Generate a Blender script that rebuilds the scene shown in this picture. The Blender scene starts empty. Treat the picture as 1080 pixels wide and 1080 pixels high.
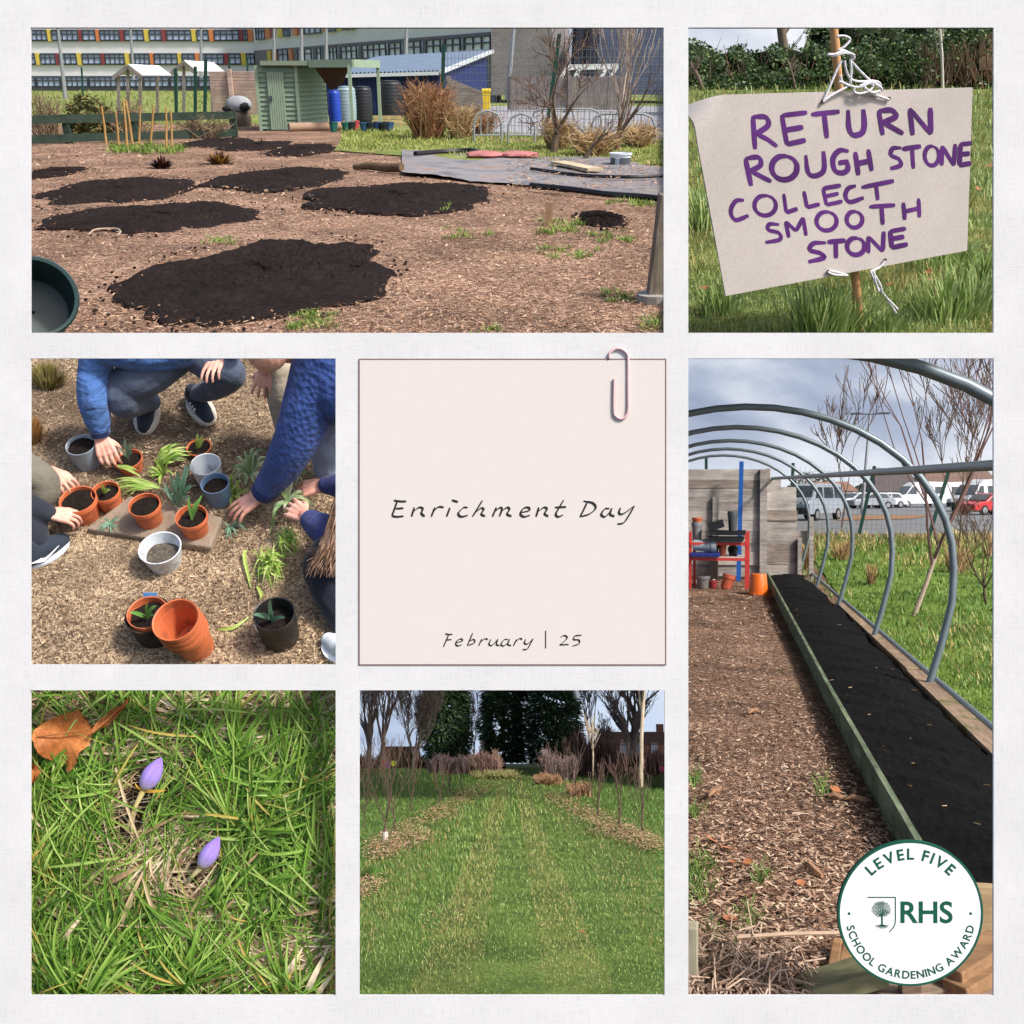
import bpy, bmesh, math, random
import numpy as np
from mathutils import Vector, Matrix, Quaternion

# ------------------------------------------------------------------ camera, world, sun
SC = bpy.context.scene
COL = SC.collection
F = 1080.0                       # focal length in photograph pixels
PITCH = math.radians(23.0)
CAMZ = 1.6
cam_d = bpy.data.cameras.new("camera")
cam = bpy.data.objects.new("camera", cam_d)
COL.objects.link(cam)
cam_d.angle = 2 * math.atan(0.5)
cam_d.clip_start = 0.05
cam_d.clip_end = 2000
cam.location = (0, 0, CAMZ)
cam.rotation_euler = (math.pi / 2 - PITCH, 0, 0)
SC.camera = cam

SUN_AZ = math.radians(115)       # clockwise from straight ahead: right and a little behind the camera
SUN_EL = math.radians(52)
world = bpy.data.worlds.new("World")
SC.world = world
world.use_nodes = True
wn = world.node_tree
bg = wn.nodes["Background"]
sky = wn.nodes.new("ShaderNodeTexSky")
sky.sky_type = 'NISHITA'
sky.sun_disc = False
sky.sun_elevation = SUN_EL
sky.sun_rotation = SUN_AZ
sky.air_density = 1.0
sky.dust_density = 4.0
sky.ozone_density = 1.0
wn.links.new(sky.outputs[0], bg.inputs[0])
bg.inputs[1].default_value = 0.15
sun_d = bpy.data.lights.new("sun", 'SUN')
sun_d.energy = 3.2
sun_d.angle = math.radians(7)
sun_d.color = (1.0, 0.95, 0.88)
sun = bpy.data.objects.new("sun", sun_d)
COL.objects.link(sun)
sd = Vector((math.sin(SUN_AZ) * math.cos(SUN_EL), math.cos(SUN_AZ) * math.cos(SUN_EL), math.sin(SUN_EL)))
sun.rotation_euler = sd.to_track_quat('Z', 'Y').to_euler()
SC.view_settings.view_transform = 'Standard'
SC.view_settings.look = 'None'
SC.view_settings.gamma = 1.0
SC.view_settings.exposure = 0.44
try:
	SC.cycles.max_bounces = 6
	SC.cycles.transparent_max_bounces = 8
except Exception:
	pass

# ------------------------------------------------------------------ placement helpers
CAM_SCALE = 1.0          # scale of the current place about the camera, baked into its meshes
class Place:
	"""one of the pictured places: its own ground plane, local X right, Y away, Z up (metres before scaling)"""
	def __init__(self, name, h, rect, yh=None, a=None, vpx=540, ext=(12, 12, 12, 12)):
		self.name, self.h, self.rect, self.u = name, h, rect, CAM_SCALE
		self.a = a if a is not None else math.atan((540 - yh) / F)
		self.psi = math.atan2((vpx - 540) / F, 1 / math.cos(self.a))
		self.M = (Matrix.Translation((0, 0, CAMZ)) @ Matrix.Rotation(self.a - PITCH, 4, 'X')
				  @ Matrix.Rotation(-self.psi, 4, 'Z') @ Matrix.Translation((0, 0, -h * CAM_SCALE)))
		self.Mi = self.M.inverted()
		x0, y0, x1, y1 = rect
		g = ext                      # how far the place runs on past its opening: left, right, top, bottom
		self.planes = []
		for (n) in (((1, 0, 0), x0 - g[0]), ((-1, 0, 0), x1 + g[1]), ((0, 1, 0), y0 - g[2]), ((0, -1, 0), y1 + g[3])):
			(ax, ay, _), lim = n
			if ax:
				d1, d2 = self.ray(lim, 0), self.ray(lim, 1080)
				inside = self.ray(lim + ax * 50, 540)
			else:
				d1, d2 = self.ray(0, lim), self.ray(1080, lim)
				inside = self.ray(540, lim + ay * 50)
			nn = d1.cross(d2).normalized()
			if nn.dot(inside) > 0:
				nn = -nn
			self.planes.append(nn)          # points outwards, through the eye
	def ray(self, px, py):
		cx, cy = (px - 540) / F, (540 - py) / F
		ca, sa = math.cos(self.a), math.sin(self.a)
		x, y, z = cx, ca + sa * cy, -sa + ca * cy
		cp, sp = math.cos(self.psi), math.sin(self.psi)
		return Vector((x * cp - y * sp, x * sp + y * cp, z))
	def gp(self, px, py, z=0.0):
		d = self.ray(px, py)
		t = (z - self.h) / d.z
		return Vector((d.x * t, d.y * t, z))
	def at(self, px, py, Y):
		d = self.ray(px, py)
		t = Y / d.y
		return Vector((d.x * t, d.y * t, self.h + d.z * t))
	def dist(self, px, py, t):              # point at depth t along the view axis
		d = self.ray(px, py)
		return Vector((d.x * t, d.y * t, self.h + d.z * t))
	def plane(self, px, py, p, n):
		d = self.ray(px, py)
		o = Vector((0, 0, self.h))
		t = (p - o).dot(n) / d.dot(n)
		return o + d * t
	def height(self, px, yb, yt):
		b = self.gp(px, yb)
		return self.at(px, yt, b.y).z
	def mpp(self, py):
		return (self.gp(540, py) - Vector((0, 0, self.h))).length / math.hypot(F, 540 - py)
	def inside(self, p, extra=0.0):
		q = Vector(p) - Vector((0, 0, self.h))
		return all(q.dot(n) <= extra for n in self.planes)

def rnd(a, b):
	return random.uniform(a, b)

# ------------------------------------------------------------------ mesh builder
def frame_of(d):
	d = d.normalized()
	u = Vector((0, 0, 1)) if abs(d.z) < 0.9 else Vector((1, 0, 0))
	s = d.cross(u).normalized()
	return s, s.cross(d).normalized()

class MB:
	def __init__(self):
		self.v, self.f, self.m = [], [], []
	def add(self, vs, fs, mi=0):
		o = len(self.v)
		self.v += [tuple(p) for p in vs]
		self.f += [tuple(i + o for i in q) for q in fs]
		self.m += [mi] * len(fs)
		return self
	def box(self, c, s, rot=None, mi=0, taper=1.0):
		hx, hy, hz = s[0] / 2, s[1] / 2, s[2] / 2
		vs = [Vector((x * hx * (taper if z > 0 else 1), y * hy * (taper if z > 0 else 1), z * hz)) for z in (-1, 1) for y in (-1, 1) for x in (-1, 1)]
		if rot is not None:
			vs = [rot @ p for p in vs]
		vs = [p + Vector(c) for p in vs]
		return self.add(vs, [(0, 2, 3, 1), (4, 5, 7, 6), (0, 1, 5, 4), (2, 6, 7, 3), (0, 4, 6, 2), (1, 3, 7, 5)], mi)
	def beam(self, a, b, w, t, mi=0, up=None):
		a, b = Vector(a), Vector(b)
		d = (b - a).normalized()
		u = Vector(up) if up is not None else (Vector((0, 0, 1)) if abs(d.z) < 0.95 else Vector((0, 1, 0)))
		s = d.cross(u).normalized()
		u = s.cross(d).normalized()
		vs = []
		for p in (a, b):
			for (i, j) in ((-1, -1), (1, -1), (1, 1), (-1, 1)):
				vs.append(p + s * (i * w / 2) + u * (j * t / 2))
		return self.add(vs, [(0, 3, 2, 1), (4, 5, 6, 7), (0, 1, 5, 4), (1, 2, 6, 5), (2, 3, 7, 6), (3, 0, 4, 7)], mi)
	def tube(self, pts, r, n=8, mi=0, cap=True, closed=False):
		pts = [Vector(p) for p in pts]
		k = len(pts)
		rr = r if isinstance(r, (list, tuple)) else [r] * k
		vs, fs = [], []
		s = None
		for i, p in enumerate(pts):
			if closed:
				d = pts[(i + 1) % k] - pts[i - 1]
			else:
				d = pts[min(i + 1, k - 1)] - pts[max(i - 1, 0)]
			if d.length < 1e-9:
				d = Vector((0, 0, 1))
			d.normalize()
			if s is None:
				s, u = frame_of(d)
			else:
				s = s - d * s.dot(d)
				if s.length < 1e-6:
					s, u = frame_of(d)
				s.normalize()
				u = s.cross(d).normalized()
			for j in range(n):
				a = 2 * math.pi * j / n
				vs.append(p + (s * math.cos(a) + u * math.sin(a)) * rr[i])
		m = k if closed else k - 1
		for i in range(m):
			for j in range(n):
				a, b = i * n + j, i * n + (j + 1) % n
				c, e = ((i + 1) % k) * n + (j + 1) % n, ((i + 1) % k) * n + j
				fs.append((a, b, c, e))
		if cap and not closed:
			fs.append(tuple(range(n - 1, -1, -1)))
			fs.append(tuple(range((k - 1) * n, k * n)))
		return self.add(vs, fs, mi)
	def lathe(self, prof, n=24, M=None, mi=0, close_bottom=True):
		vs, fs = [], []
		for (r, z) in prof:
			for j in range(n):
				a = 2 * math.pi * j / n
				p = Vector((r * math.cos(a), r * math.sin(a), z))
				vs.append(M @ p if M is not None else p)
		for i in range(len(prof) - 1):
			for j in range(n):
				fs.append((i * n + j, i * n + (j + 1) % n, (i + 1) * n + (j + 1) % n, (i + 1) * n + j))
		if close_bottom:
			fs.append(tuple(range(n - 1, -1, -1)))
		return self.add(vs, fs, mi)
	def blob(self, c, r, n=10, m=7, mi=0, jit=0.0):
		c = Vector(c)
		vs, fs = [], []
		for i in range(m + 1):
			t = math.pi * i / m
			for j in range(n):
				a = 2 * math.pi * j / n
				k = 1 + (rnd(-jit, jit) if 0 < i < m else 0)
				vs.append(c + Vector((r[0] * math.sin(t) * math.cos(a) * k, r[1] * math.sin(t) * math.sin(a) * k, r[2] * math.cos(t) * k)))
		for i in range(m):
			for j in range(n):
				fs.append((i * n + j, (i + 1) * n + j, (i + 1) * n + (j + 1) % n, i * n + (j + 1) % n))
		return self.add(vs, fs, mi)
	def quad(self, c, u, w, mi=0):
		c, u, w = Vector(c), Vector(u), Vector(w)
		return self.add([c - u - w, c + u - w, c + u + w, c - u + w], [(0, 1, 2, 3)], mi)
	def blade(self, base, tip, w, bend=0.0, mi=0, seg=3, side=None, fold=False):
		"""a leaf blade: a tapering strip from base to tip, arched upwards by bend"""
		base, tip = Vector(base), Vector(tip)
		d = tip - base
		s = side if side is not None else d.cross(Vector((0, 0, 1)))
		if s.length < 1e-6:
			s = Vector((1, 0, 0))
		s = s.normalized()
		vs, fs = [], []
		for i in range(seg + 1):
			t = i / seg
			c = base + d * t + Vector((0, 0, 1)) * (bend * 4 * t * (1 - t))
			ww = w * (0.55 + 0.9 * t - 1.45 * t * t) if i < seg else 0
			if i < seg:
				vs += [c - s * ww, c + s * ww]
			else:
				vs.append(c)
		for i in range(seg - 1):
			fs.append((2 * i, 2 * i + 1, 2 * i + 3, 2 * i + 2))
		fs.append((2 * seg - 2, 2 * seg - 1, 2 * seg))
		return self.add(vs, fs, mi)
	def build(self, name, mats, parent=None, place=None, loc=None, rot=None, smooth=False, clip=None, bevel=0.0, world=None):
		me = bpy.data.meshes.new(name)
		me.from_pydata(self.v, [], self.f)
		if not isinstance(mats, (list, tuple)):
			mats = [mats]
		for m in mats:
			me.materials.append(m)
		if len(mats) > 1:
			me.polygons.foreach_set("material_index", self.m)
		if clip is not None:
			clip_mesh(me, clip[0], clip[1])
		if CAM_SCALE != 1.0:  # scaling about the camera goes into the vertices, not the transform
			co = np.empty(len(me.vertices) * 3)
			me.vertices.foreach_get('co', co)
			me.vertices.foreach_set('co', co * CAM_SCALE)
		if smooth:
			me.polygons.foreach_set("use_smooth", [True] * len(me.polygons))
		me.update()
		o = bpy.data.objects.new(name, me)
		COL.objects.link(o)
		if bevel > 0:
			b = o.modifiers.new("bevel", 'BEVEL')
			b.width = bevel * CAM_SCALE
			b.segments = 2
			b.limit_method = 'ANGLE'
		if smooth:
			mark_smooth(me)
		place_obj(o, parent, place, loc, rot, world)
		return o

def mark_smooth(me, ang=math.radians(40)):
	bm = bmesh.new()
	bm.from_mesh(me)
	for e in bm.edges:
		if len(e.link_faces) == 2 and e.calc_face_angle(0) > ang:
			e.smooth = False
	bm.to_mesh(me)
	bm.free()

def clip_mesh(me, place, T):
	"""trim a mesh at the sides of its opening (T: object to place coordinates)"""
	Ti = T.inverted()
	N = T.to_3x3().transposed()
	o = Ti @ Vector((0, 0, place.h))
	co = np.empty(len(me.vertices) * 3)
	me.vertices.foreach_get("co", co)
	co = co.reshape(-1, 3)
	bm = None
	for n in place.planes:
		nl = (N @ n).normalized()
		if ((co - np.array(o)) @ np.array(nl)).max() > 0:
			if bm is None:
				bm = bmesh.new()
				bm.from_mesh(me)
			bmesh.ops.bisect_plane(bm, geom=bm.verts[:] + bm.edges[:] + bm.faces[:], plane_co=o, plane_no=nl, clear_outer=True)
	if bm is not None:
		bm.to_mesh(me)
		bm.free()

def place_obj(o, parent=None, place=None, loc=None, rot=None, world=None):
	L = Matrix.Translation(Vector(loc if loc is not None else (0, 0, 0)) * CAM_SCALE) @ (rot.to_4x4() if rot is not None else Matrix.Identity(4))
	if parent is not None:
		o.parent = parent
		o.matrix_basis = L
	else:
		o.matrix_basis = (world if world is not None else (place.M if place is not None else Matrix.Identity(4))) @ L

def thing(name, label, cat, place=None, loc=(0, 0, 0), rot=None, group=None, world=None):
	o = bpy.data.objects.new(name, None)
	COL.objects.link(o)
	o.empty_display_size = 0.1
	place_obj(o, None, place, loc, rot, world)
	return tag(o, label, cat, group)

def tag(o, label, cat, group=None, kind=None):
	if label:
		o["label"] = label
	if cat:
		o["category"] = cat
	if group:
		o["group"] = group
	if kind:
		o["kind"] = kind
	return o

def structure(o):
	o["kind"] = "structure"
	return o

def stuff(o, label=None, cat=None):
	o["kind"] = "stuff"
	if label:
		o["label"] = label
	if cat:
		o["category"] = cat
	return o

def T(loc, rot=None):
	return Matrix.Translation(loc) @ (rot.to_4x4() if rot is not None else Matrix.Identity(4))

def Rz(a):
	return Matrix.Rotation(a, 3, 'Z')
def Rx(a):
	return Matrix.Rotation(a, 3, 'X')
def Ry(a):
	return Matrix.Rotation(a, 3, 'Y')

def catmull(pts, k=8, closed=False):
	pts = [Vector(p) for p in pts]
	n = len(pts)
	out = []
	m = n if closed else n - 1
	for i in range(m):
		if closed:
			p0, p1, p2, p3 = pts[i - 1], pts[i], pts[(i + 1) % n], pts[(i + 2) % n]
		else:
			p1, p2 = pts[i], pts[i + 1]
			p0 = pts[i - 1] if i > 0 else p1 * 2 - p2
			p3 = pts[i + 2] if i + 2 < n else p2 * 2 - p1
		for j in range(k):
			t = j / k
			out.append(0.5 * ((2 * p1) + (p2 - p0) * t + (2 * p0 - 5 * p1 + 4 * p2 - p3) * t * t + (3 * p1 - p0 - 3 * p2 + p3) * t ** 3))
	if not closed:
		out.append(pts[-1])
	return out

# ------------------------------------------------------------------ materials
def srgb(r, g, b):
	def c(x):
		x /= 255.0
		return x / 12.92 if x <= 0.04045 else ((x + 0.055) / 1.055) ** 2.4
	return (c(r), c(g), c(b))

def newmat(name, rough=0.8, spec=0.3, metal=0.0):
	m = bpy.data.materials.new(name)
	m.use_nodes = True
	nt = m.node_tree
	b = nt.nodes["Principled BSDF"]
	b.inputs["Roughness"].default_value = rough
	b.inputs["Metallic"].default_value = metal
	b.inputs["Specular IOR Level"].default_value = spec
	return m, nt, b

def ramp(nt, fac, cols, pos=None, interp='LINEAR'):
	r = nt.nodes.new("ShaderNodeValToRGB")
	cr = r.color_ramp
	cr.interpolation = interp
	n = len(cols)
	while len(cr.elements) < n:
		cr.elements.new(0.5)
	for i, c in enumerate(cols):
		cr.elements[i].position = pos[i] if pos else (i / (n - 1) if n > 1 else 0)
		cr.elements[i].color = (*c, 1)
	nt.links.new(fac, r.inputs[0])
	return r.outputs[0]

def coords(nt, scale=(1, 1, 1), rot=(0, 0, 0), kind="Object"):
	tc = nt.nodes.new("ShaderNodeTexCoord")
	mp = nt.nodes.new("ShaderNodeMapping")
	mp.inputs["Scale"].default_value = tuple(q / CAM_SCALE for q in scale) if kind == "Object" else scale
	mp.inputs["Rotation"].default_value = rot
	nt.links.new(tc.outputs[kind], mp.inputs[0])
	return mp.outputs[0]

def noise(nt, vec, scale=5, detail=4, rough=0.6, dist=0.0):
	n = nt.nodes.new("ShaderNodeTexNoise")
	n.inputs["Scale"].default_value = scale
	n.inputs["Detail"].default_value = detail
	n.inputs["Roughness"].default_value = rough
	n.inputs["Distortion"].default_value = dist
	nt.links.new(vec, n.inputs["Vector"])
	return n.outputs["Fac"]

def voronoi(nt, vec, scale=5, out="Color", feature='F1', rand=1.0):
	n = nt.nodes.new("ShaderNodeTexVoronoi")
	n.feature = feature
	n.inputs["Scale"].default_value = scale
	n.inputs["Randomness"].default_value = rand
	nt.links.new(vec, n.inputs["Vector"])
	return n.outputs[out]

def mixc(nt, fac, a, b, mode='MIX'):
	n = nt.nodes.new("ShaderNodeMix")
	n.data_type = 'RGBA'
	n.blend_type = mode
	for (i, v) in ((0, fac), (6, a), (7, b)):
		if isinstance(v, (int, float)):
			n.inputs[i].default_value = v
		elif isinstance(v, tuple):
			n.inputs[i].default_value = (*v, 1)
		else:
			nt.links.new(v, n.inputs[i])
	return n.outputs[2]

def math_n(nt, op, a, b=0.5):
	n = nt.nodes.new("ShaderNodeMath")
	n.operation = op
	for i, v in enumerate((a, b)):
		if isinstance(v, (int, float)):
			n.inputs[i].default_value = v
		else:
			nt.links.new(v, n.inputs[i])
	return n.outputs[0]

def bump(nt, b, h, strength=0.3, dist=0.02):
	n = nt.nodes.new("ShaderNodeBump")
	n.inputs["Strength"].default_value = strength
	n.inputs["Distance"].default_value = dist * CAM_SCALE
	nt.links.new(h, n.inputs["Height"])
	nt.links.new(n.outputs[0], b.inputs["Normal"])

def sc3(c, k):
	return tuple(min(1, x * k) for x in c)

def mat_plain(name, col, rough=0.7, var=0.15, scale=8, bmp=0.15, spec=0.3, metal=0.0, bd=0.01):
	m, nt, b = newmat(name, rough, spec, metal)
	v = coords(nt)
	f = noise(nt, v, scale, 5)
	c = ramp(nt, f, [sc3(col, 1 - var), col, sc3(col, 1 + var)], [0.3, 0.5, 0.7])
	nt.links.new(c, b.inputs["Base Color"])
	if bmp > 0:
		bump(nt, b, noise(nt, v, scale * 6, 3), bmp, bd)
	return m

def mat_isle(name, cols, rough=0.6, spec=0.3, trans=0.0, along=None):
	"""each loose piece (leaf, blade, chip) takes its own colour from the ramp"""
	m, nt, b = newmat(name, rough, spec)
	g = nt.nodes.new("ShaderNodeNewGeometry")
	c = ramp(nt, g.outputs["Random Per Island"], cols)
	f = noise(nt, coords(nt), 14, 3)
	c = mixc(nt, 0.25, c, ramp(nt, f, [(0.25, 0.25, 0.25), (0.9, 0.9, 0.9)], [0.3, 0.7]), 'OVERLAY')
	nt.links.new(c, b.inputs["Base Color"])
	if trans > 0:
		t = nt.nodes.new("ShaderNodeBsdfTranslucent")
		nt.links.new(c, t.inputs[0])
		mx = nt.nodes.new("ShaderNodeMixShader")
		mx.inputs[0].default_value = trans
		nt.links.new(b.outputs[0], mx.inputs[1])
		nt.links.new(t.outputs[0], mx.inputs[2])
		nt.links.new(mx.outputs[0], nt.nodes["Material Output"].inputs[0])
	return m

def mat_wood(name, c1, c2, scale=(3, 30, 30), rough=0.85, bmp=0.3, stain=None, bd=0.004):
	m, nt, b = newmat(name, rough, 0.2)
	v = coords(nt, scale)
	f = noise(nt, v, 1.0, 6, 0.65, 0.6)
	c = ramp(nt, f, [c1, c2], [0.32, 0.68])
	big = noise(nt, coords(nt), 2.3, 4)
	c = mixc(nt, 0.5, c, ramp(nt, big, [(0.3, 0.3, 0.3), (0.72, 0.7, 0.68)], [0.35, 0.65]), 'OVERLAY')
	if stain is not None:
		s = noise(nt, coords(nt), 4.0, 5)
		c = mixc(nt, ramp(nt, s, [(0, 0, 0), (0.8, 0.8, 0.8)], [0.52, 0.66]), c, stain)
	nt.links.new(c, b.inputs["Base Color"])
	bump(nt, b, f, bmp, bd)
	return m

def dirty(m, col, lo=.54, amt=.6, scale=16):
	"""smears of dry soil over a made thing"""
	nt = m.node_tree
	b = nt.nodes['Principled BSDF']
	s = b.inputs['Base Color'].links[0].from_socket
	f = noise(nt, coords(nt), scale, 6, .7)
	nt.links.new(mixc(nt, ramp(nt, f, [(0, 0, 0), (amt,) * 3], [lo, lo + .16]), s, col), b.inputs['Base Color'])
	return m

def mat_mulch(name, cols, scale=30, patch=None, bmp=0.8, bd=0.02, rough=0.95):
	"""layered chips: two sizes of random-coloured cells, with soft large patches of darker and lighter tone"""
	m, nt, b = newmat(name, rough, 0.15)
	v = coords(nt, (1, 1.7, 1), (0, 0, 0.5))
	v2 = coords(nt, (1.9, 1, 1), (0, 0, -0.4))
	a = voronoi(nt, v, scale, "Color")
	a2 = voronoi(nt, v2, scale * 1.9, "Color")
	s1 = nt.nodes.new("ShaderNodeSeparateColor")
	nt.links.new(a, s1.inputs[0])
	s2 = nt.nodes.new("ShaderNodeSeparateColor")
	nt.links.new(a2, s2.inputs[0])
	fac = mixc(nt, 0.5, s1.outputs[0], s2.outputs[1])
	c = ramp(nt, fac, cols)
	big = noise(nt, coords(nt), scale * 0.03, 5, 0.65)
	c = mixc(nt, 0.75, c, ramp(nt, big, [(0.28, 0.28, 0.28), (0.68, 0.68, 0.68)], [0.36, 0.64]), 'OVERLAY')
	if patch is not None:
		p = noise(nt, coords(nt), patch[1], 4, 0.7)
		c = mixc(nt, ramp(nt, p, [(0, 0, 0), (patch[3],) * 3], [patch[2], patch[2] + 0.14]), c, patch[0])
	nt.links.new(c, b.inputs["Base Color"])
	d1 = voronoi(nt, v, scale, "Distance")
	d2 = voronoi(nt, v2, scale * 1.9, "Distance")
	bump(nt, b, math_n(nt, 'ADD', d1, math_n(nt, 'MULTIPLY', d2, 0.6)), bmp, bd)
	return m

def mat_soil(name, col, scale=25, bmp=0.9, bd=0.03):
	m, nt, b = newmat(name, 0.97, 0.12)
	v = coords(nt)
	f = noise(nt, v, scale, 8, 0.75)
	g = noise(nt, v, scale * 0.12, 4)
	c = ramp(nt, f, [sc3(col, 0.45), col, sc3(col, 1.9)], [0.3, 0.52, 0.75])
	c = mixc(nt, 0.5, c, ramp(nt, g, [(0.3,) * 3, (0.7,) * 3], [0.35, 0.65]), 'OVERLAY')
	nt.links.new(c, b.inputs["Base Color"])
	bump(nt, b, f, bmp, bd)
	return m

def mat_ground(name, stops, scale=3.0, fine=60, bmp=0.6, pos=None):
	m, nt, b = newmat(name, 0.95, 0.15)
	v = coords(nt)
	f = noise(nt, v, scale, 8, 0.68)
	c = ramp(nt, f, stops, pos)
	g = noise(nt, v, fine, 4, 0.7)
	c = mixc(nt, 0.7, c, ramp(nt, g, [(0.2,) * 3, (0.75,) * 3], [0.32, 0.68]), 'OVERLAY')
	nt.links.new(c, b.inputs["Base Color"])
	bump(nt, b, g, bmp, 0.03)
	return m

def mat_brick(name, c1, c2, mortar, scale=4.0, rough=0.9):
	m, nt, b = newmat(name, rough, 0.2)
	v = coords(nt, rot=(math.pi / 2, 0, 0))
	t = nt.nodes.new("ShaderNodeTexBrick")
	t.inputs["Color1"].default_value = (*c1, 1)
	t.inputs["Color2"].default_value = (*c2, 1)
	t.inputs["Mortar"].default_value = (*mortar, 1)
	t.inputs["Scale"].default_value = scale
	nt.links.new(v, t.inputs["Vector"])
	f = noise(nt, coords(nt), 0.7, 4)
	c = mixc(nt, 0.4, t.outputs[0], ramp(nt, f, [(0.35,) * 3, (0.65,) * 3], [0.35, 0.65]), 'OVERLAY')
	nt.links.new(c, b.inputs["Base Color"])
	return m

def mat_glass(name, col=(0.03, 0.045, 0.06), rough=0.08):
	m, nt, b = newmat(name, rough, 0.8)
	f = noise(nt, coords(nt), 0.6, 3)
	nt.links.new(ramp(nt, f, [sc3(col, 0.6), sc3(col, 1.8)], [0.35, 0.65]), b.inputs["Base Color"])
	return m

# ------------------------------------------------------------------ growing things
def grow(mb, p, d, length, r, depth, spread=0.55, n=6, up=0.15, kids=(2, 3), seg=3, twig=None, bend=0.12, shrink=0.72, minr=0.002, inside=None):
	"""a limb and everything that grows from it"""
	pts, rr = [p.copy()], [r]
	q, dd = p.copy(), d.normalized()
	for i in range(seg):
		dd = (dd + Vector((rnd(-bend, bend), rnd(-bend, bend), rnd(-bend, bend) + up * 0.35))).normalized()
		q = q + dd * (length / seg)
		pts.append(q.copy())
		rr.append(max(minr, r * (1 - 0.45 * (i + 1) / seg)))
	tgt = twig if (twig is not None and depth <= 1) else mb
	if inside is None or inside(pts[0]):
		tgt.tube(pts, rr, n if depth > 1 else 3, cap=False)
	if depth <= 0:
		return
	k = random.randint(*kids)
	for j in range(k):
		i = seg if j == 0 else random.randint(1, seg)
		s, u = frame_of(dd)
		a = rnd(0, 2 * math.pi)
		sp = spread * rnd(0.6, 1.3) * (0.45 if j == 0 else 1)
		nd = (dd + (s * math.cos(a) + u * math.sin(a)) * sp + Vector((0, 0, up))).normalized()
		grow(mb, pts[i], nd, length * shrink * rnd(0.75, 1.15), max(minr, rr[i] * 0.72), depth - 1, spread, n, up, kids, seg, twig, bend, shrink, minr, inside)

def bare_tree(place, base, height, r, label, group=None, depth=4, lean=(0, 0), bark=None, spread=0.55, kids=(2, 3), name="bare_tree", trunkfrac=0.3, up=0.15, seed=1, twigmat=None, minr=0.004, shrink=0.72):
	random.seed(seed)
	t = thing(name, label, "tree", place, base, group=group)
	trunk, br = MB(), MB()
	d = Vector((lean[0], lean[1], 1)).normalized()
	tp = [Vector((0, 0, -0.03)), d * height * trunkfrac * 0.5 + Vector((rnd(-.02, .02) * height, 0, 0)), d * height * trunkfrac]
	trunk.tube(tp, [r * 1.25, r, r * 0.85], 8, cap=True)
	k = random.randint(max(2, kids[0]), kids[1] + 1) + 1
	for j in range(k):
		a = 2 * math.pi * j / k + rnd(-.4, .4)
		nd = (d + Vector((math.cos(a), math.sin(a), 0)) * spread * (0.25 if j == 0 else rnd(0.7, 1.2))).normalized()
		s = tp[2] if j < 2 else tp[1].lerp(tp[2], rnd(0.3, 0.95))
		grow(br, s, nd, height * 0.32 * rnd(.8, 1.15), r * 0.65, depth - 1, spread, 5, up, kids, 3, None, 0.13, shrink, minr)
	trunk.build("trunk", bark, t, smooth=True, clip=(place, T(base)))
	br.build("branches", twigmat or bark, t, clip=(place, T(base)))
	return t

def leaf_cloud(mb, sample, n, size, flat=0.4, mi=0, aspect=1.6):
	for _ in range(n):
		p = sample()
		if p is None:
			continue
		a = Vector((rnd(-1, 1), rnd(-1, 1), rnd(-1, 1) * flat)).normalized()
		b = a.cross(Vector((rnd(-1, 1), rnd(-1, 1), rnd(-1, 1)))).normalized()
		s = size * rnd(0.6, 1.3)
		mb.add([p - a * s * aspect, p + b * s * 0.7, p + a * s * aspect, p - b * s * 0.7], [(0, 1, 2, 3)], mi)

def copy_tree(o, parent=None):
	c = o.copy()
	COL.objects.link(c)
	if parent is not None:
		c.parent = parent
	for ch in o.children:
		copy_tree(ch, c)
	return c

def ground_sheet(place, pts_px, z=0.0, name="ground", mat=None, nx=1, ny=1, amp=0.0, seed=0, freq=2.0):
	"""a sheet over the ground between four picture corners (near left, near right, far right, far left)"""
	c = [place.gp(x, y, z) for x, y in pts_px]
	mb = MB()
	rs = random.Random(seed)
	ph = [(rs.uniform(.5, 1.6) * freq, rs.uniform(.5, 1.6) * freq, rs.uniform(0, 6)) for _ in range(6)]
	vs = []
	for j in range(ny + 1):
		for i in range(nx + 1):
			t, s = (j / ny) ** 2 if ny > 1 else j / ny, i / nx
			p = c[0].lerp(c[1], s).lerp(c[3].lerp(c[2], s), t)
			if amp:
				p.z += amp * sum(math.sin(p.x * a + p.y * b * 0.7 + q) for a, b, q in ph) / 3
			vs.append(p)
	w = nx + 1
	mb.add(vs, [(j * w + i, j * w + i + 1, (j + 1) * w + i + 1, (j + 1) * w + i) for j in range(ny) for i in range(nx)])
	return mb.build(name, mat, place=place, smooth=amp > 0)

class Field:
	"""smooth random value over the plane"""
	def __init__(self, seed, freq, n=7):
		r = random.Random(seed)
		self.k = [(r.gauss(0, 1) * freq, r.gauss(0, 1) * freq, r.uniform(0, 6.3)) for _ in range(n)]
	def __call__(self, x, y):
		return sum(math.sin(a * x + b * y + c) for a, b, c in self.k) / math.sqrt(len(self.k))

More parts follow.
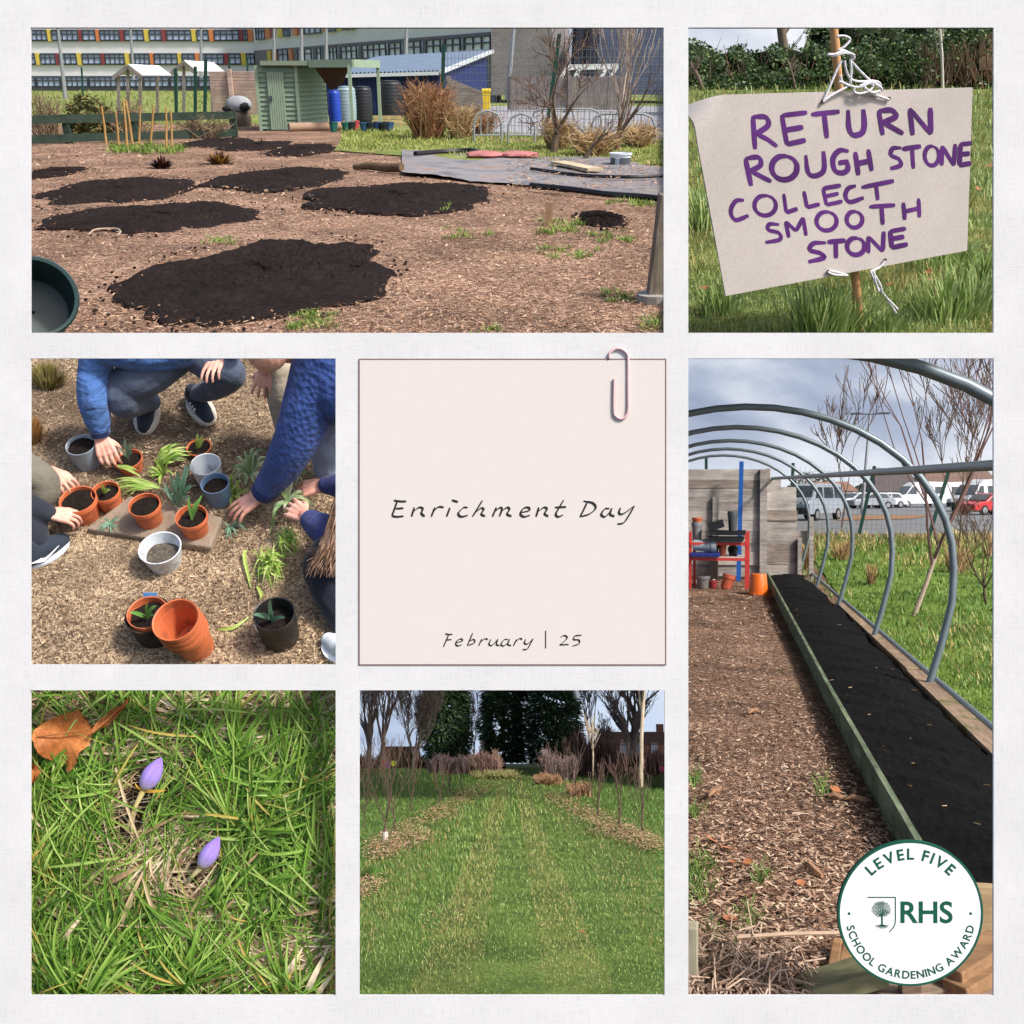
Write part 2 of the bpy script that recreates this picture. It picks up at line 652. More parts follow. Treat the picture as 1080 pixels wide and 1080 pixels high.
# ------------------------------------------------------------------ sky behind everything
def build_sky():
	R = 640.0
	mb = MB()
	na, ne = 40, 30
	vs = []
	for j in range(ne + 1):
		el = math.radians(-62 + 90 * j / ne)
		for i in range(na + 1):
			az = math.radians(-52 + 104 * i / na)
			vs.append((R * math.sin(az) * math.cos(el), R * math.cos(az) * math.cos(el), R * math.sin(el)))
	w = na + 1
	mb.add(vs, [(j * w + i, j * w + i + 1, (j + 1) * w + i + 1, (j + 1) * w + i) for j in range(ne) for i in range(na)])
	m = bpy.data.materials.new("cloudy_sky")
	m.use_nodes = True
	nt = m.node_tree
	nt.nodes.remove(nt.nodes["Principled BSDF"])
	e = nt.nodes.new("ShaderNodeEmission")
	v = coords(nt, (0.005, 0.005, 0.0105))
	f = noise(nt, v, 1.15, 6, 0.5, 0.35)
	g = noise(nt, v, 0.6, 3, 0.5)
	c = ramp(nt, f, [srgb(134, 146, 170), srgb(164, 174, 194), srgb(204, 209, 219), srgb(232, 234, 238)], [0.34, 0.44, 0.53, 0.64])
	c = mixc(nt, ramp(nt, g, [(0,) * 3, (0.55,) * 3], [0.5, 0.66]), c, srgb(150, 178, 214))
	nt.links.new(c, e.inputs[0])
	e.inputs[1].default_value = .92
	nt.links.new(e.outputs[0], nt.nodes["Material Output"].inputs[0])
	o = mb.build("sky", m, loc=(0, 0, CAMZ), smooth=True)
	structure(o)
build_sky()

# ------------------------------------------------------------------ the display board (its own plane faces the camera)
BD = 1.0                                            # metres from the camera
PXM = BD / F
BW = cam.matrix_basis @ Matrix.Translation((0, 0, -BD))     # board plane: x right, y up, z to the viewer
BW = Matrix.Translation(cam.location) @ cam.rotation_euler.to_matrix().to_4x4() @ Matrix.Translation((0, 0, -BD))
def bp(px, py, z=0.0):
	return Vector(((px - 540) * PXM, (540 - py) * PXM, z))

WINDOWS = dict(garden=(32, 29, 700, 351), sign=(726, 29, 1048, 351), planting=(32, 378, 354, 701),
			   crocus=(32, 728, 354, 1050), lawn=(379, 728, 701, 1050), tunnel=(726, 378, 1048, 1050))

def mat_linen():
	m, nt, b = newmat("white_linen_paper", 0.9, 0.1)
	v = coords(nt)
	w1 = noise(nt, coords(nt, (1, 0.06, 1)), 900, 2)
	w2 = noise(nt, coords(nt, (0.06, 1, 1)), 900, 2)
	cl = noise(nt, v, 9, 4, 0.6)
	f = math_n(nt, 'ADD', w1, w2)
	c = ramp(nt, f, [(0.52, 0.523, 0.526), (0.585, 0.588, 0.59)], [0.75, 1.15])
	c = mixc(nt, 0.22, c, ramp(nt, cl, [(0.42,) * 3, (0.62,) * 3], [0.4, 0.6]), 'OVERLAY')
	nt.links.new(c, b.inputs["Base Color"])
	bump(nt, b, f, 0.10, 0.0004)
	return m

def build_board():
	xs = sorted({-25, 1105} | {r[0] for r in WINDOWS.values()} | {r[2] for r in WINDOWS.values()})
	ys = sorted({-25, 1105} | {r[1] for r in WINDOWS.values()} | {r[3] for r in WINDOWS.values()})
	bm = bmesh.new()
	V = {}
	def vert(i, j):
		if (i, j) not in V:
			V[(i, j)] = bm.verts.new(bp(xs[i], ys[j]))
		return V[(i, j)]
	for i in range(len(xs) - 1):
		for j in range(len(ys) - 1):
			cx, cy = (xs[i] + xs[i + 1]) / 2, (ys[j] + ys[j + 1]) / 2
			if any(r[0] < cx < r[2] and r[1] < cy < r[3] for r in WINDOWS.values()):
				continue
			bm.faces.new((vert(i, j), vert(i, j + 1), vert(i + 1, j + 1), vert(i + 1, j)))
	bmesh.ops.recalc_face_normals(bm, faces=bm.faces)
	g = bmesh.ops.extrude_face_region(bm, geom=bm.faces[:])
	bmesh.ops.translate(bm, verts=[e for e in g["geom"] if isinstance(e, bmesh.types.BMVert)], vec=(0, 0, -0.0025))
	bmesh.ops.recalc_face_normals(bm, faces=bm.faces)
	me = bpy.data.meshes.new("display_board")
	bm.to_mesh(me)
	bm.free()
	me.materials.append(mat_linen())
	o = bpy.data.objects.new("display_board", me)
	COL.objects.link(o)
	o.matrix_basis = BW
	tag(o, "white linen textured board with six cut openings around a pink card", "board")
build_board()

# ---- strokes: pen lines laid on a flat surface
def stroke_mb(mb, pts, w, z=0.0, mi=0, nib=None):
	"""flat ribbon along pts (2D Vectors); nib = (angle, thin ratio) gives a broad-nib line"""
	n = len(pts)
	L, R = [], []
	for i in range(n):
		d = pts[min(i + 1, n - 1)] - pts[max(i - 1, 0)]
		if d.length < 1e-9:
			d = Vector((1, 0))
		d.normalize()
		ww = w
		if nib:
			a = math.atan2(d.y, d.x) - nib[0]
			ww = w * (nib[1] + (1 - nib[1]) * abs(math.sin(a)))
			t = i / (n - 1)
			ww *= 0.6 + 0.4 * min(1, 6 * t, 6 * (1 - t) + 0.3)
		s = Vector((-d.y, d.x)) * ww / 2
		L.append(pts[i] + s)
		R.append(pts[i] - s)
	vs = [(p.x, p.y, z) for p in L] + [(p.x, p.y, z) for p in R]
	mb.add(vs, [(i, n + i, n + i + 1, i + 1) for i in range(n - 1)], mi)
	if not nib:
		for c in (pts[0], pts[-1]):
			k = 8
			o = [(c.x + math.cos(2 * math.pi * j / k) * w * 0.42, c.y + math.sin(2 * math.pi * j / k) * w * 0.42, z - 0.00004) for j in range(k)]
			mb.add(o, [tuple(range(k))], mi)

def smooth2(pts, k=6, closed=False):
	if len(pts) == 2:
		a, b = Vector(pts[0]), Vector(pts[1])
		return [a.lerp(b, t / 6) for t in range(7)]
	return [Vector((p.x, p.y)) for p in catmull([(x, y, 0) for x, y in pts], k, closed)]

CARD_TEXT = [
 # E n r i c h m e n t   D a y   (picture zoom coordinates)
 [(151,521),(143,545),(134,568)], [(140,518),(160,521),(181,521)], [(147,545),(172,543)], [(134,568),(150,571),(172,569)],
 [(207,540),(198,571)], [(202,556),(222,541),(234,545),(230,560),(241,570)],
 [(274,540),(262,571)], [(267,556),(284,540),(303,540)],
 [(323,541),(312,571)], [(329,517),(349,523)],
 [(381,541),(366,542),(350,560),(360,571),(381,566)],
 [(429,517),(412,545),(396,571)], [(404,559),(424,543),(432,548),(425,562),(437,570)],
 [(474,540),(461,571)], [(467,556),(484,542),(492,546),(484,570)], [(489,555),(508,541),(516,547),(509,562),(523,570)],
 [(556,557),(580,551),(578,541),(562,544),(552,561),(563,571),(583,566)],
 [(612,540),(603,571)], [(607,556),(628,541),(638,546),(631,561),(643,570)],
 [(693,516),(679,540),(667,562),(675,571),(691,565)], [(664,541),(701,539)],
 [(769,524),(758,548),(746,571)], [(757,520),(788,527),(796,544),(776,562),(746,571)],
 [(842,544),(826,546),(815,563),(826,571),(843,556),(850,543)], [(848,545),(844,563),(858,570)],
 [(877,541),(873,559),(887,561),(923,535)], [(923,535),(905,566),(888,590),(867,595)],
]
CARD_DATE = [
 [(319,954),(310,975),(302,994)], [(307,951),(320,954),(331,953)], [(311,972),(328,970)],
 [(344,980),(362,976),(360,968),(346,974),(342,986),(350,991),(362,986)],
 [(397,949),(388,970),(380,988)], [(385,976),(400,970),(402,981),(380,990)],
 [(427,968),(416,991)], [(421,980),(436,968),(446,970)],
 [(456,969),(450,985),(460,989),(478,970)], [(479,968),(474,986),(484,990)],
 [(512,970),(499,971),(489,986),(498,991),(512,979),(517,969)], [(516,971),(511,986),(522,990)],
 [(540,969),(529,991)], [(534,980),(549,967),(558,970)],
 [(569,969),(565,982),(576,984),(594,967)], [(594,967),(584,985),(574,1001),(559,1003)],
 [(682,963),(695,957),(704,964),(694,977),(679,988)], [(679,988),(709,986)],
 [(751,956),(729,958)], [(729,958),(725,970),(742,972),(742,984),(721,992)],
]

def build_card():
	t = thing("pink_card", "blush pink square card with thin brown outline and handwritten title", "card", world=BW, loc=bp(540, 540, 0.0004))
	x0, y0, x1, y1 = 379, 379, 702, 701
	off = bp(540, 540)
	mb = MB()
	c = bp((x0 + x1) / 2, (y0 + y1) / 2)
	mb.box(c, ((x1 - x0) * PXM, (y1 - y0) * PXM, 0.0006))
	mb.build("paper", mat_plain("blush_card", srgb(202, 195, 190), 0.9, 0.01, 60, 0.03, 0.05), t)
	ln = MB()
	w = 1.3 * PXM
	z = 0.0005
	for (a, b) in (((x0, y0), (x1, y0)), ((x1, y0), (x1, y1)), ((x1, y1), (x0, y1)), ((x0, y1), (x0, y0))):
		p, q = bp(*a), bp(*b)
		d = (q - p).normalized() * w / 2
		stroke_mb(ln, [Vector((p.x, p.y)), Vector((q.x, q.y))], w, z)
	ln.build("outline", mat_plain("brown_line", srgb(120, 98, 90), 0.8, 0.02, 9, 0), t)
	ink = mat_plain("black_ink", (0.012, 0.011, 0.011), 0.7, 0.1, 40, 0)
	for (nm, data, wd) in (("title", CARD_TEXT, 2.9), ("date", CARD_DATE, 2.0)):
		mb = MB()
		for i, s in enumerate(data):
			pts = [(370 + x / 3.086, 360 + y / 3.086) for x, y in s]
			pts = [(bp(x, y).x, bp(x, y).y) for x, y in pts]
			stroke_mb(mb, smooth2(pts), wd * PXM, 0.0006 + i * 0.000002, nib=(math.radians(40), 0.35))
		if nm == "date":
			a, b = bp(370 + 634 / 3.086, 360 + 942 / 3.086), bp(370 + 634 / 3.086, 360 + 998 / 3.086)
			stroke_mb(mb, [Vector((a.x, a.y)), Vector((b.x, b.y))], 1.1 * PXM, 0.0006)
		mb.build(nm, ink, t)
build_card()

def build_clip():
	path = [(642.5, 378, .0016), (643, 373, .0022), (648, 368.5, .002), (655, 368.5, .002), (661.5, 374, .002), (662.3, 382, .002), (662.3, 410, .002),
			(662.3, 432, .0024), (659.5, 439.5, .0024), (654.5, 442, .0024), (649.5, 439.5, .0024), (647.3, 433, .0024), (647.6, 400, .0024)]
	mb = MB()
	mb.tube(catmull([bp(*p) for p in path], 6), 1.4 * PXM, 10)
	m, nt, b = newmat("rose_gold_wire", 0.5, 0.3, 0.0)
	nt.links.new(ramp(nt, noise(nt, coords(nt), 30, 2), [srgb(196, 160, 162), srgb(212, 182, 182)], [0.3, 0.7]), b.inputs["Base Color"])
	o = mb.build("paperclip", m, world=BW, smooth=True)
	tag(o, "rose gold wire paperclip clasping the top edge of pink card", "paperclip")
build_clip()

# ================================================================== the school garden (wide opening, top left)
random.seed(11)
CAM_SCALE = 1.0
G = Place("garden", 1.6, WINDOWS["garden"], yh=80, ext=(260, 12, 60, 12))
def GM(x, y):                       # ground point -> translation
	return G.gp(x, y)

MULCH_COLS = [srgb(62, 46, 38), srgb(104, 79, 64), srgb(138, 108, 89), srgb(168, 138, 116), srgb(208, 182, 158)]
MAT_MULCH = mat_mulch("bark_mulch", MULCH_COLS, 26, (srgb(84, 62, 50), 0.35, 0.55, 0.55))
MAT_CHIP = mat_isle("bark_chip", [srgb(70, 47, 37), srgb(108, 77, 60), srgb(144, 108, 86), srgb(180, 146, 118), srgb(202, 174, 148)], 0.9, 0.1)
MAT_SOIL = mat_soil("compost", srgb(40, 32, 30), 22, 1.0, .035)
MAT_GRASS_G = mat_ground("rough_grass", [srgb(92, 96, 56), srgb(112, 124, 62), srgb(136, 140, 84), srgb(158, 148, 104)], 1.2, 40, 0.6, [0.3, 0.45, 0.58, 0.72])
MAT_BLADE = mat_isle("grass_blade", [srgb(62, 88, 30), srgb(92, 122, 44), srgb(126, 154, 66), srgb(158, 176, 92)], 0.55, 0.3, 0.25)
MAT_STRAW = mat_isle("dry_stalk", [srgb(112, 86, 58), srgb(158, 126, 88), srgb(190, 160, 118), srgb(214, 190, 150)], 0.8, 0.2, 0.15)

structure(ground_sheet(G, [(-240, 363), (712, 363), (712, 131), (-240, 131)], 0, "ground", MAT_MULCH, 60, 60, 0.022, 3, 1.1))
far_lawn = ground_sheet(G, [(-240, 131.5), (712, 131.5), (712, 84.2), (-240, 84.2)], -0.02, "lawn", MAT_GRASS_G)
structure(far_lawn)

def chips(place, region, n, size, mat, name, zfun=None, label=None, thick=0.25, seed=3, mind=0.0):
	random.seed(seed)
	mb = MB()
	for _ in range(n):
		px, py = rnd(region[0], region[2]), rnd(region[1], region[3])
		p = place.gp(px, py)
		if zfun is not None:
			z = zfun(p.x, p.y)
			if z is None:
				continue
			p.z = z
		l = size * rnd(0.5, 1.5)
		k = max(1.0, (p.y / mind) if mind else 1.0)
		l *= k
		a = rnd(0, math.pi)
		d = Vector((math.cos(a), math.sin(a), rnd(-.35, .35)))
		s = Vector((-math.sin(a), math.cos(a), rnd(-.35, .35)))
		p.z += l * 0.18
		w = l * rnd(0.18, 0.4)
		mb.add([p - d * l * .5 - s * w * .4, p - d * l * .4 + s * w * .5, p + d * l * .5 + s * w * .3, p + d * l * .45 - s * w * .5], [(0, 1, 2, 3)])
	o = mb.build(name, mat, place=place)
	return stuff(o, label)

_gf = Field(3, 1.1)
chips(G, (-120, 150, 710, 362), 26000, 0.03, MAT_CHIP, "wood_chips", lambda x, y: 0.012, "loose bark chips spread over the paths between the beds", seed=5, mind=9)

chips(G, (536, 172, 710, 206), 1000, .03, MAT_CHIP, "wood_chips", lambda x, y: .075, "stray bark chips scattered over the grey membrane", seed=6, mind=9)
# ---- compost mounds
def mound(px0, py0, px1, py1, hgt, label, seed, name="soil_bed", group="dark soil beds on the bark mulch", nz=56, tone=None, power=0.5):
	a, b = G.gp((px0 + px1) / 2, py1), G.gp((px0 + px1) / 2, py0)
	hgt *= .62
	c = (a + b) / 2
	ry = (b.y - a.y) / 2
	rx = (px1 - px0) / 2 * G.mpp((py0 + py1) / 2)
	f1, f2 = Field(seed, 3.2 / max(rx, .3)), Field(seed + 50, 9 / max(rx, .3))
	f3 = Field(seed + 90, 17.0, 9)
	mb = MB()
	na = 130
	vs = []
	for i in range(nz + 1):
		r = i / nz
		for j in range(na):
			t = 2 * math.pi * j / na
			ed = 1 + 0.13 * f1(math.cos(t) * rx, math.sin(t) * rx) + 0.06 * f2(math.cos(t) * rx, math.sin(t) * rx) + 0.02 * math.sin(13 * t + seed) + 0.012 * math.sin(29 * t + seed * 2)
			sq = 1 / (abs(math.cos(t)) ** 2.2 + abs(math.sin(t)) ** 2.2) ** (1 / 2.2) * .9
			x, y = r * rx * math.cos(t) * ed * sq, r * ry * math.sin(t) * ed * sq
			z = rnd(-.012, .012) * (1 + ry / 7) * (r < .97) + hgt * (1 - r ** 3) * (0.75 + 0.22 * f1(x * 1.3, y * 0.7) + 0.09 * f2(x, y * .5)) + hgt * 0.2 * f3(x, y * .6) * (1 - r ** 4)
			vs.append((x, y, max(z, 0) + 0.015 - 0.05 * (r > 0.995)))
	fs = [(i * na + j, i * na + (j + 1) % na, (i + 1) * na + (j + 1) % na, (i + 1) * na + j) for i in range(nz) for j in range(na)]
	mb.add(vs, fs)
	random.seed(seed)
	for q in range(130):                                   # clods on the heap and crumbs thrown past the edge
		t = rnd(0, 6.28)
		r = rnd(0.94, 1.12)
		s = rnd(.004, .014) * (1 + ry / 8)
		x, y = r * rx * math.cos(t), r * ry * math.sin(t)
		z = 0.01 if r > .97 else hgt * (1 - r ** 3) * (0.75 + 0.22 * f1(x * 1.3, y * 0.7) + 0.09 * f2(x, y * .5))
		mb.blob((x, y, max(z, 0) + s * .5), (s, s * 1.5, s * .8), 5, 3, 0, .35)
	o = mb.build(name, tone or MAT_SOIL, place=G, loc=c, smooth=True, clip=(G, T(c)))
	tag(o, label, "soil bed", group)
	return o

mound(129, 251, 424, 347, 0.10, "largest dark soil mound, nearest on the bark mulch", 1)
mound(42, 188, 210, 220, 0.09, "dark soil bed at left running into the bed just in front", 2)
mound(54, 214, 286, 250, 0.08, "dark soil bed at left with small weeds and a dropped stick", 3)
mound(234, 176, 370, 203, 0.08, "dark soil bed behind the nearest mound, below the shed", 4)
mound(318, 193, 524, 228, 0.09, "dark soil bed in the middle with a pointed right end", 5)
mound(26, 177, 90, 188, 0.07, "dark soil bed cut by the left edge of garden picture", 6)
mound(195, 146, 272, 156, 0.09, "small distant soil bed below the green fence end", 7)
mound(236, 149.5, 308, 160, 0.08, "small distant soil bed below the green shed corner", 8)
mound(282, 153, 356, 166, 0.08, "small distant soil bed right of the leafy red plants", 9)
mound(606, 224, 660, 243, 0.09, "low crumbly soil heap among weeds near the timber post", 10)

# ---- grass tufts and weeds
def tuft(mb, p, r, h, n, w=0.006, lean=0.6):
	for _ in range(n):
		a, q = rnd(0, 6.28), r * math.sqrt(rnd(0, 1))
		b = Vector((p.x + q * math.cos(a), p.y + q * math.sin(a), p.z))
		hh = h * rnd(.5, 1.2)
		a2 = rnd(0, 6.28)
		tip = b + Vector((math.cos(a2) * hh * lean * rnd(.2, 1), math.sin(a2) * hh * lean * rnd(.2, 1), hh))
		mb.blade(b, tip, w, 0.0, 0, 2)

def weeds(spec, label, seed, mat=MAT_BLADE, name="weed_patch", group="weed patches on the mulch"):
	random.seed(seed)
	mb = MB()
	px, py, wpx, hpx, n = spec
	for _ in range(max(3, n // 14)):
		p = G.gp(px + rnd(-wpx, wpx), py + rnd(-hpx, hpx))
		k = G.mpp(py)
		tuft(mb, p, k * 6, k * rnd(3, 7), 16, k * 0.7, 2.0)
	o = mb.build(name, mat, place=G, clip=(G, Matrix.Identity(4)))
	tag(o, label, "weeds", group)
weeds((332, 338, 22, 8, 500), "feathery green weeds at right edge of the nearest mound", 1)
weeds((305, 345, 14, 3, 120), "low green weeds in front of nearest mound", 2)
weeds((232, 256, 15, 4, 220), "green grass tuft behind the nearest mound", 3)
weeds((205, 236, 18, 3, 120), "little weeds growing on the left soil bed", 4)
weeds((590, 240, 22, 7, 420), "bright weeds round the short wooden stake", 5)
weeds((640, 250, 30, 6, 260), "weeds on bare soil left of the timber post", 6)
weeds((600, 268, 32, 7, 260), "sparse weeds on mulch below the wooden stake", 7)
weeds((655, 312, 20, 6, 200), "grass at the foot of the timber post", 8)
weeds((690, 342, 14, 8, 260), "thick grass in the bottom right garden corner", 9)
weeds((512, 349, 14, 3, 90), "tiny grass tuft at bottom of the mulch", 10)
weeds((670, 216, 34, 4, 300), "grass strip under the black pipe", 11)
weeds((492, 246, 26, 7, 130), "scattered seedlings right of the middle soil bed", 12)
weeds((470, 222, 8, 4, 60), "pale weeds at the front edge of the middle soil bed", 13)
weeds((155, 158, 36, 4, 900), "bright grass patch under the bamboo canes", 14)

# grass verge beyond the mulch: one mass
def verge():
	random.seed(8)
	mb = MB()
	for _ in range(9000):
		px = rnd(360, 711)
		y0 = 138 + 0.00008 * (px - 360) ** 2 + 4 * (px - 360) / 350
		py = rnd(y0, y0 + 20 + 12 * (px - 360) / 350)
		if px < 430 and py > 160:
			continue
		p = G.gp(px, min(py, 176))
		k = G.mpp(py)
		hh = k * rnd(2, 6)
		a = rnd(0, 6.28)
		mb.blade(p, p + Vector((math.cos(a) * hh * .7, math.sin(a) * hh, hh)), k * .7, 0, 0, 2)
	o = mb.build("verge_grass", mat_isle("verge_blade", [srgb(96, 112, 48), srgb(124, 140, 62), srgb(150, 158, 84), srgb(176, 170, 110)], 0.7, 0.2, 0.2), place=G)
	stuff(o, "rough green and straw grass along the back of the mulch")
	v = ground_sheet(G, [(352, 158), (712, 186), (712, 140), (372, 131)], 0.03, "verge", MAT_GRASS_G, 20, 6, 0.01, 4)
	structure(v)
	mb = MB()
	for _ in range(3600):
		px, py = rnd(-160, 300), rnd(97, 138)
		p = G.gp(px, py)
		k = G.mpp(py)
		hh = k * rnd(1.5, 4)
		mb.blade(p, p + Vector((rnd(-1, 1) * hh, rnd(-1, 1) * hh, hh)), k * .7, 0, 0, 2)
	stuff(mb.build("far_grass", MAT_BLADE, place=G), "rough grass between the fence and the school")
verge()

# ---- green post-and-rail fence
GREEN_DK = mat_wood("dark_green_paint", srgb(32, 46, 40), srgb(56, 70, 60))
def rail_fence():
	b0, b1 = G.gp(-230, 162), G.gp(250, 145)
	t = thing("rail_fence", "low dark green post and rail fence across the left of garden", "fence", G, b0)
	d = b1 - b0
	L = d.length
	hz = G.height(140, 149, 121)
	for px in (-228, -140, -66, 2, 73, 144, 248):
		s = (1 / (162 - 80) - 0) and ((G.gp(px, 162 - 17 * (px + 230) / 480).x - b0.x) / d.x)
		p = d * s
		mb = MB()
		mb.box((p.x, p.y, hz * .5), (.16, .14, hz * 1.12), None)
		mb.build("post", GREEN_DK, t, clip=(G, T(b0)))
	for (z, w) in ((hz * 0.9, .2), (hz * 0.2, .2)):
		mb = MB()
		mb.beam(Vector((0, -.1, z)), d + Vector((0, -.1, z)), .05, w)
		mb.build("rail", GREEN_DK, t, clip=(G, T(b0)))
rail_fence()

# ---- bamboo canes in the grass patch
CANE = mat_wood("bamboo", srgb(170, 128, 74), srgb(208, 168, 108), (20, 20, 4))
for i, (xb, yb, xt, yt, lab) in enumerate(((112, 152, 107, 112, "first cane from the left, leaning left"), (125, 155, 122, 118, "second bamboo cane from the left"),
		(134, 156, 130, 104, "tall pale cane at the left of a crossed bunch"), (140, 155, 133, 106, "pale cane in the crossed bunch leaning left"),
		(146, 153, 148, 112, "short cane right of the crossed bunch"), (158, 154, 162, 111, "cane standing clear in the middle of patch"),
		(175, 156, 175, 113, "thick cane second from the right"), (181, 155, 180, 116, "rightmost cane in the grass patch"))):
	b = G.gp(xb, yb)
	tp = G.at(xt, yt, b.y - .15)
	mb = MB()
	mb.tube([Vector((0, 0, -.05)), (tp - b) * .5 + Vector((.01, 0, 0)), tp - b], [.03, .026, .02], 6)
	o = mb.build("bamboo_cane", CANE, place=G, loc=b)
	tag(o, "bamboo stick in the garden: " + lab, "cane", "bamboo canes in the grass patch")

# ---- leafy red plants
def red_plant(x, y, wpx, hpx, label, seed, cols):
	random.seed(seed)
	b = G.gp(x, y)
	k = G.mpp(y)
	m = mat_isle("red_leaf", cols, 0.5, 0.4)
	mb = MB()
	for _ in range(170):
		a, r = rnd(0, 6.28), math.sqrt(rnd(0, 1))
		R = wpx / 2 * k
		base = Vector((math.cos(a) * R * r * .3, math.sin(a) * R * r * .3, 0))
		tip = Vector((math.cos(a) * R * r, math.sin(a) * R * r * .8, hpx * k * rnd(.35, 1) * (1.1 - .6 * r)))
		mb.blade(base, tip, k * rnd(1.4, 2.6), .02, 0, 3)
	o = mb.build("leafy_plant", m, place=G, loc=b)
	tag(o, label, "plant")
red_plant(171, 178, 38, 15, "dark purple leafed plant low on the mulch", 4, [srgb(30, 18, 18), srgb(58, 32, 26), srgb(92, 56, 34)])
red_plant(232, 173, 44, 16, "brown and yellow leafed plant with one upright shoot", 5, [srgb(40, 22, 18), srgb(96, 56, 32), srgb(150, 110, 50), srgb(178, 160, 70)])

# ---- the school: long facade and the nearer wing
WHITE_R = mat_plain("white_render", srgb(220, 220, 220), 0.8, 0.05, 0.3, 0)
PANE = mat_glass("school_glass", srgb(150, 162, 184), 0.35)  # reflected sky is painted into the pale base colour
FRAME_DK = mat_plain("dark_frame", srgb(62, 68, 80), 0.5, 0.05, 3, 0)
FRAME_W = mat_plain("pale_frame", srgb(196, 198, 200), 0.5, 0.05, 3, 0)
GREYB = mat_brick("grey_brick", srgb(112, 108, 110), srgb(136, 132, 132), srgb(120, 118, 118), 5)
PANEL = {k: mat_plain(k + "_panel", c, 0.5, 0.04, 2, 0) for k, c in (("orange", srgb(206, 126, 78)), ("red", srgb(136, 66, 70)), ("yellow", srgb(212, 188, 84)))}
def facade_piece(t, A, B, n, x0, x1, z0, z1, off, nm, mats, mull=0, frame=None, T0=None):
	"""window or panel on the wall from A to B (world-flat), between distances x0..x1 and heights z0..z1"""
	d = (B - A).normalized()
	p = A + d * ((x0 + x1) / 2) + n * off + Vector((0, 0, (z0 + z1) / 2))
	R = Matrix((d, -n, Vector((0, 0, 1)))).transposed()
	mb = MB()
	mb.box((0, 0, 0), (x1 - x0, .16, z1 - z0))
	o = mb.build(nm, mats, t, loc=p, rot=R, clip=(G, T(T0) @ T(p, R)))
	if mull:
		fr = MB()
		w, h = x1 - x0, z1 - z0
		fw = 0.10
		for i in range(mull + 1):
			fr.box((-w / 2 + w * i / mull, -.12, 0), (fw, .12, h))
		for zz in (-h / 2, h * .12, h / 2):
			fr.box((0, -.125, zz), (w, .10, fw))
		fr.build("frame", frame, o, clip=(G, T(T0) @ T(p, R)))
	return o

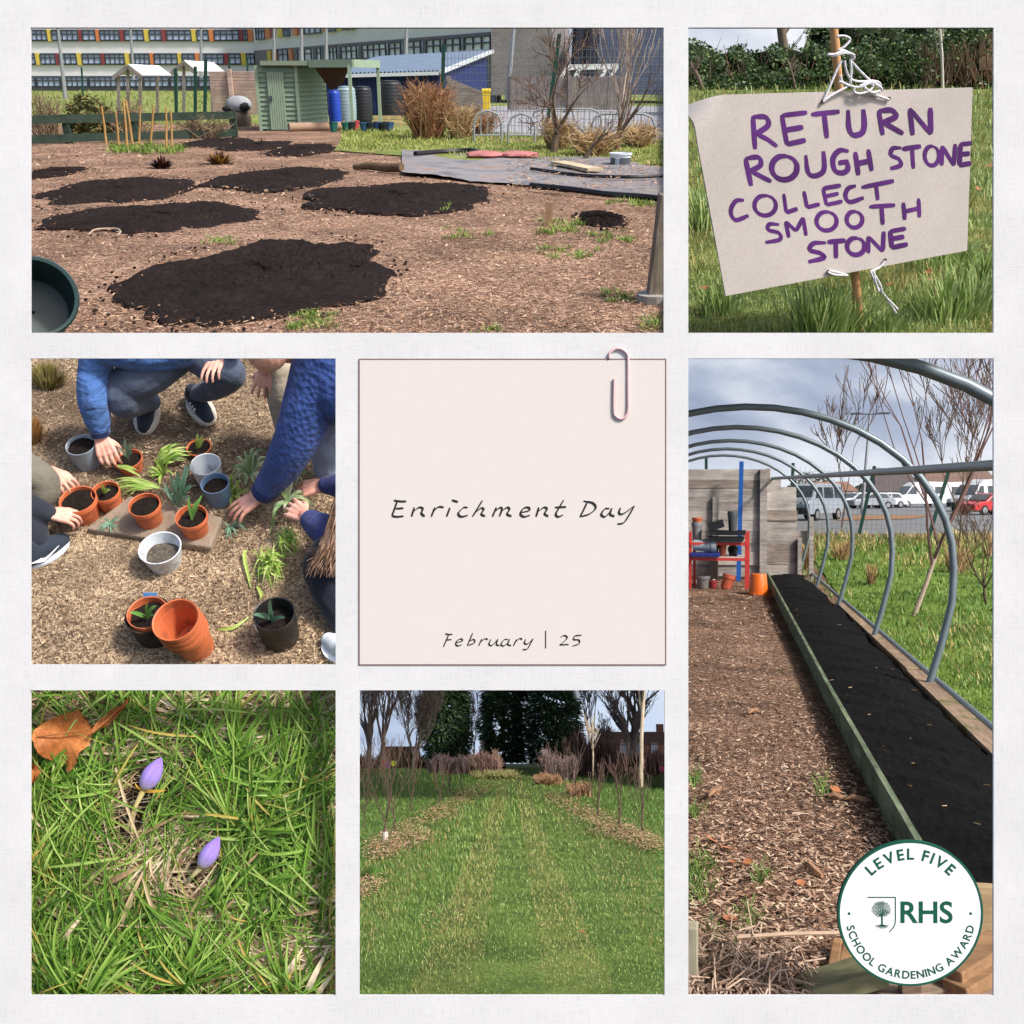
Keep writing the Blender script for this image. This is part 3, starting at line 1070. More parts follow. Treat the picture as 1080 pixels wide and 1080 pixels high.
def school():
	Y = 130.0
	base = G.at(20, 96, Y)
	k = Y / F / math.cos(G.a) * 1.0
	mp = lambda px, py: G.at(px, py, Y)
	A, B = mp(20, 96), mp(272, 96)
	B.z = A.z
	t = thing("school_building", "long white school building with coloured panels between its window bands", "building", G, A)
	O = A.copy()
	A0, B0 = A - O, B - O
	n = Vector((0, -1, 0))
	zrow = [G.at(150, y, Y).z - A.z for y in (97, 80, 68.5, 56, 43.5, 31, 22)]
	L = (B0 - A0).length
	w = MB()
	w.box((L / 2 - 15, 1.5, zrow[6] / 2 + 2.5), (L + 30, 3, zrow[6] + 5))
	w.build("wall", WHITE_R, t, clip=(G, T(O)))
	dk = MB()                                   # dark strip behind each window band
	for (a, b) in ((0, 1), (2, 3), (4, 5)):
		dk.box((L / 2 - 15, -.03, (zrow[a] + zrow[b]) / 2), (L + 30, .1, zrow[b] - zrow[a]))
	dk.build("window_band", mat_plain("band_grey", srgb(100, 100, 106), .7, .05, 1, 0), t, clip=(G, T(O)))
	u = L / 252.0
	top = [(33, 38, "orange"), (60, 64, "yellow"), (92, 96, "red"), (110, 114, "orange"), (135, 139.5, "red"), (160, 165, "yellow"), (178, 183, "red"), (209, 214, "yellow"),
		   (227, 232, "orange"), (258, 262, "red"), (267, 272, "orange")]
	mid = [(44, 48.5, "yellow"), (65, 68, "red"), (87, 92, "yellow"), (112, 116, "red"), (137, 142, "yellow"), (163, 167, "orange"), (192, 196, "yellow"), (210, 215, "orange"),
		   (240, 245, "red"), (258, 263, "yellow")]
	for row, (za, zb) in ((top, (zrow[4], zrow[5])), (mid, (zrow[2], zrow[3])), ([(40, 41, None), (66, 67, None), (95, 96, None), (125, 126, None), (152, 153, None), (180, 181, None), (210, 211, None), (240, 241, None)], (zrow[0] + .5, zrow[1]))):
		prev = 22
		for (a, b, c) in row + [(272, 273, None)]:
			if a - prev > 3:
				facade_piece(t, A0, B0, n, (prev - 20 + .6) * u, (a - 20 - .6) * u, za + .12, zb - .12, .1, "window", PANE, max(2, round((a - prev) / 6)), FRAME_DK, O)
			if c:
				facade_piece(t, A0, B0, n, (a - 20) * u, (b - 20) * u, za, zb, .14, "panel", PANEL[c], 0, None, O)
			prev = b
	# nearer wing: comes towards us on the right
	P0, P1 = B0.copy(), G.at(524, 96, 74.0) - O
	P1.z = P0.z
	d = (P1 - P0).normalized()
	nw = Vector((d.y, -d.x, 0))
	if nw.y > 0:
		nw = -nw
	L2 = (P1 - P0).length
	zt = [zrow[0], zrow[1], zrow[2] - .1, zrow[3] + .25, zrow[4], zrow[5], zrow[6]]
	R = Matrix((d, -nw, Vector((0, 0, 1)))).transposed()
	def slab(nm, mat, za, zb, off, x0=0, x1=None, thick=.4):
		x1 = L2 if x1 is None else x1
		mb = MB()
		mb.box(((x0 + x1) / 2, thick / 2 - off, (za + zb) / 2), (x1 - x0, thick, zb - za))
		return mb.build(nm, mat, t, loc=P0, rot=R, clip=(G, T(O) @ T(P0, R)))
	slab("wing_wall", WHITE_R, zt[3], zt[6] + 4, 0)
	slab("brick_wall", GREYB, 0, zt[3], .06)
	s = L2
	# windows of the brick storey: given by picture columns, found on the wall
	def along(px):
		q = G.plane(px, 60, P0 + O, nw) - O
		return (q - P0).dot(d)
	for (a, b, mu) in ((317, 331, 2), (337, 341, 1), (347, 358, 3), (363, 379, 3), (385, 410, 4), (414, 426, 2), (433, 447, 2), (453.5, 468, 2), (473.5, 489, 2), (494, 521, 3)):
		facade_piece(t, P0, P1, nw, along(a), along(b), zt[2] + .3, zt[3] - .25, .14, "window", mat_glass_pale, mu, FRAME_DK, O)
	for (a, b, c) in ((274, 283, None), (283, 288, "orange"), (289, 293, "red"), (296, 301, "yellow"), (303, 309, None), (312, 317, "orange"), (319, 324, "red"), (325, 342, None), (344, 349, "orange"), (350, 358, None), (359, 364, "yellow"), (366, 378, None)):
		if c:
			facade_piece(t, P0, P1, nw, along(a), along(b), zt[4] + .1, zt[5] + .1, .12, "panel", PANEL[c], 0, None, O)
		else:
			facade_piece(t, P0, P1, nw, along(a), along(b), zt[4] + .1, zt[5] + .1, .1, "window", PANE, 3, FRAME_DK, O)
	for (a, b, c) in ((284, 287, "yellow"), (289, 294, "orange"), (296, 306, None), (307, 310, "orange")):
		if c:
			facade_piece(t, P0, P1, nw, along(a), along(b), zt[2] + .2, zt[3] - .1, .16, "panel", PANEL[c], 0, None, O)
		else:
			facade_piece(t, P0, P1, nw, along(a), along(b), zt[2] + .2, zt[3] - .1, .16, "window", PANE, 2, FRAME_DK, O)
	# grey gable end block with a slanting far side
	g = MB()
	Yg = 72.0
	q = [G.at(518, 100, Yg), G.at(588, 100, Yg), G.at(581, 15, Yg), G.at(518, 15, Yg)]
	q = [p - O for p in q]
	bk = Vector((1.5, 9, 0))
	g.add(q + [p + bk for p in q], [(0, 1, 2, 3), (1, 5, 6, 2), (4, 7, 6, 5), (0, 3, 7, 4), (3, 2, 6, 7)])
	g.build("gable_wall", GREYB, t, clip=(G, T(O)))
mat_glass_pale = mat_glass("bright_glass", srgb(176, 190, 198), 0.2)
school()

# blue-grey netted hall at the right
def netted_hall():
	Y = 70.0
	b = G.at(610, 100, Y)
	t = thing("netted_hall", "blue grey hall with dark open bays behind the bare trees", "building", G, b)
	e = [G.at(x, y, Y) - b for x, y in ((621, 100), (712, 100), (712, 15), (621, 15))]
	mb = MB()
	bk = Vector((0, 8, 0))
	mb.add(e + [p + bk for p in e], [(0, 1, 2, 3), (1, 5, 6, 2), (4, 7, 6, 5), (0, 3, 7, 4)])
	mb.build("wall", mat_brick("blue_cladding", srgb(82, 90, 112), srgb(92, 100, 122), srgb(70, 78, 98), 1.2), t, clip=(G, T(b)))
	mb = MB()
	for x in (605, 615, 625):
		p, q = G.at(x, 84, Y - 1) - b, G.at(x + 4, 15, Y - 1) - b
		mb.beam(p, q, .45, .3)
	for x in (612, 620):
		p, q = G.at(x, 68, Y - 1.2) - b, G.at(x + 4, 15, Y - 1.2) - b
		mb.beam(p, q, .8, .2)
	mb.build("dark_bay", mat_plain("dark_steel", srgb(44, 46, 62), .6, .1, 2, 0), t, clip=(G, T(b)))
	mb = MB()
	p, q = G.at(596, 71, Y - 3) - b, G.at(652, 70, Y - 3) - b
	mb.beam(p, q, .2, .3)
	for x in (598, 612, 640, 650):
		mb.beam(G.at(x, 71, Y - 3) - b, G.at(x - 6, 82, Y - 3) - b, .2, .2)
	mb.build("white_frame", WHITE_R, t, clip=(G, T(b)))
netted_hall()

# ---- shed with canopy
GREEN_P = mat_plain("sage_paint", srgb(122, 142, 122), 0.7, 0.1, 5, 0.1)
GREEN_L = mat_plain("sage_trim", srgb(140, 160, 138), 0.7, 0.08, 5, 0.1)
def garden_shed():
	Y = G.gp(310, 138).y
	def P(x, y, dy=0):
		return G.at(x, y, Y + dy)
	o = G.gp(276, 138)
	t = thing("garden_shed", "sage green weatherboard shed with a boarded door and canopy", "shed", G, o)
	xl, xc = P(276, 138).x - o.x, P(317, 138).x - o.x
	h = P(300, 69).z
	side = P(345, 136, 2.2) - o
	wall = MB()
	# lap boards: front and side, as tilted slats
	nb = 13
	bh = (h - .12) / nb
	for i in range(nb):
		z = .06 + i * bh
		for (a, b) in ((Vector((xl, 0, z)), Vector((xc, 0, z))), (Vector((xc, 0, z)), Vector((side.x, side.y, z)))):
			d = (b - a).normalized()
			nn = Vector((d.y, -d.x, 0))
			if nn.y > 0 and abs(d.x) > .9:
				nn = -nn
			up = Vector((0, 0, bh))
			wall.add([a + nn * .06, b + nn * .06, b + nn * .015 + up, a + nn * .015 + up, a, b, b + up, a + up],
					 [(0, 1, 2, 3), (4, 0, 3, 7), (1, 5, 6, 2), (0, 4, 5, 1)])
	for (a, b, c2, d2) in (((xl, .03), (xc, .03), (side.x - .03, side.y), (xl - .1, side.y)),):
		wall.add([(a[0], a[1], 0), (b[0] - .03, b[1], 0), (c2[0], c2[1], 0), (d2[0], d2[1], 0), (a[0], a[1], h), (b[0] - .03, b[1], h), (c2[0], c2[1], h), (d2[0], d2[1], h)],
				 [(0, 1, 5, 4), (1, 2, 6, 5), (2, 3, 7, 6), (3, 0, 4, 7), (4, 5, 6, 7)])
	wall.build("wall", GREEN_P, t)
	for x, y in ((xl, -.05), (xc, -.05), (side.x, side.y)):
		tr = MB()
		tr.box((x, y, h / 2), (.09, .09, h))
		tr.build("corner_trim", GREEN_L, t)
	dr = MB()
	x0, x1 = P(287, 138).x - o.x, P(304, 138).x - o.x
	for i in range(7):
		dr.box((x0 + (x1 - x0) * (i + .5) / 7, -.09, h * .46), ((x1 - x0) / 7 - .012, .04, h * .88))
	dobj = dr.build("door", GREEN_L, t)
	hd = MB()
	hd.box((x0 + .08, -.14, h * .5), (.06, .06, .16))
	hd.build("handle", FRAME_DK, dobj)
	rf = MB()
	zr = h
	q = [P(274, 66, -.25) - o, P(325, 65, -.3) - o, P(349, 62, 2.4) - o, P(280, 62, 2.6) - o]
	rf.add([Vector((p.x, p.y, zr)) for p in q] + [Vector((p.x, p.y, zr + .13)) for p in q], [(0, 1, 5, 4), (1, 2, 6, 5), (2, 3, 7, 6), (3, 0, 4, 7), (4, 5, 6, 7), (3, 2, 1, 0)])
	rf.build("roof", mat_plain("felt_roof", srgb(128, 142, 124), .9, .1, 4, .2), t)
	# canopy: fascia boards and posts to the right
	c0, c1, c2 = P(326, 67, -.3) - o, P(372, 66, -.9) - o, P(400, 69, 1.4) - o
	cn = MB()
	for a, b in ((c0, c1), (c1, c2)):
		z = h * 1.0
		cn.beam((a.x, a.y, z + .05), (b.x, b.y, z + .05), .06, .22)
	cn.add([(c0.x, c0.y, h + .15), (c1.x, c1.y, h + .15), (c2.x, c2.y, h + .15), (side.x, side.y, h + .15)], [(0, 1, 2, 3)])
	cn.build("canopy", GREEN_L, t)
	ps = MB()
	ps.box((c1.x - .12, c1.y + .05, h / 2), (.1, .1, h))
	ps.build("post", GREEN_L, t)
	ps = MB()
	ps.box((c2.x - .05, c2.y, h / 2), (.1, .1, h))
	ps.build("post", GREEN_L, t)
	# brown awning sheet hanging under the canopy
	aw = MB()
	e = [P(331, 70.5, -.15) - o, P(369, 69.5, -.5) - o, P(362, 87, .2) - o, P(350, 95.5, .4) - o, P(342, 86, .2) - o]
	aw.add(e + [p + Vector((0, .03, 0)) for p in e], [(0, 1, 2, 3, 4), (9, 8, 7, 6, 5), (0, 4, 9, 5), (4, 3, 8, 9), (3, 2, 7, 8), (2, 1, 6, 7)])
	aw.build("awning", mat_plain("brown_tarpaulin", srgb(66, 50, 44), .8, .15, 4, .2), t)
garden_shed()

# ---- water butts
def barrel(x, yb, wpx, yt, col, label, dy=0.0, tw=1.0):
	k = G.mpp(yb)
	b = G.gp(x, yb)
	h = G.height(x, yb, yt)
	r = wpx / 2 * k
	t = thing("water_butt", label, "barrel", G, b, group="plastic water butts beside the shed")
	mb = MB()
	prof = [(r * .82, 0), (r * .95, h * .06)]
	for i in range(9):
		z = h * (.1 + .76 * i / 8)
		bulge = r * (1 + .05 * math.sin(math.pi * i / 8))
		prof += [(bulge, z), (bulge * .965, z + h * .035), (bulge, z + h * .07)]
	prof += [(r * .93, h * .96), (r * .8, h)]
	mb.lathe(prof, 24)
	m = mat_plain("butt_plastic", col, .45, .1, 4, .05, .4)
	mb.build("body", m, t, smooth=True)
	ld = MB()
	ld.lathe([(r * .84, h), (r * .84, h * 1.02), (r * .3, h * 1.035), (0.01, h * 1.035)], 24)
	ld.build("lid", m, t, smooth=True)
	return t
barrel(354, 133, 13, 96, srgb(26, 66, 168), "bright blue plastic barrel beside the shed wall")
barrel(367, 131, 19, 92, srgb(142, 164, 172), "pale grey green barrel behind the canopy post")
barrel(384, 129, 19, 92, srgb(38, 40, 46), "black barrel under the right end of canopy")
barrel(413, 125, 23, 86, srgb(40, 42, 48), "separate black barrel raised on a timber stand")
def butt_stand():
	b = G.gp(410, 134)
	t = thing("barrel_stand", "low pale timber stand carrying the separate black barrel", "stand", G, b)
	m = mat_wood("pale_timber", srgb(168, 146, 104), srgb(196, 178, 136))
	k = G.mpp(134)
	for z in (6 * k, 10 * k):
		mb = MB()
		mb.box((0, -.3, z), (28 * k, .08, .1))
		mb.build("rail", m, t)
	for x in (-13, 0, 13):
		mb = MB()
		mb.box((x * k, .1, 5 * k), (.09, .09, 10 * k))
		mb.build("leg", m, t)
butt_stand()

def tunnel_roll():
	b = G.gp(305, 139)
	e = G.gp(364, 137.5)
	mb = MB()
	r = .13
	mb.tube([Vector((0, 0, r)), (e - b) * .5 + Vector((0, 0, r * 1.05)), e - b + Vector((0, 0, r))], r, 12)
	o = mb.build("mesh_roll", mat_plain("buff_mesh", srgb(158, 132, 112), .9, .1, 10, .3), place=G, loc=b, smooth=True)
	tag(o, "buff roll of netting lying along the front of the shed", "roll")
tunnel_roll()
def small_pots():
	random.seed(3)
	cols = [srgb(30, 90, 80), srgb(38, 108, 88), srgb(36, 40, 48), srgb(50, 84, 120), srgb(38, 46, 60), srgb(36, 60, 100), srgb(160, 60, 60), srgb(40, 44, 52), srgb(44, 74, 110)]
	words = ["teal", "green", "black", "blue", "charcoal", "navy", "red", "dark", "slate blue"]
	for i, x in enumerate((352, 365, 371, 384, 391, 398, 375, 405, 411)):
		b = G.gp(x, 139.5 if i != 6 else 138)
		mb = MB()
		mb.lathe([(.09, 0), (.13, .24), (.145, .25), (.145, .29), (.12, .29), (.1, .1), (.01, .1)], 14)
		o = mb.build("plant_pot", mat_plain("pot_plastic", cols[i], .5, .08, 5, 0), place=G, loc=b, rot=Rx(rnd(-.3, .2)), smooth=True)
		tag(o, words[i] + " plastic pot in the row under the shed canopy", "plant pot", "small pots under the canopy")
small_pots()

# ---- blue corrugated store with sloping roof
def blue_store():
	Y = G.gp(400, 121).y
	def P(x, y, dy=0):
		return G.at(x, y, Y + dy)
	o = P(345, 121)
	o.z = 0
	t = thing("blue_store", "blue corrugated store with pale ribbed roof behind the barrels", "shed", G, o)
	m = mat_plain("blue_steel", srgb(34, 48, 96), .6, .12, 3, 0)
	def corr(a, b, zb, zta, ztb, nm, n):
		mb = MB()
		d = (b - a)
		nn = Vector((d.y, -d.x, 0)).normalized()
		vs, fs = [], []
		for i in range(n * 4 + 1):
			s = i / (n * 4)
			off = nn * (.06 if (i % 4) in (1, 2) else 0)
			p = a + d * s + off
			vs += [(p.x, p.y, zb), (p.x, p.y, zta + (ztb - zta) * s)]
		for i in range(n * 4):
			fs.append((2 * i, 2 * i + 2, 2 * i + 3, 2 * i + 1))
		mb.add(vs, fs)
		mb.build(nm, m, t)
	a, b, c = P(340, 121) - o, P(466, 121) - o, P(514, 121, 9) - o
	za, zb2, zc = P(345, 79).z, P(470, 74).z, P(513, 56, 9).z
	a.z = b.z = c.z = 0
	corr(a, b, 0, za, P(466, 78).z, "long_wall", 26)
	corr(b, c, 0, P(466, 78).z, zc - .2, "end_wall", 12)
	rf = MB()
	e0, e1 = P(336, 80, -.5) - o, P(463, 77, -.5) - o
	f1, f0 = P(518, 52.5, 9.5) - o, P(398, 60.5, 9.5) - o
	e0.z, e1.z, f1.z, f0.z = P(345, 79.5).z, P(466, 76).z, zc + .1, P(400, 61, 9.5).z
	n = 30
	vs, fs = [], []
	for i in range(n * 2 + 1):
		s = i / (n * 2)
		up = Vector((0, 0, .10 if i % 2 else 0))
		vs += [e0.lerp(e1, s) + up, f0.lerp(f1, s) + up]
	for i in range(n * 2):
		fs.append((2 * i, 2 * i + 2, 2 * i + 3, 2 * i + 1))
	rf.add(vs, fs)
	rf.build("roof", mat_plain("pale_sheet_roof", srgb(92, 108, 128), .5, .15, 2, 0), t)
	gt = MB()
	gt.beam(e0 + Vector((0, -.1, -.05)), e1 + Vector((0, -.1, -.05)), .14, .14)
	gt.beam(e1 + Vector((.1, -.1, 0)), f1 + Vector((.1, 0, 0)), .12, .16)
	gt.build("gutter", mat_plain("gutter_white", srgb(190, 196, 200), .5, .05, 2, 0), t)
blue_store()

# ---- slatted screen, shelters, posts, lamp posts
def shelter(x0, xm, x1, yr, ye, yb, label, Y):
	P = lambda x, y, dy=0: G.at(x, y, Y + dy)
	o = P(xm, yb)
	t = thing("shelter", label, "shelter", G, o, group="open timber shelters before the school")
	tm = mat_wood("grey_timber", srgb(104, 100, 96), srgb(140, 134, 128))
	ps = [(x0 + 5, 0), (x1 - 2, 0), (xm, 0), (x1 + 16, 3)]
	for (x, dy) in ps:
		mb = MB()
		a, b = P(x, yb, dy) - o, P(x, (yr if x == xm else ye) + 2, dy) - o
		mb.beam(a, b, .1, .1, up=(0, 1, 0))
		mb.build("post", tm, t)
	rf = MB()
	L, R, A = P(x0, ye) - o, P(x1, ye) - o, P(xm, yr) - o
	D = P(x1 + 26, yr, 6) - P(x1 - 14 + 14, yr, 0)
	D = Vector((D.x * .8, 6, 0))
	rf.add([L, A, R, L + D, A + D, R + D], [(0, 1, 4, 3), (1, 2, 5, 4)])
	rf.build("roof", mat_plain("white_sheet", srgb(214, 216, 220), .7, .05, 1, 0), t)
	gb = MB()
	gb.beam(L + Vector((0, -.1, -.1)), A + Vector((0, -.1, -.1)), .08, .14)
	gb.beam(A + Vector((0, -.1, -.1)), R + Vector((0, -.1, -.1)), .08, .14)
	gb.build("gable_board", tm, t)
shelter(120, 135, 150, 67.5, 79, 122, "left timber shelter with white ridged roof on thin posts", 42)
shelter(181, 194, 208, 63.5, 75, 122, "right timber shelter with white ridged roof on thin posts", 42.5)

def board_fence(xa, xb, yt, yb, Y, label, cols, horizontal=True, posts=(), name="board_fence"):
	P = lambda x, y: G.at(x, y, Y)
	o = P(xa, yb)
	t = thing(name, label, "fence", G, o)
	m = mat_wood("fence_board", cols[0], cols[1], (2, 2, 20) if horizontal else (20, 20, 2))
	mb = MB()
	w = P(xb, yb).x - o.x
	h = P(xa, yt).z - o.z
	if horizontal:
		n = 14
		for i in range(n):
			mb.box((w / 2, 0, h * (i + .5) / n), (w, .05, h / n * .86), Rx(.12))
	else:
		n = int((xb - xa) / 2.6)
		for i in range(n):
			hh = h * rnd(.97, 1.02)
			mb.box((w * (i + .5) / n, rnd(0, .04), hh / 2), (w / n * .9, .04, hh))
	mb.build("boards", m, t, clip=(G, T(o)))
	for x in posts:
		q = MB()
		q.box((P(x, yb).x - o.x, -.1, h * .52), (.14, .14, h * 1.06))
		q.build("post", m, t)
random.seed(4)
board_fence(225, 277, 75, 121, 40, "buff horizontal slat screen left of the shed", (srgb(160, 138, 126), srgb(190, 170, 156)), True, (247,))
board_fence(535, 662, 80, 116, 52, "grey upright board fence behind the bare trees", (srgb(104, 96, 94), srgb(142, 132, 128)), False, (540, 600), "upright_fence")
def slope_screen():
	Y = 33.0
	o = G.at(472, 122, Y)
	t = thing("slat_screen", "weathered slat screen sloping down beside the blue store", "screen", G, o)
	m = mat_wood("silver_slats", srgb(112, 104, 98), srgb(160, 150, 140))
	for i in range(9):
		mb = MB()
		a, b = G.at(472, 84 + i * 4, Y) - o, G.at(507, 98 + i * 3.2, Y) - o
		mb.beam(a, b, .05, .11)
		mb.build("slat", m, t)
	for x, y in ((473, 80), (506, 96)):
		mb = MB()
		mb.beam(G.at(x, 124, Y + .1) - o, G.at(x, y, Y + .1) - o, .14, .12, up=(0, 1, 0))
		mb.build("post", m, t)
slope_screen()

POST_G = mat_plain("fence_green", srgb(30, 66, 56), .5, .08, 3, 0)
def mesh_fence():
	"""steel mesh fence between dark green posts"""
	Ya = 31.0
	o = G.at(466, 140, Ya)
	o.z = 0
	t = thing("mesh_fence", "thin wire mesh fence on tall dark green posts", "fence", G, o)
	for (xb, yb, xt, yt) in ((466, 122, 468, 47), (575, 148, 590, 36)):
		Yp = G.gp(xb, yb).y if yb > 140 else Ya
		mb = MB()
		mb.beam(G.at(xb, yb, Yp) - o, G.at(xt, yt, Yp) - o, .10, .09, up=(0, 1, 0))
		mb.build("post", POST_G, t)
	wr = MB()
	a, b = G.at(470, 138, Ya) - o, G.at(711, 144, Ya - 2.5) - o
	for i in range(60):
		s = i / 59
		p = a.lerp(b, s)
		p.z = 0
		wr.tube([p, p + Vector((0, 0, 2.3))], .006, 3, cap=False)
	for i in range(12):
		z = .15 + i * .19
		wr.tube([Vector((a.x, a.y, z)), Vector((b.x, b.y, z))], .006, 3, cap=False)
	wr.build("wire_mesh", mat_plain("wire", srgb(120, 124, 124), .5, .05, 3, 0), t, clip=(G, T(o)))
mesh_fence()
for i, (xb, yb, xt, yt, Y, lab) in enumerate(((88, 105, 86, 71, 60, "short dark green post left of the shelters"), (216, 122, 217, 62, 40, "tall dark green post against the slat screen"),
		(186, 120, 185, 72, 41, "dark green post inside the right shelter"), (206, 120, 206, 70, 41.3, "dark green post at the right end of shelter"),
		(242, 76, 242, 64, 45, "thin dark green post above the slat screen"), (261, 76, 261, 61, 45, "thin dark green post close to the shed roof"))):
	mb = MB()
	a, b = G.at(xb, yb, Y), G.at(xt, yt, Y)
	mb.beam(Vector((0, 0, 0)), b - a, .11 if i in (1, 2, 3) else .07, .08, up=(0, 1, 0))
	o = mb.build("fence_post", POST_G, place=G, loc=a)
	tag(o, lab, "post", "dark green fence posts before the school")
LAMP = mat_plain("galvanised", srgb(150, 154, 158), .45, .06, 3, 0, .4, .3)
for (xb, yb, xt, yt, Y, lab) in ((69, 104, 60, 20, 70, "leftmost tall lamp column before the white school"), (141, 84, 137, 22, 90, "slim lamp column above the left shelter"), (212, 82, 212, 22, 90, "slim lamp column above the right shelter"),
		(289, 84, 289, 22, 80, "slim lamp column just above the shed"), (318, 72, 318, 22, 70, "lamp column over the shed roof"), (344, 66, 344, 22, 75, "lamp column over the canopy"), (428, 60, 429, 20, 66, "slim lamp column over the blue roof"), (535, 105, 543, 20, 58, "pale lamp column before the grey gable")):
	mb = MB()
	a, b = G.at(xb, yb, Y), G.at(xt, yt, Y)
	mb.tube([Vector((0, 0, -(.0))), (b - a) * .5, b - a], [.14, .11, .08], 8)
	o = mb.build("lamp_column", LAMP, place=G, loc=a, smooth=True, clip=(G, T(a)))
	tag(o, lab, "lamp post", "lamp columns round the school")

# ---- small things
def covered_grill():
	b = G.gp(254, 133)
	k = G.mpp(133)
	t = thing("covered_barbecue", "rounded barbecue under a grey cover with dark opening and black handle by the screen", "barbecue", G, b)
	mb = MB()
	mb.blob((0, 0, 21 * k), (14 * k, 10 * k, 9 * k), 14, 9)
	mb.build("cover", mat_plain("grey_cover", srgb(150, 152, 156), .8, .2, 3, .2), t, smooth=True)
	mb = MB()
	mb.blob((7 * k, -7 * k, 19 * k), (6 * k, 4 * k, 4.5 * k), 12, 8, 0, .12)  # black lump: the shade inside the cover's opening put into colour
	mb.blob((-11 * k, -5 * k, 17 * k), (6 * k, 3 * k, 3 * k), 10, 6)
	mb.build("opening_and_handle", mat_plain("opening_black", srgb(30, 32, 36), .7, .2, 5, .2), t, smooth=True)
	mb = MB()
	mb.lathe([(11 * k, 0), (12 * k, 8 * k), (9 * k, 14 * k)], 14)
	mb.build("base", mat_plain("brown_base", srgb(84, 72, 64), .9, .2, 5, .2), t, smooth=True)
covered_grill()
def yellow_bin():
	Y = 46.0
	a, c = G.at(513, 117, Y), G.at(513, 94, Y)
	h = (c - a).z
	t = thing("grit_bin", "yellow wheeled bin standing beside the blue store", "bin", G, a)
	m = mat_plain("yellow_plastic", srgb(220, 186, 44), .5, .06, 3, 0)
	w = G.at(521, 117, Y).x - a.x
	mb = MB()
	mb.box((0, 0, h * .44), (w * .9, w, h * .88), None, 0, 1.15)
	mb.build("body", m, t, bevel=.02)
	mb = MB()
	mb.box((0, -.02, h * .94), (w * 1.15, w * 1.2, h * .12), Rx(.12))
	mb.build("lid", m, t, bevel=.02)
yellow_bin()
def crowd_barriers():
	m = LAMP
	for i, (x0, x1, yt, yb, lab) in enumerate(((500, 529, 117, 145, "steel crowd barrier nearest the blue store"), (536, 564, 120, 146, "steel crowd barrier left of the green post"), (560, 634, 115, 143, "long steel crowd barrier behind the branching tree"), (623, 690, 120, 147, "steel crowd barrier at right behind the thin trees"))):
		Y = 27.5 + (3 if i == 2 else 0) - .4 * (i == 3)
		o = G.at(x0, yb, Y)
		o.z = 0
		t = thing("crowd_barrier", lab, "barrier", G, o, group="steel crowd barriers")
		p = lambda x, y: G.at(x, y, Y) - o
		z0 = max(p(x0, yb).z, .1)
		z1 = p(x0, yt).z
		xa, xb = 0, p(x1, yb).x
		r = .15
		fr = MB()
		pts = [(xa, 0, 0), (xa, 0, z1 - .3), (xa + .09, 0, z1 - .08), (xa + .3, 0, z1), (xb - .3, 0, z1), (xb - .09, 0, z1 - .08), (xb, 0, z1 - .3), (xb, 0, 0)]
		fr.tube(pts, .028, 8)
		fr.tube([(xa, 0, .22), (xb, 0, .22)], .02, 6)
		fr.build("frame", m, t, smooth=True, clip=(G, T(o)))
		br = MB()
		n = int((xb - xa) / .16)
		for j in range(1, n):
			x = xa + (xb - xa) * j / n
			br.tube([(x, 0, .22), (x, 0, z1)], .012, 5, cap=False)
		br.build("bars", m, t, clip=(G, T(o)))
crowd_barriers()
def yard():
	structure(ground_sheet(G, [(480, 142), (712, 146), (712, 112), (500, 112)], 0.035, "yard", mat_plain("grey_yard", srgb(146, 146, 150), .9, .08, .4, .1)))
yard()
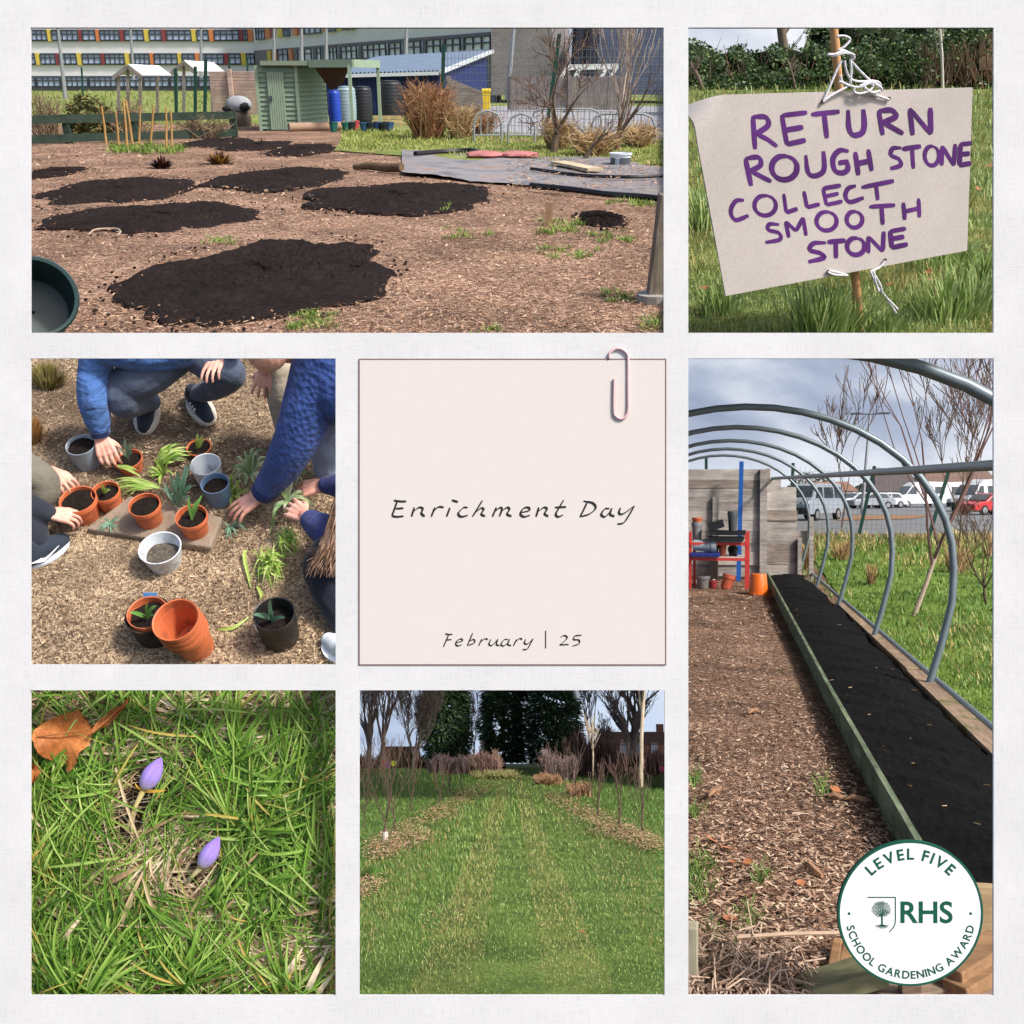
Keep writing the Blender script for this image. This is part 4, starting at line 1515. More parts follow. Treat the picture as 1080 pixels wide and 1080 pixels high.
def membrane():
	m, nt, b = newmat("weed_membrane", .55, .35)
	v = coords(nt)
	f = noise(nt, v, 1.6, 6, .7)
	c = ramp(nt, f, [srgb(78, 77, 82), srgb(116, 114, 118), srgb(138, 132, 130), srgb(140, 114, 96)], [.28, .44, .55, .64])
	nt.links.new(c, b.inputs["Base Color"])
	bump(nt, b, noise(nt, v, 5, 5), .5, .05)
	cor = [G.gp(x, y, .03) for x, y in ((424, 186), (712, 212), (712, 182), (600, 170), (520, 165), (450, 161))]
	mb = MB()
	n = 40
	random.seed(6)
	f1 = Field(77, 1.5)
	vs = []
	for j in range(15):
		t = j / 14
		for i in range(n + 1):
			s = i / n
			px = 424 + 288 * s
			y0 = 186 + 26 * s
			y1 = 161 + 21 * s * s
			py = y0 + (y1 - y0) * t + (.8 * f1(px * .2, 3) if j in (0, 14) else 0)
			p = G.gp(px, py, 0)
			p.z = .035 + .035 * max(0, f1(p.x * .9, p.y * .5))
			vs.append(p)
	mb.add(vs, [(j * (n + 1) + i, j * (n + 1) + i + 1, (j + 1) * (n + 1) + i + 1, (j + 1) * (n + 1) + i) for j in range(14) for i in range(n)])
	o = mb.build("ground_sheet", m, place=G, smooth=True)
	tag(o, "grey weed membrane laid flat and part covered in chips", "membrane")
	mb = MB()
	for (pts, r) in (([(560, 197), (600, 201), (640, 205), (680, 207), (712, 210)], .045), ([(438, 163), (470, 160), (500, 160), (505, 165)], .06), ([(560, 179), (610, 184), (660, 188), (712, 186)], .03)):
		mb = MB()
		q = catmull([G.gp(x, y, .07) + Vector((0, 0, rnd(-.02, .03))) for x, y in pts], 6)
		mb.tube(q, r, 6)
		o = mb.build("black_pipe", mat_plain("black_rubber", srgb(26, 26, 30), .5, .1, 4, 0), place=G, smooth=True, clip=(G, Matrix.Identity(4)))
		tag(o, {.045: "black pipe along the near edge of the grey membrane", .06: "rolled black plastic at the back corner of the membrane", .03: "thin black pipe lying across the grey membrane"}[r], "pipe")
	b = G.gp(536, 168)
	for i, dx in enumerate((-.55, .25)):
		mb = MB()
		mb.blob((dx * .85, 0, .09), (.42, .4, .08), 16, 8, 0, .12)
		o = mb.build("red_sack", mat_plain("red_sack", srgb(176, 112, 110), .7, .2, 5, .5), place=G, loc=b, smooth=True)
		tag(o, ("left" if i == 0 else "right") + " one of two flat red sacks on the membrane", "sack", "red sacks on the membrane")
	mb = MB()
	a, c = G.gp(588, 171, .09), G.gp(628, 179, .09)
	mb.beam(a, c, .3, .05)
	o = mb.build("plank", mat_wood("bare_plank", srgb(166, 150, 124), srgb(196, 182, 156)), place=G)
	tag(o, "bare wooden plank lying on the grey membrane", "plank")
membrane()
def bucket():
	b = G.gp(654, 178)
	k = G.mpp(178)
	t = thing("bucket", "white plastic tub with printed band standing on the membrane", "bucket", G, b)
	r, h = 11.5 * k, 16 * k
	mb = MB()
	mb.lathe([(r * .85, 0), (r * .97, h * .9), (r * 1.05, h * .9), (r * 1.05, h), (r * .95, h), (r * .93, h * .85), (0.01, h * .8)], 24)
	mb.build("tub", mat_plain("white_tub", srgb(214, 220, 224), .4, .04, 3, 0), t, smooth=True)
	mb = MB()
	mb.lathe([(r * .885, h * .22), (r * .965, h * .72)], 24, close_bottom=False)
	m, nt, b_ = newmat("printed_band", .5)
	f = voronoi(nt, coords(nt, (1, 1, 1)), 5, "Color")
	s = nt.nodes.new("ShaderNodeSeparateColor")
	nt.links.new(f, s.inputs[0])
	nt.links.new(ramp(nt, s.outputs[0], [srgb(84, 92, 100), srgb(176, 190, 196), srgb(216, 220, 222)], [.15, .4, .6], 'CONSTANT'), b_.inputs["Base Color"])
	mb.build("printed_band", m, t, smooth=True)
bucket()
def log_edge():
	b = G.gp(374, 180)
	e = G.gp(424, 184)
	mb = MB()
	d = e - b
	mb.tube([Vector((0, 0, .06)), d * .3 + Vector((0, .05, .1)), d * .7 + Vector((0, -.05, .1)), d + Vector((0, 0, .12))], [.05, .07, .08, .08], 10)
	o = mb.build("log", mat_wood("bark_log", srgb(78, 62, 46), srgb(116, 96, 74)), place=G, loc=b, smooth=True)
	tag(o, "brown log lying where the mulch meets the membrane", "log")
	b = G.gp(578, 238)
	tp = G.at(580, 213, b.y)
	mb = MB()
	mb.beam(Vector((0, 0, -.05)), tp - b, .09, .06, up=(0, 1, 0))
	tag(mb.build("stake", mat_wood("stake_wood", srgb(130, 100, 78), srgb(170, 138, 110), (20, 20, 3)), place=G, loc=b), "short wooden stake standing in the weeds", "stake")
	b = G.gp(690, 318)
	mb = MB()
	tp = G.at(706, 205, b.y)
	mb.beam(Vector((0, 0, -.2)), tp - b + Vector((0, 0, 0)), .15, .15, up=(0, 1, 0))
	t = thing("timber_post", "grey weathered timber post at the right of the garden", "post", G, b)
	mb.build("post", mat_wood("grey_post", srgb(92, 84, 76), srgb(146, 134, 120), (14, 14, 3), .9, .5), t, bevel=.008, clip=(G, T(b)))
	mb = MB()
	mb.lathe([(.14, -.05), (.14, .06), (.02, .075)], 12)
	mb.build("footing", mat_plain("concrete", srgb(150, 148, 142), .9, .1, 8, .3), t, clip=(G, T(b)))
log_edge()
def corner_tub():
	b = G.gp(28, 366)
	k = G.mpp(350)
	t = thing("garden_tub", "dark green ribbed plastic tub cut by the left garden edge", "tub", G, b)
	r = 42 * k
	h = .50
	mb = MB()
	r *= .88
	R_ = Rz(.5) @ Rx(math.radians(64))
	b = b + Vector((.02, .12, .16))
	prof = [(r * .8, 0)]
	for i in range(7):
		z = h * (i + .5) / 7.5
		prof += [(r * (.82 + .12 * i / 7), z), (r * (.84 + .12 * i / 7) + .006, z + .02)]
	prof += [(r * .97, h * .93), (r * 1.06, h * .94), (r * 1.07, h * .97), (r * 1.03, h), (r * .95, h * .99), (r * .86, h * .3), (0.01, h * .28)]
	mb.lathe(prof, 40)
	mb.build("body", mat_plain("dark_green_plastic", srgb(34, 58, 56), .35, .12, 4, .05, .5), t, smooth=True, clip=(G, T(b - Vector((.02, .12, .16))) @ T((.02, .12, .16), R_)), loc=Vector((.02, .12, .16)), rot=R_)
corner_tub()
def stick():
	mb = MB()
	mb.tube(catmull([G.gp(x, y, .09) for x, y in ((94, 247), (101, 242), (121, 241), (127, 244), (124, 248))], 5), .010, 6)
	tag(mb.build("dropped_stick", mat_plain("pale_stick", srgb(170, 150, 130), .8, .1, 8, 0), place=G), "bent pale stick lying on front left soil bed", "stick")
stick()

# ---- shrubs and trees
STALK = mat_isle("brown_stalk", [srgb(96, 66, 48), srgb(140, 98, 68), srgb(176, 132, 96), srgb(196, 164, 128)], .85, .15, .1)
def dry_shrub(x, yb, wpx, yt, label, seed, n=420, mat=None):
	random.seed(seed)
	b = G.gp(x, yb)
	k = G.mpp(yb)
	h = G.height(x, yb, yt)
	mb = MB()
	for _ in range(n):
		a = rnd(0, 6.28)
		r = math.sqrt(rnd(0, 1))
		base = Vector((math.cos(a) * wpx * k * .22 * r, math.sin(a) * .5 * r, 0))
		hh = h * rnd(.35, 1.0)
		top = base + Vector((rnd(-1, 1) * wpx * k * .34, rnd(-.5, .5), hh))
		mid = base.lerp(top, .55) + Vector((rnd(-.1, .1), 0, hh * .12))
		mb.tube([base, mid, top], [.014, .010, .005], 3, cap=False)
		for _ in range(2):
			p = mid.lerp(top, rnd(0, .9))
			mb.tube([p, p + Vector((rnd(-.35, .35), rnd(-.2, .2), rnd(-.05, .3)))], [.008, .004], 3, cap=False)
	o = mb.build("dry_shrub", mat or STALK, place=G, loc=b, clip=(G, T(b)))
	tag(o, label, "shrub", "dry brown shrubs along the verge")
dry_shrub(452, 147, 66, 86, "large rusty brown dry shrub before the blue store", 1, 520)
dry_shrub(486, 147, 40, 112, "straw coloured dry shrub right of the rusty one", 2, 260, MAT_STRAW)
dry_shrub(510, 143, 34, 118, "low dry brush at the foot of the slat screen", 3, 160)
dry_shrub(588, 158, 40, 126, "dry grass round the branching tree trunk", 4, 200, MAT_STRAW)
dry_shrub(625, 165, 60, 138, "dry grass clump in front of the thin trees", 5, 240, MAT_STRAW)
dry_shrub(672, 156, 50, 132, "dry grass at the far right of verge", 6, 160, MAT_STRAW)
def green_bush():
	random.seed(9)
	b = G.gp(97, 146)
	k = G.mpp(146)
	mb = MB()
	def s():
		a, r = rnd(0, 6.28), math.sqrt(rnd(0, 1))
		return Vector((math.cos(a) * 27 * k * r, math.sin(a) * .6 * r, rnd(.1, 1) * 46 * k * (1 - .55 * r * r)))
	leaf_cloud(mb, s, 1500, .055)
	for _ in range(60):
		a = rnd(-1, 1)
		mb.tube([(a * .2, 0, 0), (a * 24 * k, rnd(-.3, .3), rnd(20, 48) * k)], [.012, .005], 3, cap=False)
	o = mb.build("bush", mat_isle("dull_leaf", [srgb(62, 66, 40), srgb(92, 96, 54), srgb(120, 120, 72), srgb(120, 100, 74)], .7, .2, .2), place=G, loc=b)
	tag(o, "loose olive green bush behind the dark green fence", "bush")
	for (x, yb, wpx, yt, lab, sd) in ((50, 148, 44, 98, "bare brown brush at the far left behind fence", 21), (215, 146, 70, 124, "thin dry brush behind the right fence end", 22), (140, 146, 60, 104, "thin bare twigs behind the bamboo canes", 23)):
		dry_shrub(x, yb, wpx, yt, lab, sd, 110, mat_isle("grey_brush", [srgb(90, 76, 62), srgb(132, 112, 90), srgb(150, 136, 110)], .9, .1))
green_bush()

BARK1 = mat_plain("grey_bark", srgb(104, 90, 76), .9, .25, 12, .4)
TWIG1 = mat_plain("brown_twig", srgb(98, 80, 68), .9, .15, 6, 0)
b = G.gp(584, 163)
bare_tree(G, b, G.height(584, 163, 20), .075, "leafless branching fruit tree on the verge, its trunk leaning right", "leafless trees on the garden verge", 6, (.14, 0), BARK1, 1.0, (2, 3), trunkfrac=.16, up=.1, seed=7, twigmat=TWIG1, minr=.0085, shrink=.72)
b = G.gp(650, 160)
bare_tree(G, b, G.height(650, 160, 10), .05, "slim leafless tree with reddish twigs right of the fruit tree", "leafless trees on the garden verge", 5, (.1, 0), mat_plain("red_bark", srgb(120, 84, 72), .9, .2, 9, .2), .5, (2, 3), trunkfrac=.25, up=.35, seed=12, twigmat=mat_plain("pale_twig", srgb(166, 150, 140), .9, .15, 6, 0), minr=.007, shrink=.8)
b = G.gp(612, 172)
bare_tree(G, b, G.height(612, 172, 100), .04, "small crooked leafless sapling in the dry grass", "leafless trees on the garden verge", 4, (.75, 0), BARK1, .6, (2, 2), trunkfrac=.35, up=.1, seed=15, twigmat=TWIG1, minr=.006)
b = G.gp(640, 164)
bare_tree(G, b, G.height(640, 164, 60), .045, "leaning leafless sapling crossing the rightmost barrier", "leafless trees on the garden verge", 4, (.6, 0), BARK1, .45, (2, 2), trunkfrac=.35, up=.2, seed=18, twigmat=TWIG1, minr=.006)
# ================================================================== the cardboard notice on a cane (top right)
CAM_SCALE = 3.4
S = Place("sign", 0.47, WINDOWS["sign"], yh=50, ext=(12, 60, 60, 12))
GRASS_L = [srgb(84, 106, 52), srgb(114, 138, 70), srgb(144, 164, 92), srgb(176, 188, 126)]
MAT_SG = mat_isle("long_grass", GRASS_L, 0.5, 0.35, 0.3)
MAT_SG2 = mat_isle("straw_grass", [srgb(110, 112, 58), srgb(150, 140, 84), srgb(176, 166, 108)], 0.6, 0.2, 0.2)
structure(ground_sheet(S, [(714, 363), (1110, 363), (1110, 62), (714, 62)], 0, "ground", mat_ground("turf", [srgb(66, 72, 36), srgb(92, 104, 50), srgb(122, 130, 70), srgb(120, 100, 70)], 2.2, 60, .7, [.3, .48, .6, .75]), 30, 20, 0.006, 5))

def tussock_field(place, reg, n, hpx, mats, name, label, seed, wpx=1.0, fld=None, tall=None, zfun=None, lean=0.8, thresh=0.35, ysc=1.0, pick=None):
	"""grass over a stretch of ground, taller in clumps"""
	random.seed(seed)
	f1 = Field(seed, fld or 3.0)
	f2 = Field(seed + 7, (fld or 3.0) * 2.7)
	mbs = [MB() for _ in mats]
	for _ in range(n):
		px, py = rnd(reg[0], reg[2]), rnd(reg[1], reg[3])
		p = place.gp(px, py)
		if zfun is not None:
			z = zfun(p.x, p.y, px, py)
			if z is None:
				continue
			p.z = z
		k = place.mpp(py)
		c = f1(p.x, p.y * ysc)
		hh = k * hpx * rnd(.5, 1.2) * (1 + .6 * max(0, c)) * (tall(px, py) if tall else 1)
		a = 1.2 * f2(p.x, p.y * ysc) + rnd(-3.14, 3.14)
		q = p + Vector((math.cos(a) * hh * lean * rnd(.2, 1), math.sin(a) * hh * lean * rnd(.2, 1), hh * rnd(.55, 1)))
		i = 0
		v = f2(p.x * .6, p.y * .6 * ysc) + rnd(-.9, .9)
		if len(mats) > 1 and v < -thresh - .35:
			i = 1
		if len(mats) > 2 and v > thresh + .3:
			i = 2
		if pick:
			i = pick(p.x, p.y)
		mbs[i].blade(p, q, k * wpx * rnd(.6, 1.2), hh * .12, 0, 2 if hpx < 12 else 3)
	for i, mb in enumerate(mbs):
		if mb.v:
			stuff(mb.build(name, mats[i], place=place), label)

tussock_field(S, (716, 96, 1110, 362), 19000, 9, [MAT_SG, MAT_SG2], "grass", "long uneven grass behind the cardboard notice", 31, .9, 5.0, thresh=-.1)
def sign_tufts():
	random.seed(5)
	for (x, y, r, n, hp) in ((866, 356, 40, 420, 62), (1012, 330, 50, 520, 46), (740, 240, 16, 160, 40), (990, 280, 30, 260, 36), (760, 330, 26, 200, 34), (925, 352, 26, 180, 30), (1040, 300, 30, 300, 40)):
		mb = MB()
		for _ in range(n):
			px, py = x + random.gauss(0, r * .42), y + random.gauss(0, r * .14)
			py = min(py, 361)
			p = S.gp(px, py)
			k = S.mpp(y)
			hh = hp * k * rnd(.5, 1.15)
			dx = (px - x) / r
			q = p + Vector((dx * hh * rnd(.2, .9) + rnd(-.3, .3) * hh, rnd(-.4, .4) * hh, hh * rnd(.6, 1)))
			mb.blade(p, q, k * 1.3, hh * .14, 0, 4)
		o = mb.build("grass_tussock", MAT_SG, place=S, clip=(S, Matrix.Identity(4)))
		tag(o, {866: "tall grass tussock below the notice, left of the cane", 1012: "broad grass tussock at lower right of the notice", 740: "narrow grass tussock left of the cardboard edge", 990: "grass tussock just under the right cardboard corner",
				760: "grass tussock at the bottom left under the notice", 925: "short grass tuft right of the cane foot", 1040: "grass tussock at the right edge of notice picture"}[x], "grass tuft", "grass tussocks round the notice")
sign_tufts()
def leaf_obj(place, p, size, mat, label, seed, group, name="fallen_leaf", tilt=.5, lift=.01):
	random.seed(seed)
	mb = MB()
	n = 6
	L, R, C = [], [], []
	for i in range(n + 1):
		t = i / n
		w = math.sin(math.pi * min(1, t * .97 + .02)) ** .8 * .42
		z = .18 * (t - .5) ** 2
		C.append(Vector((t - .5, 0, z - .03)))
		L.append(Vector((t - .5, w, z + .10 * w)))
		R.append(Vector((t - .5, -w, z + .16 * w)))
	mb.add([v * size for v in C + L + R], [(i, i + 1, n + 2 + i, n + 1 + i) for i in range(n)] + [(i + 1, i, 2 * n + 2 + i, 2 * n + 3 + i) for i in range(n)])
	rot = Rz(rnd(0, 6.28)) @ Rx(rnd(-tilt, tilt)) @ Ry(rnd(-tilt, tilt))
	o = mb.build(name, mat, place=place, loc=p + Vector((0, 0, lift)), rot=rot, smooth=True)
	return tag(o, label, "leaf", group)
LEAFM = mat_plain("brown_leaf", srgb(150, 96, 62), .7, .3, 40, .2)
for i, (x, y, s, lab) in enumerate(((742, 314, 15, "pale brown fallen leaf at far left under notice"), (774, 318, 11, "small brown leaf left of the lowest card corner"), (978, 296, 9, "upper brown leaf right of the hanging string"), (981, 305, 9, "brown leaf in the middle of worn grass path"),
		(992, 326, 14, "largest orange brown leaf on the worn path"), (987, 318, 8, "little brown leaf just above the largest one"), (1044, 180, 9, "brown leaf on grass right of the cardboard edge"), (937, 310, 9, "dull leaf between the string end and path"), (1030, 205, 8, "small leaf right of the card, by the grass edge"))):
	p = S.gp(x, y)
	leaf_obj(S, p, s * S.mpp(y), LEAFM, lab, i, "fallen leaves round the notice", lift=.02)

def hedge():
	random.seed(17)
	b = S.gp(885, 93)
	t = thing("hedge", "dark evergreen hedge with bare twigs running behind the notice", "hedge", S, b)
	k = S.mpp(93)
	leafm = mat_isle("hedge_leaf", [srgb(34, 50, 28), srgb(52, 76, 40), srgb(78, 102, 56), srgb(112, 130, 80)], .5, .4, .15)
	mb = MB()
	def top(px):
		if px < 850:
			return 41 + 9 * math.sin((px - 726) / 26) * (px < 800) + 6 * (px > 788) + 5 * math.sin(px / 7.0) * .6
		return 20 + 4 * math.sin(px / 17)
	f = Field(4, .09)
	for _ in range(18500):
		px = rnd(712, 1160)
		yt = top(px)
		py = rnd(yt, 99)
		if f(px * 1.1, py * 2.2) < -.9 and rnd(0, 1) < .85:
			continue
		Y = b.y + rnd(-.35, .5) + .25 * f(px, py * 2) + (py - 60) * -.004
		p = S.at(px, py, Y) - b
		if px > 985 and py > 58 and rnd(0, 1) < .6:
			continue
		a = Vector((rnd(-1, 1), rnd(-1, 1), rnd(-.6, .6))).normalized()
		c = a.cross(Vector((rnd(-1, 1), rnd(-1, 1), rnd(-1, 1)))).normalized()
		s = k * rnd(.9, 2.0)
		mb.add([p - a * s * 1.5, p + c * s * .8, p + a * s * 1.5, p - c * s * .8], [(0, 1, 2, 3)])
	mb.build("foliage", leafm, t, clip=(S, T(b)))
	core = MB()  # opaque dark sheet added so no sky shows between the leaves
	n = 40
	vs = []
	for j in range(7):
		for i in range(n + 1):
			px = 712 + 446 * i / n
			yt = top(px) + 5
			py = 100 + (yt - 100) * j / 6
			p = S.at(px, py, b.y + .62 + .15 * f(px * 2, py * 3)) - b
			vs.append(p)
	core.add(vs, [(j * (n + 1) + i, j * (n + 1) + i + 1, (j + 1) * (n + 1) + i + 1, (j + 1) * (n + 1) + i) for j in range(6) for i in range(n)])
	core.build("dark_backing", mat_soil("hedge_backing", srgb(40, 46, 30), 8), t, smooth=True, clip=(S, T(b)))
	tw = MB()
	for _ in range(260):
		px = random.choice((rnd(714, 1060), rnd(975, 1055), rnd(975, 1055)))
		y0 = rnd(80, 98)
		p = S.at(px, y0, b.y - .3 + rnd(0, .3)) - b
		q = S.at(px + rnd(-14, 14), y0 - rnd(14, 50), b.y - .35 + rnd(0, .3)) - b
		m = p.lerp(q, .5) + Vector((rnd(-.04, .04), 0, 0))
		tw.tube([p, m, q], [k * .5, k * .4, k * .2], 3, cap=False)
	tw.build("twigs", mat_isle("hedge_twig", [srgb(96, 78, 62), srgb(138, 118, 98), srgb(120, 84, 62)], .9), t, clip=(S, T(b)))
hedge()
BARK2 = mat_plain("bark_grey_brown", srgb(110, 96, 84), .9, .2, 6, .3)
def sign_trunks():
	for (x0, y0, x1, y1, w, Y, lab, m) in ((829, 96, 822, 15, 9, 15.4, "grey tree trunk rising above the low part of hedge", BARK2), (995, 94, 990, 15, 2.6, 13.2, "thin white birch stem before the right hedge", mat_plain("birch_white", srgb(196, 190, 180), .8, .15, 5, .2)),
			(742, 97, 728, 66, 4, 13.4, "leaning grey branch at the hedge's far left foot", BARK2), (840, 92, 830, 62, 2, 13.4, "thin grey sapling before the hedge left of string", BARK2)):
		a, c = S.at(x0, y0, Y), S.at(x1, y1, Y)
		a.z = 0
		k = Y / F
		t = thing("tree", lab, "tree", S, a)
		mb = MB()
		d = c - a
		mb.tube([Vector((0, 0, -.02)), d * .5 + Vector((.01, 0, 0)), d], [w * k * .55, w * k * .5, w * k * .42], 10)
		mb.build("trunk", m, t, smooth=True, clip=(S, T(a)))
		mb = MB()
		random.seed(int(x0))
		for _ in range(5):
			s = d * rnd(.35, .9)
			grow(mb, s, Vector((rnd(-1, 1), rnd(-.3, .3), rnd(.5, 1))), d.length * .25, w * k * .16, 2, .6, 4, .2, minr=k * .3)
		mb.build("branches", m, t, clip=(S, T(a)))
	Y = 17.0
	a = S.at(985, 70, Y)
	t = thing("brick_house", "red brick house end half hidden behind the right hedge", "house", S, a)
	w = MB()
	q = [S.at(x, y, Y) - a for x, y in ((972, 80), (1002, 80), (1004, 34), (972, 34))]
	w.add(q + [p + Vector((0, 1, 0)) for p in q], [(0, 1, 2, 3), (1, 5, 6, 2), (4, 0, 3, 7), (3, 2, 6, 7)])
	w.build("wall", mat_brick("red_brick", srgb(126, 78, 66), srgb(150, 96, 80), srgb(150, 130, 120), 9), t, clip=(S, T(a)))
	r = MB()
	q = [S.at(x, y, Y - .1) - a for x, y in ((970, 35), (1008, 35), (1010, 15), (970, 15))]
	r.add(q + [p + Vector((0, 1, .1)) for p in q], [(0, 1, 2, 3), (1, 5, 6, 2), (4, 0, 3, 7), (3, 2, 6, 7)])
	r.build("roof", mat_plain("brown_tile", srgb(104, 80, 72), .9, .15, 6, .2), t, clip=(S, T(a)))
	a = S.at(1033, 72, 13.8)
	t = thing("panel_fence", "brown wooden panel fence at the far right behind notice", "fence", S, a)
	for i in range(4):
		p, q = S.at(1032 + i * 8, 74, 13.8) - a, S.at(1032 + i * 8, 35, 13.8) - a
		mb = MB()
		mb.beam(p + Vector((.045, 0, 0)), q + Vector((.045, 0, 0)), .075, .02, up=(0, 1, 0))
		mb.build("board", mat_wood("brown_board", srgb(112, 92, 74), srgb(146, 124, 100), (20, 20, 3)), t, clip=(S, T(a)))
sign_trunks()

# ---- the cardboard itself
SN = Vector((math.sin(math.radians(24)), -math.cos(math.radians(24)), 0))
SP = S.dist(885, 200, 1.68)
def sgn(px, py, off=0.0):
	return S.plane(px, py, SP, SN) + SN * off
def z3(x, y):
	return (710 + x / 2.919, 10 + y / 2.919)

def sign_board():
	t = thing("cardboard_notice", "buff cardboard notice with purple capitals tied to a bamboo cane", "sign", S, SP)
	tl, tr, br, bl = (48, 266), (922, 240), (905, 742), (162, 882)
	nx, ny = 36, 26
	vs = []
	for j in range(ny + 1):
		v = j / ny
		for i in range(nx + 1):
			u = i / nx
			x = (tl[0] * (1 - u) + tr[0] * u) * (1 - v) + (bl[0] * (1 - u) + br[0] * u) * v
			y = (tl[1] * (1 - u) + tr[1] * u) * (1 - v) + (bl[1] * (1 - u) + br[1] * u) * v
			px, py = z3(x, y)
			c = max(0, 1 - (u / .13 + v / .20))                     # the top left corner bends back
			if c > 0:
				px += 8 * c
				py += 16 * c * c
			off = -.05 * c * c
			vs.append(sgn(px, py, off) - SP)
	w = nx + 1
	n = len(vs)
	mb = MB()
	f = [(j * w + i, (j + 1) * w + i, (j + 1) * w + i + 1, j * w + i + 1) for j in range(ny) for i in range(nx)]
	mb.add(vs + [p - SN * .0025 for p in vs], f + [tuple(q + n for q in reversed(a)) for a in f])
	ring = [i for i in range(w)] + [j * w + nx for j in range(1, ny + 1)] + [ny * w + i for i in range(nx - 1, -1, -1)] + [j * w for j in range(ny - 1, 0, -1)]
	mb.add([vs[i] for i in ring] + [vs[i] - SN * .0025 for i in ring], [(i, (i + 1) % len(ring), len(ring) + (i + 1) % len(ring), len(ring) + i) for i in range(len(ring))])
	m, nt, b = newmat("buff_card", .9, .1)
	v = coords(nt)
	c = ramp(nt, noise(nt, v, 6, 5), [srgb(184, 176, 171), srgb(195, 187, 181)], [.35, .65])
	c = mixc(nt, .16, c, ramp(nt, noise(nt, v, 240, 2, .8), [(.3,) * 3, (.7,) * 3], [.35, .65]), 'OVERLAY')
	nt.links.new(c, b.inputs["Base Color"])
	mb.build("card", m, t, smooth=True)
	ink = mat_plain("purple_marker", srgb(84, 36, 108), .6, .45, 12, 0)
	E = lambda cx, cy, rx, ry: [(cx + rx * math.cos(a), cy + ry * math.sin(a)) for a in [2 * math.pi * i / 10 - 1.4 for i in range(11)]]
	lines = [
	 [[(245,328),(252,430)], [(245,330),(285,332),(291,358),(252,384)], [(258,384),(290,400),(320,422)], [(334,324),(350,416)], [(335,326),(412,317)], [(342,372),(400,362)], [(350,415),(408,402)],
	  [(425,323),(512,314)], [(464,320),(473,396)], [(538,309),(541,365),(555,386),(580,380),(588,355),(585,307)], [(632,310),(645,386)], [(632,312),(672,310),(684,330),(640,349)], [(648,348),(708,382)], [(728,304),(737,386)], [(728,304),(793,383)], [(793,383),(791,302)]],
	 [[(222,458),(240,543)], [(222,459),(262,455),(268,480),(232,499)], [(240,498),(302,530)], E(342,487,39,37), [(408,448),(414,498),(430,512),(455,505),(465,485),(462,436)], [(540,436),(512,434),(492,458),(497,494),(520,503),(537,492),(536,470)], [(508,472),(540,468)],
	  [(560,438),(570,510)], [(600,430),(611,497)], [(565,474),(606,466)], [(702,426),(676,428),(670,448),(695,461),(699,480),(668,490)], [(704,430),(763,421)], [(735,427),(739,490)], E(796,450,22,30), [(828,420),(826,480)], [(828,420),(864,480)], [(864,480),(868,414)], [(884,414),(881,479)], [(882,415),(919,411)], [(880,446),(913,443)], [(880,479),(917,473)]],
	 [[(218,594),(192,597),(177,628),(192,655),(232,641)], E(283,610,33,31), [(340,574),(348,632)], [(348,632),(383,620)], [(402,566),(412,616)], [(412,616),(451,606)], [(461,557),(472,608)], [(460,558),(516,548)], [(468,582),(509,573)], [(472,608),(521,597)], [(562,549),(538,558),(530,582),(545,599),(586,586)], [(580,554),(630,544),(679,534)], [(624,546),(630,593)]],
	 [[(326,656),(296,655),(293,672),(325,682),(328,702),(284,711)], [(346,646),(356,696)], [(346,646),(378,676)], [(378,676),(400,634)], [(400,634),(409,690)], E(472,645,31,29), E(558,640,24,25), [(604,601),(683,596)], [(641,599),(645,656)], [(708,588),(713,641)], [(755,575),(758,633)], [(711,616),(757,605)]],
	 [[(470,714),(432,716),(420,736),(452,746),(464,760),(416,773)], [(474,712),(531,707)], [(500,712),(501,762)], E(562,725,27,26), [(600,694),(601,746)], [(600,694),(645,741)], [(645,741),(648,679)], [(667,677),(673,729)], [(666,679),(716,670)], [(670,702),(711,695)], [(672,729),(722,718)]],
	]
	lines = [lines[0], lines[1][:10], lines[2], lines[3], lines[4], lines[1][10:]]
	for li, strokes in enumerate(lines):
		tmp = MB()
		for i, s in enumerate(strokes):
			dy = {2: -7, 3: 6, 4: 4}.get(li, 0)
			stroke_mb(tmp, smooth2([z3(q[0], q[1] + dy) for q in s], 5), (5.6 if li < 2 else (4.9 if li == 5 else (4.4 if li < 4 else 5.0))) * rnd(1.0, 1.2), 0.00008 * i, nib=(math.radians(48), .68))
		out = MB()
		vv = []
		for (x, y, z) in tmp.v:
			off = z * .5
			vv.append(sgn(x, y, off + .0003) - SP)
		out.add(vv, tmp.f)
		out.build("lettering", ink, t)
	for (x, y) in ((866, 107), (936, 104), (872, 286), (932, 274)):
		mb = MB()
		c = sgn(x, y, .0028) - SP
		mb.tube([c, c + SN * .0016], .0032, 12)
		mb.build("eyelet", mat_plain("dark_hole", srgb(66, 58, 54), .8, .1, 20, 0), t)
sign_board()

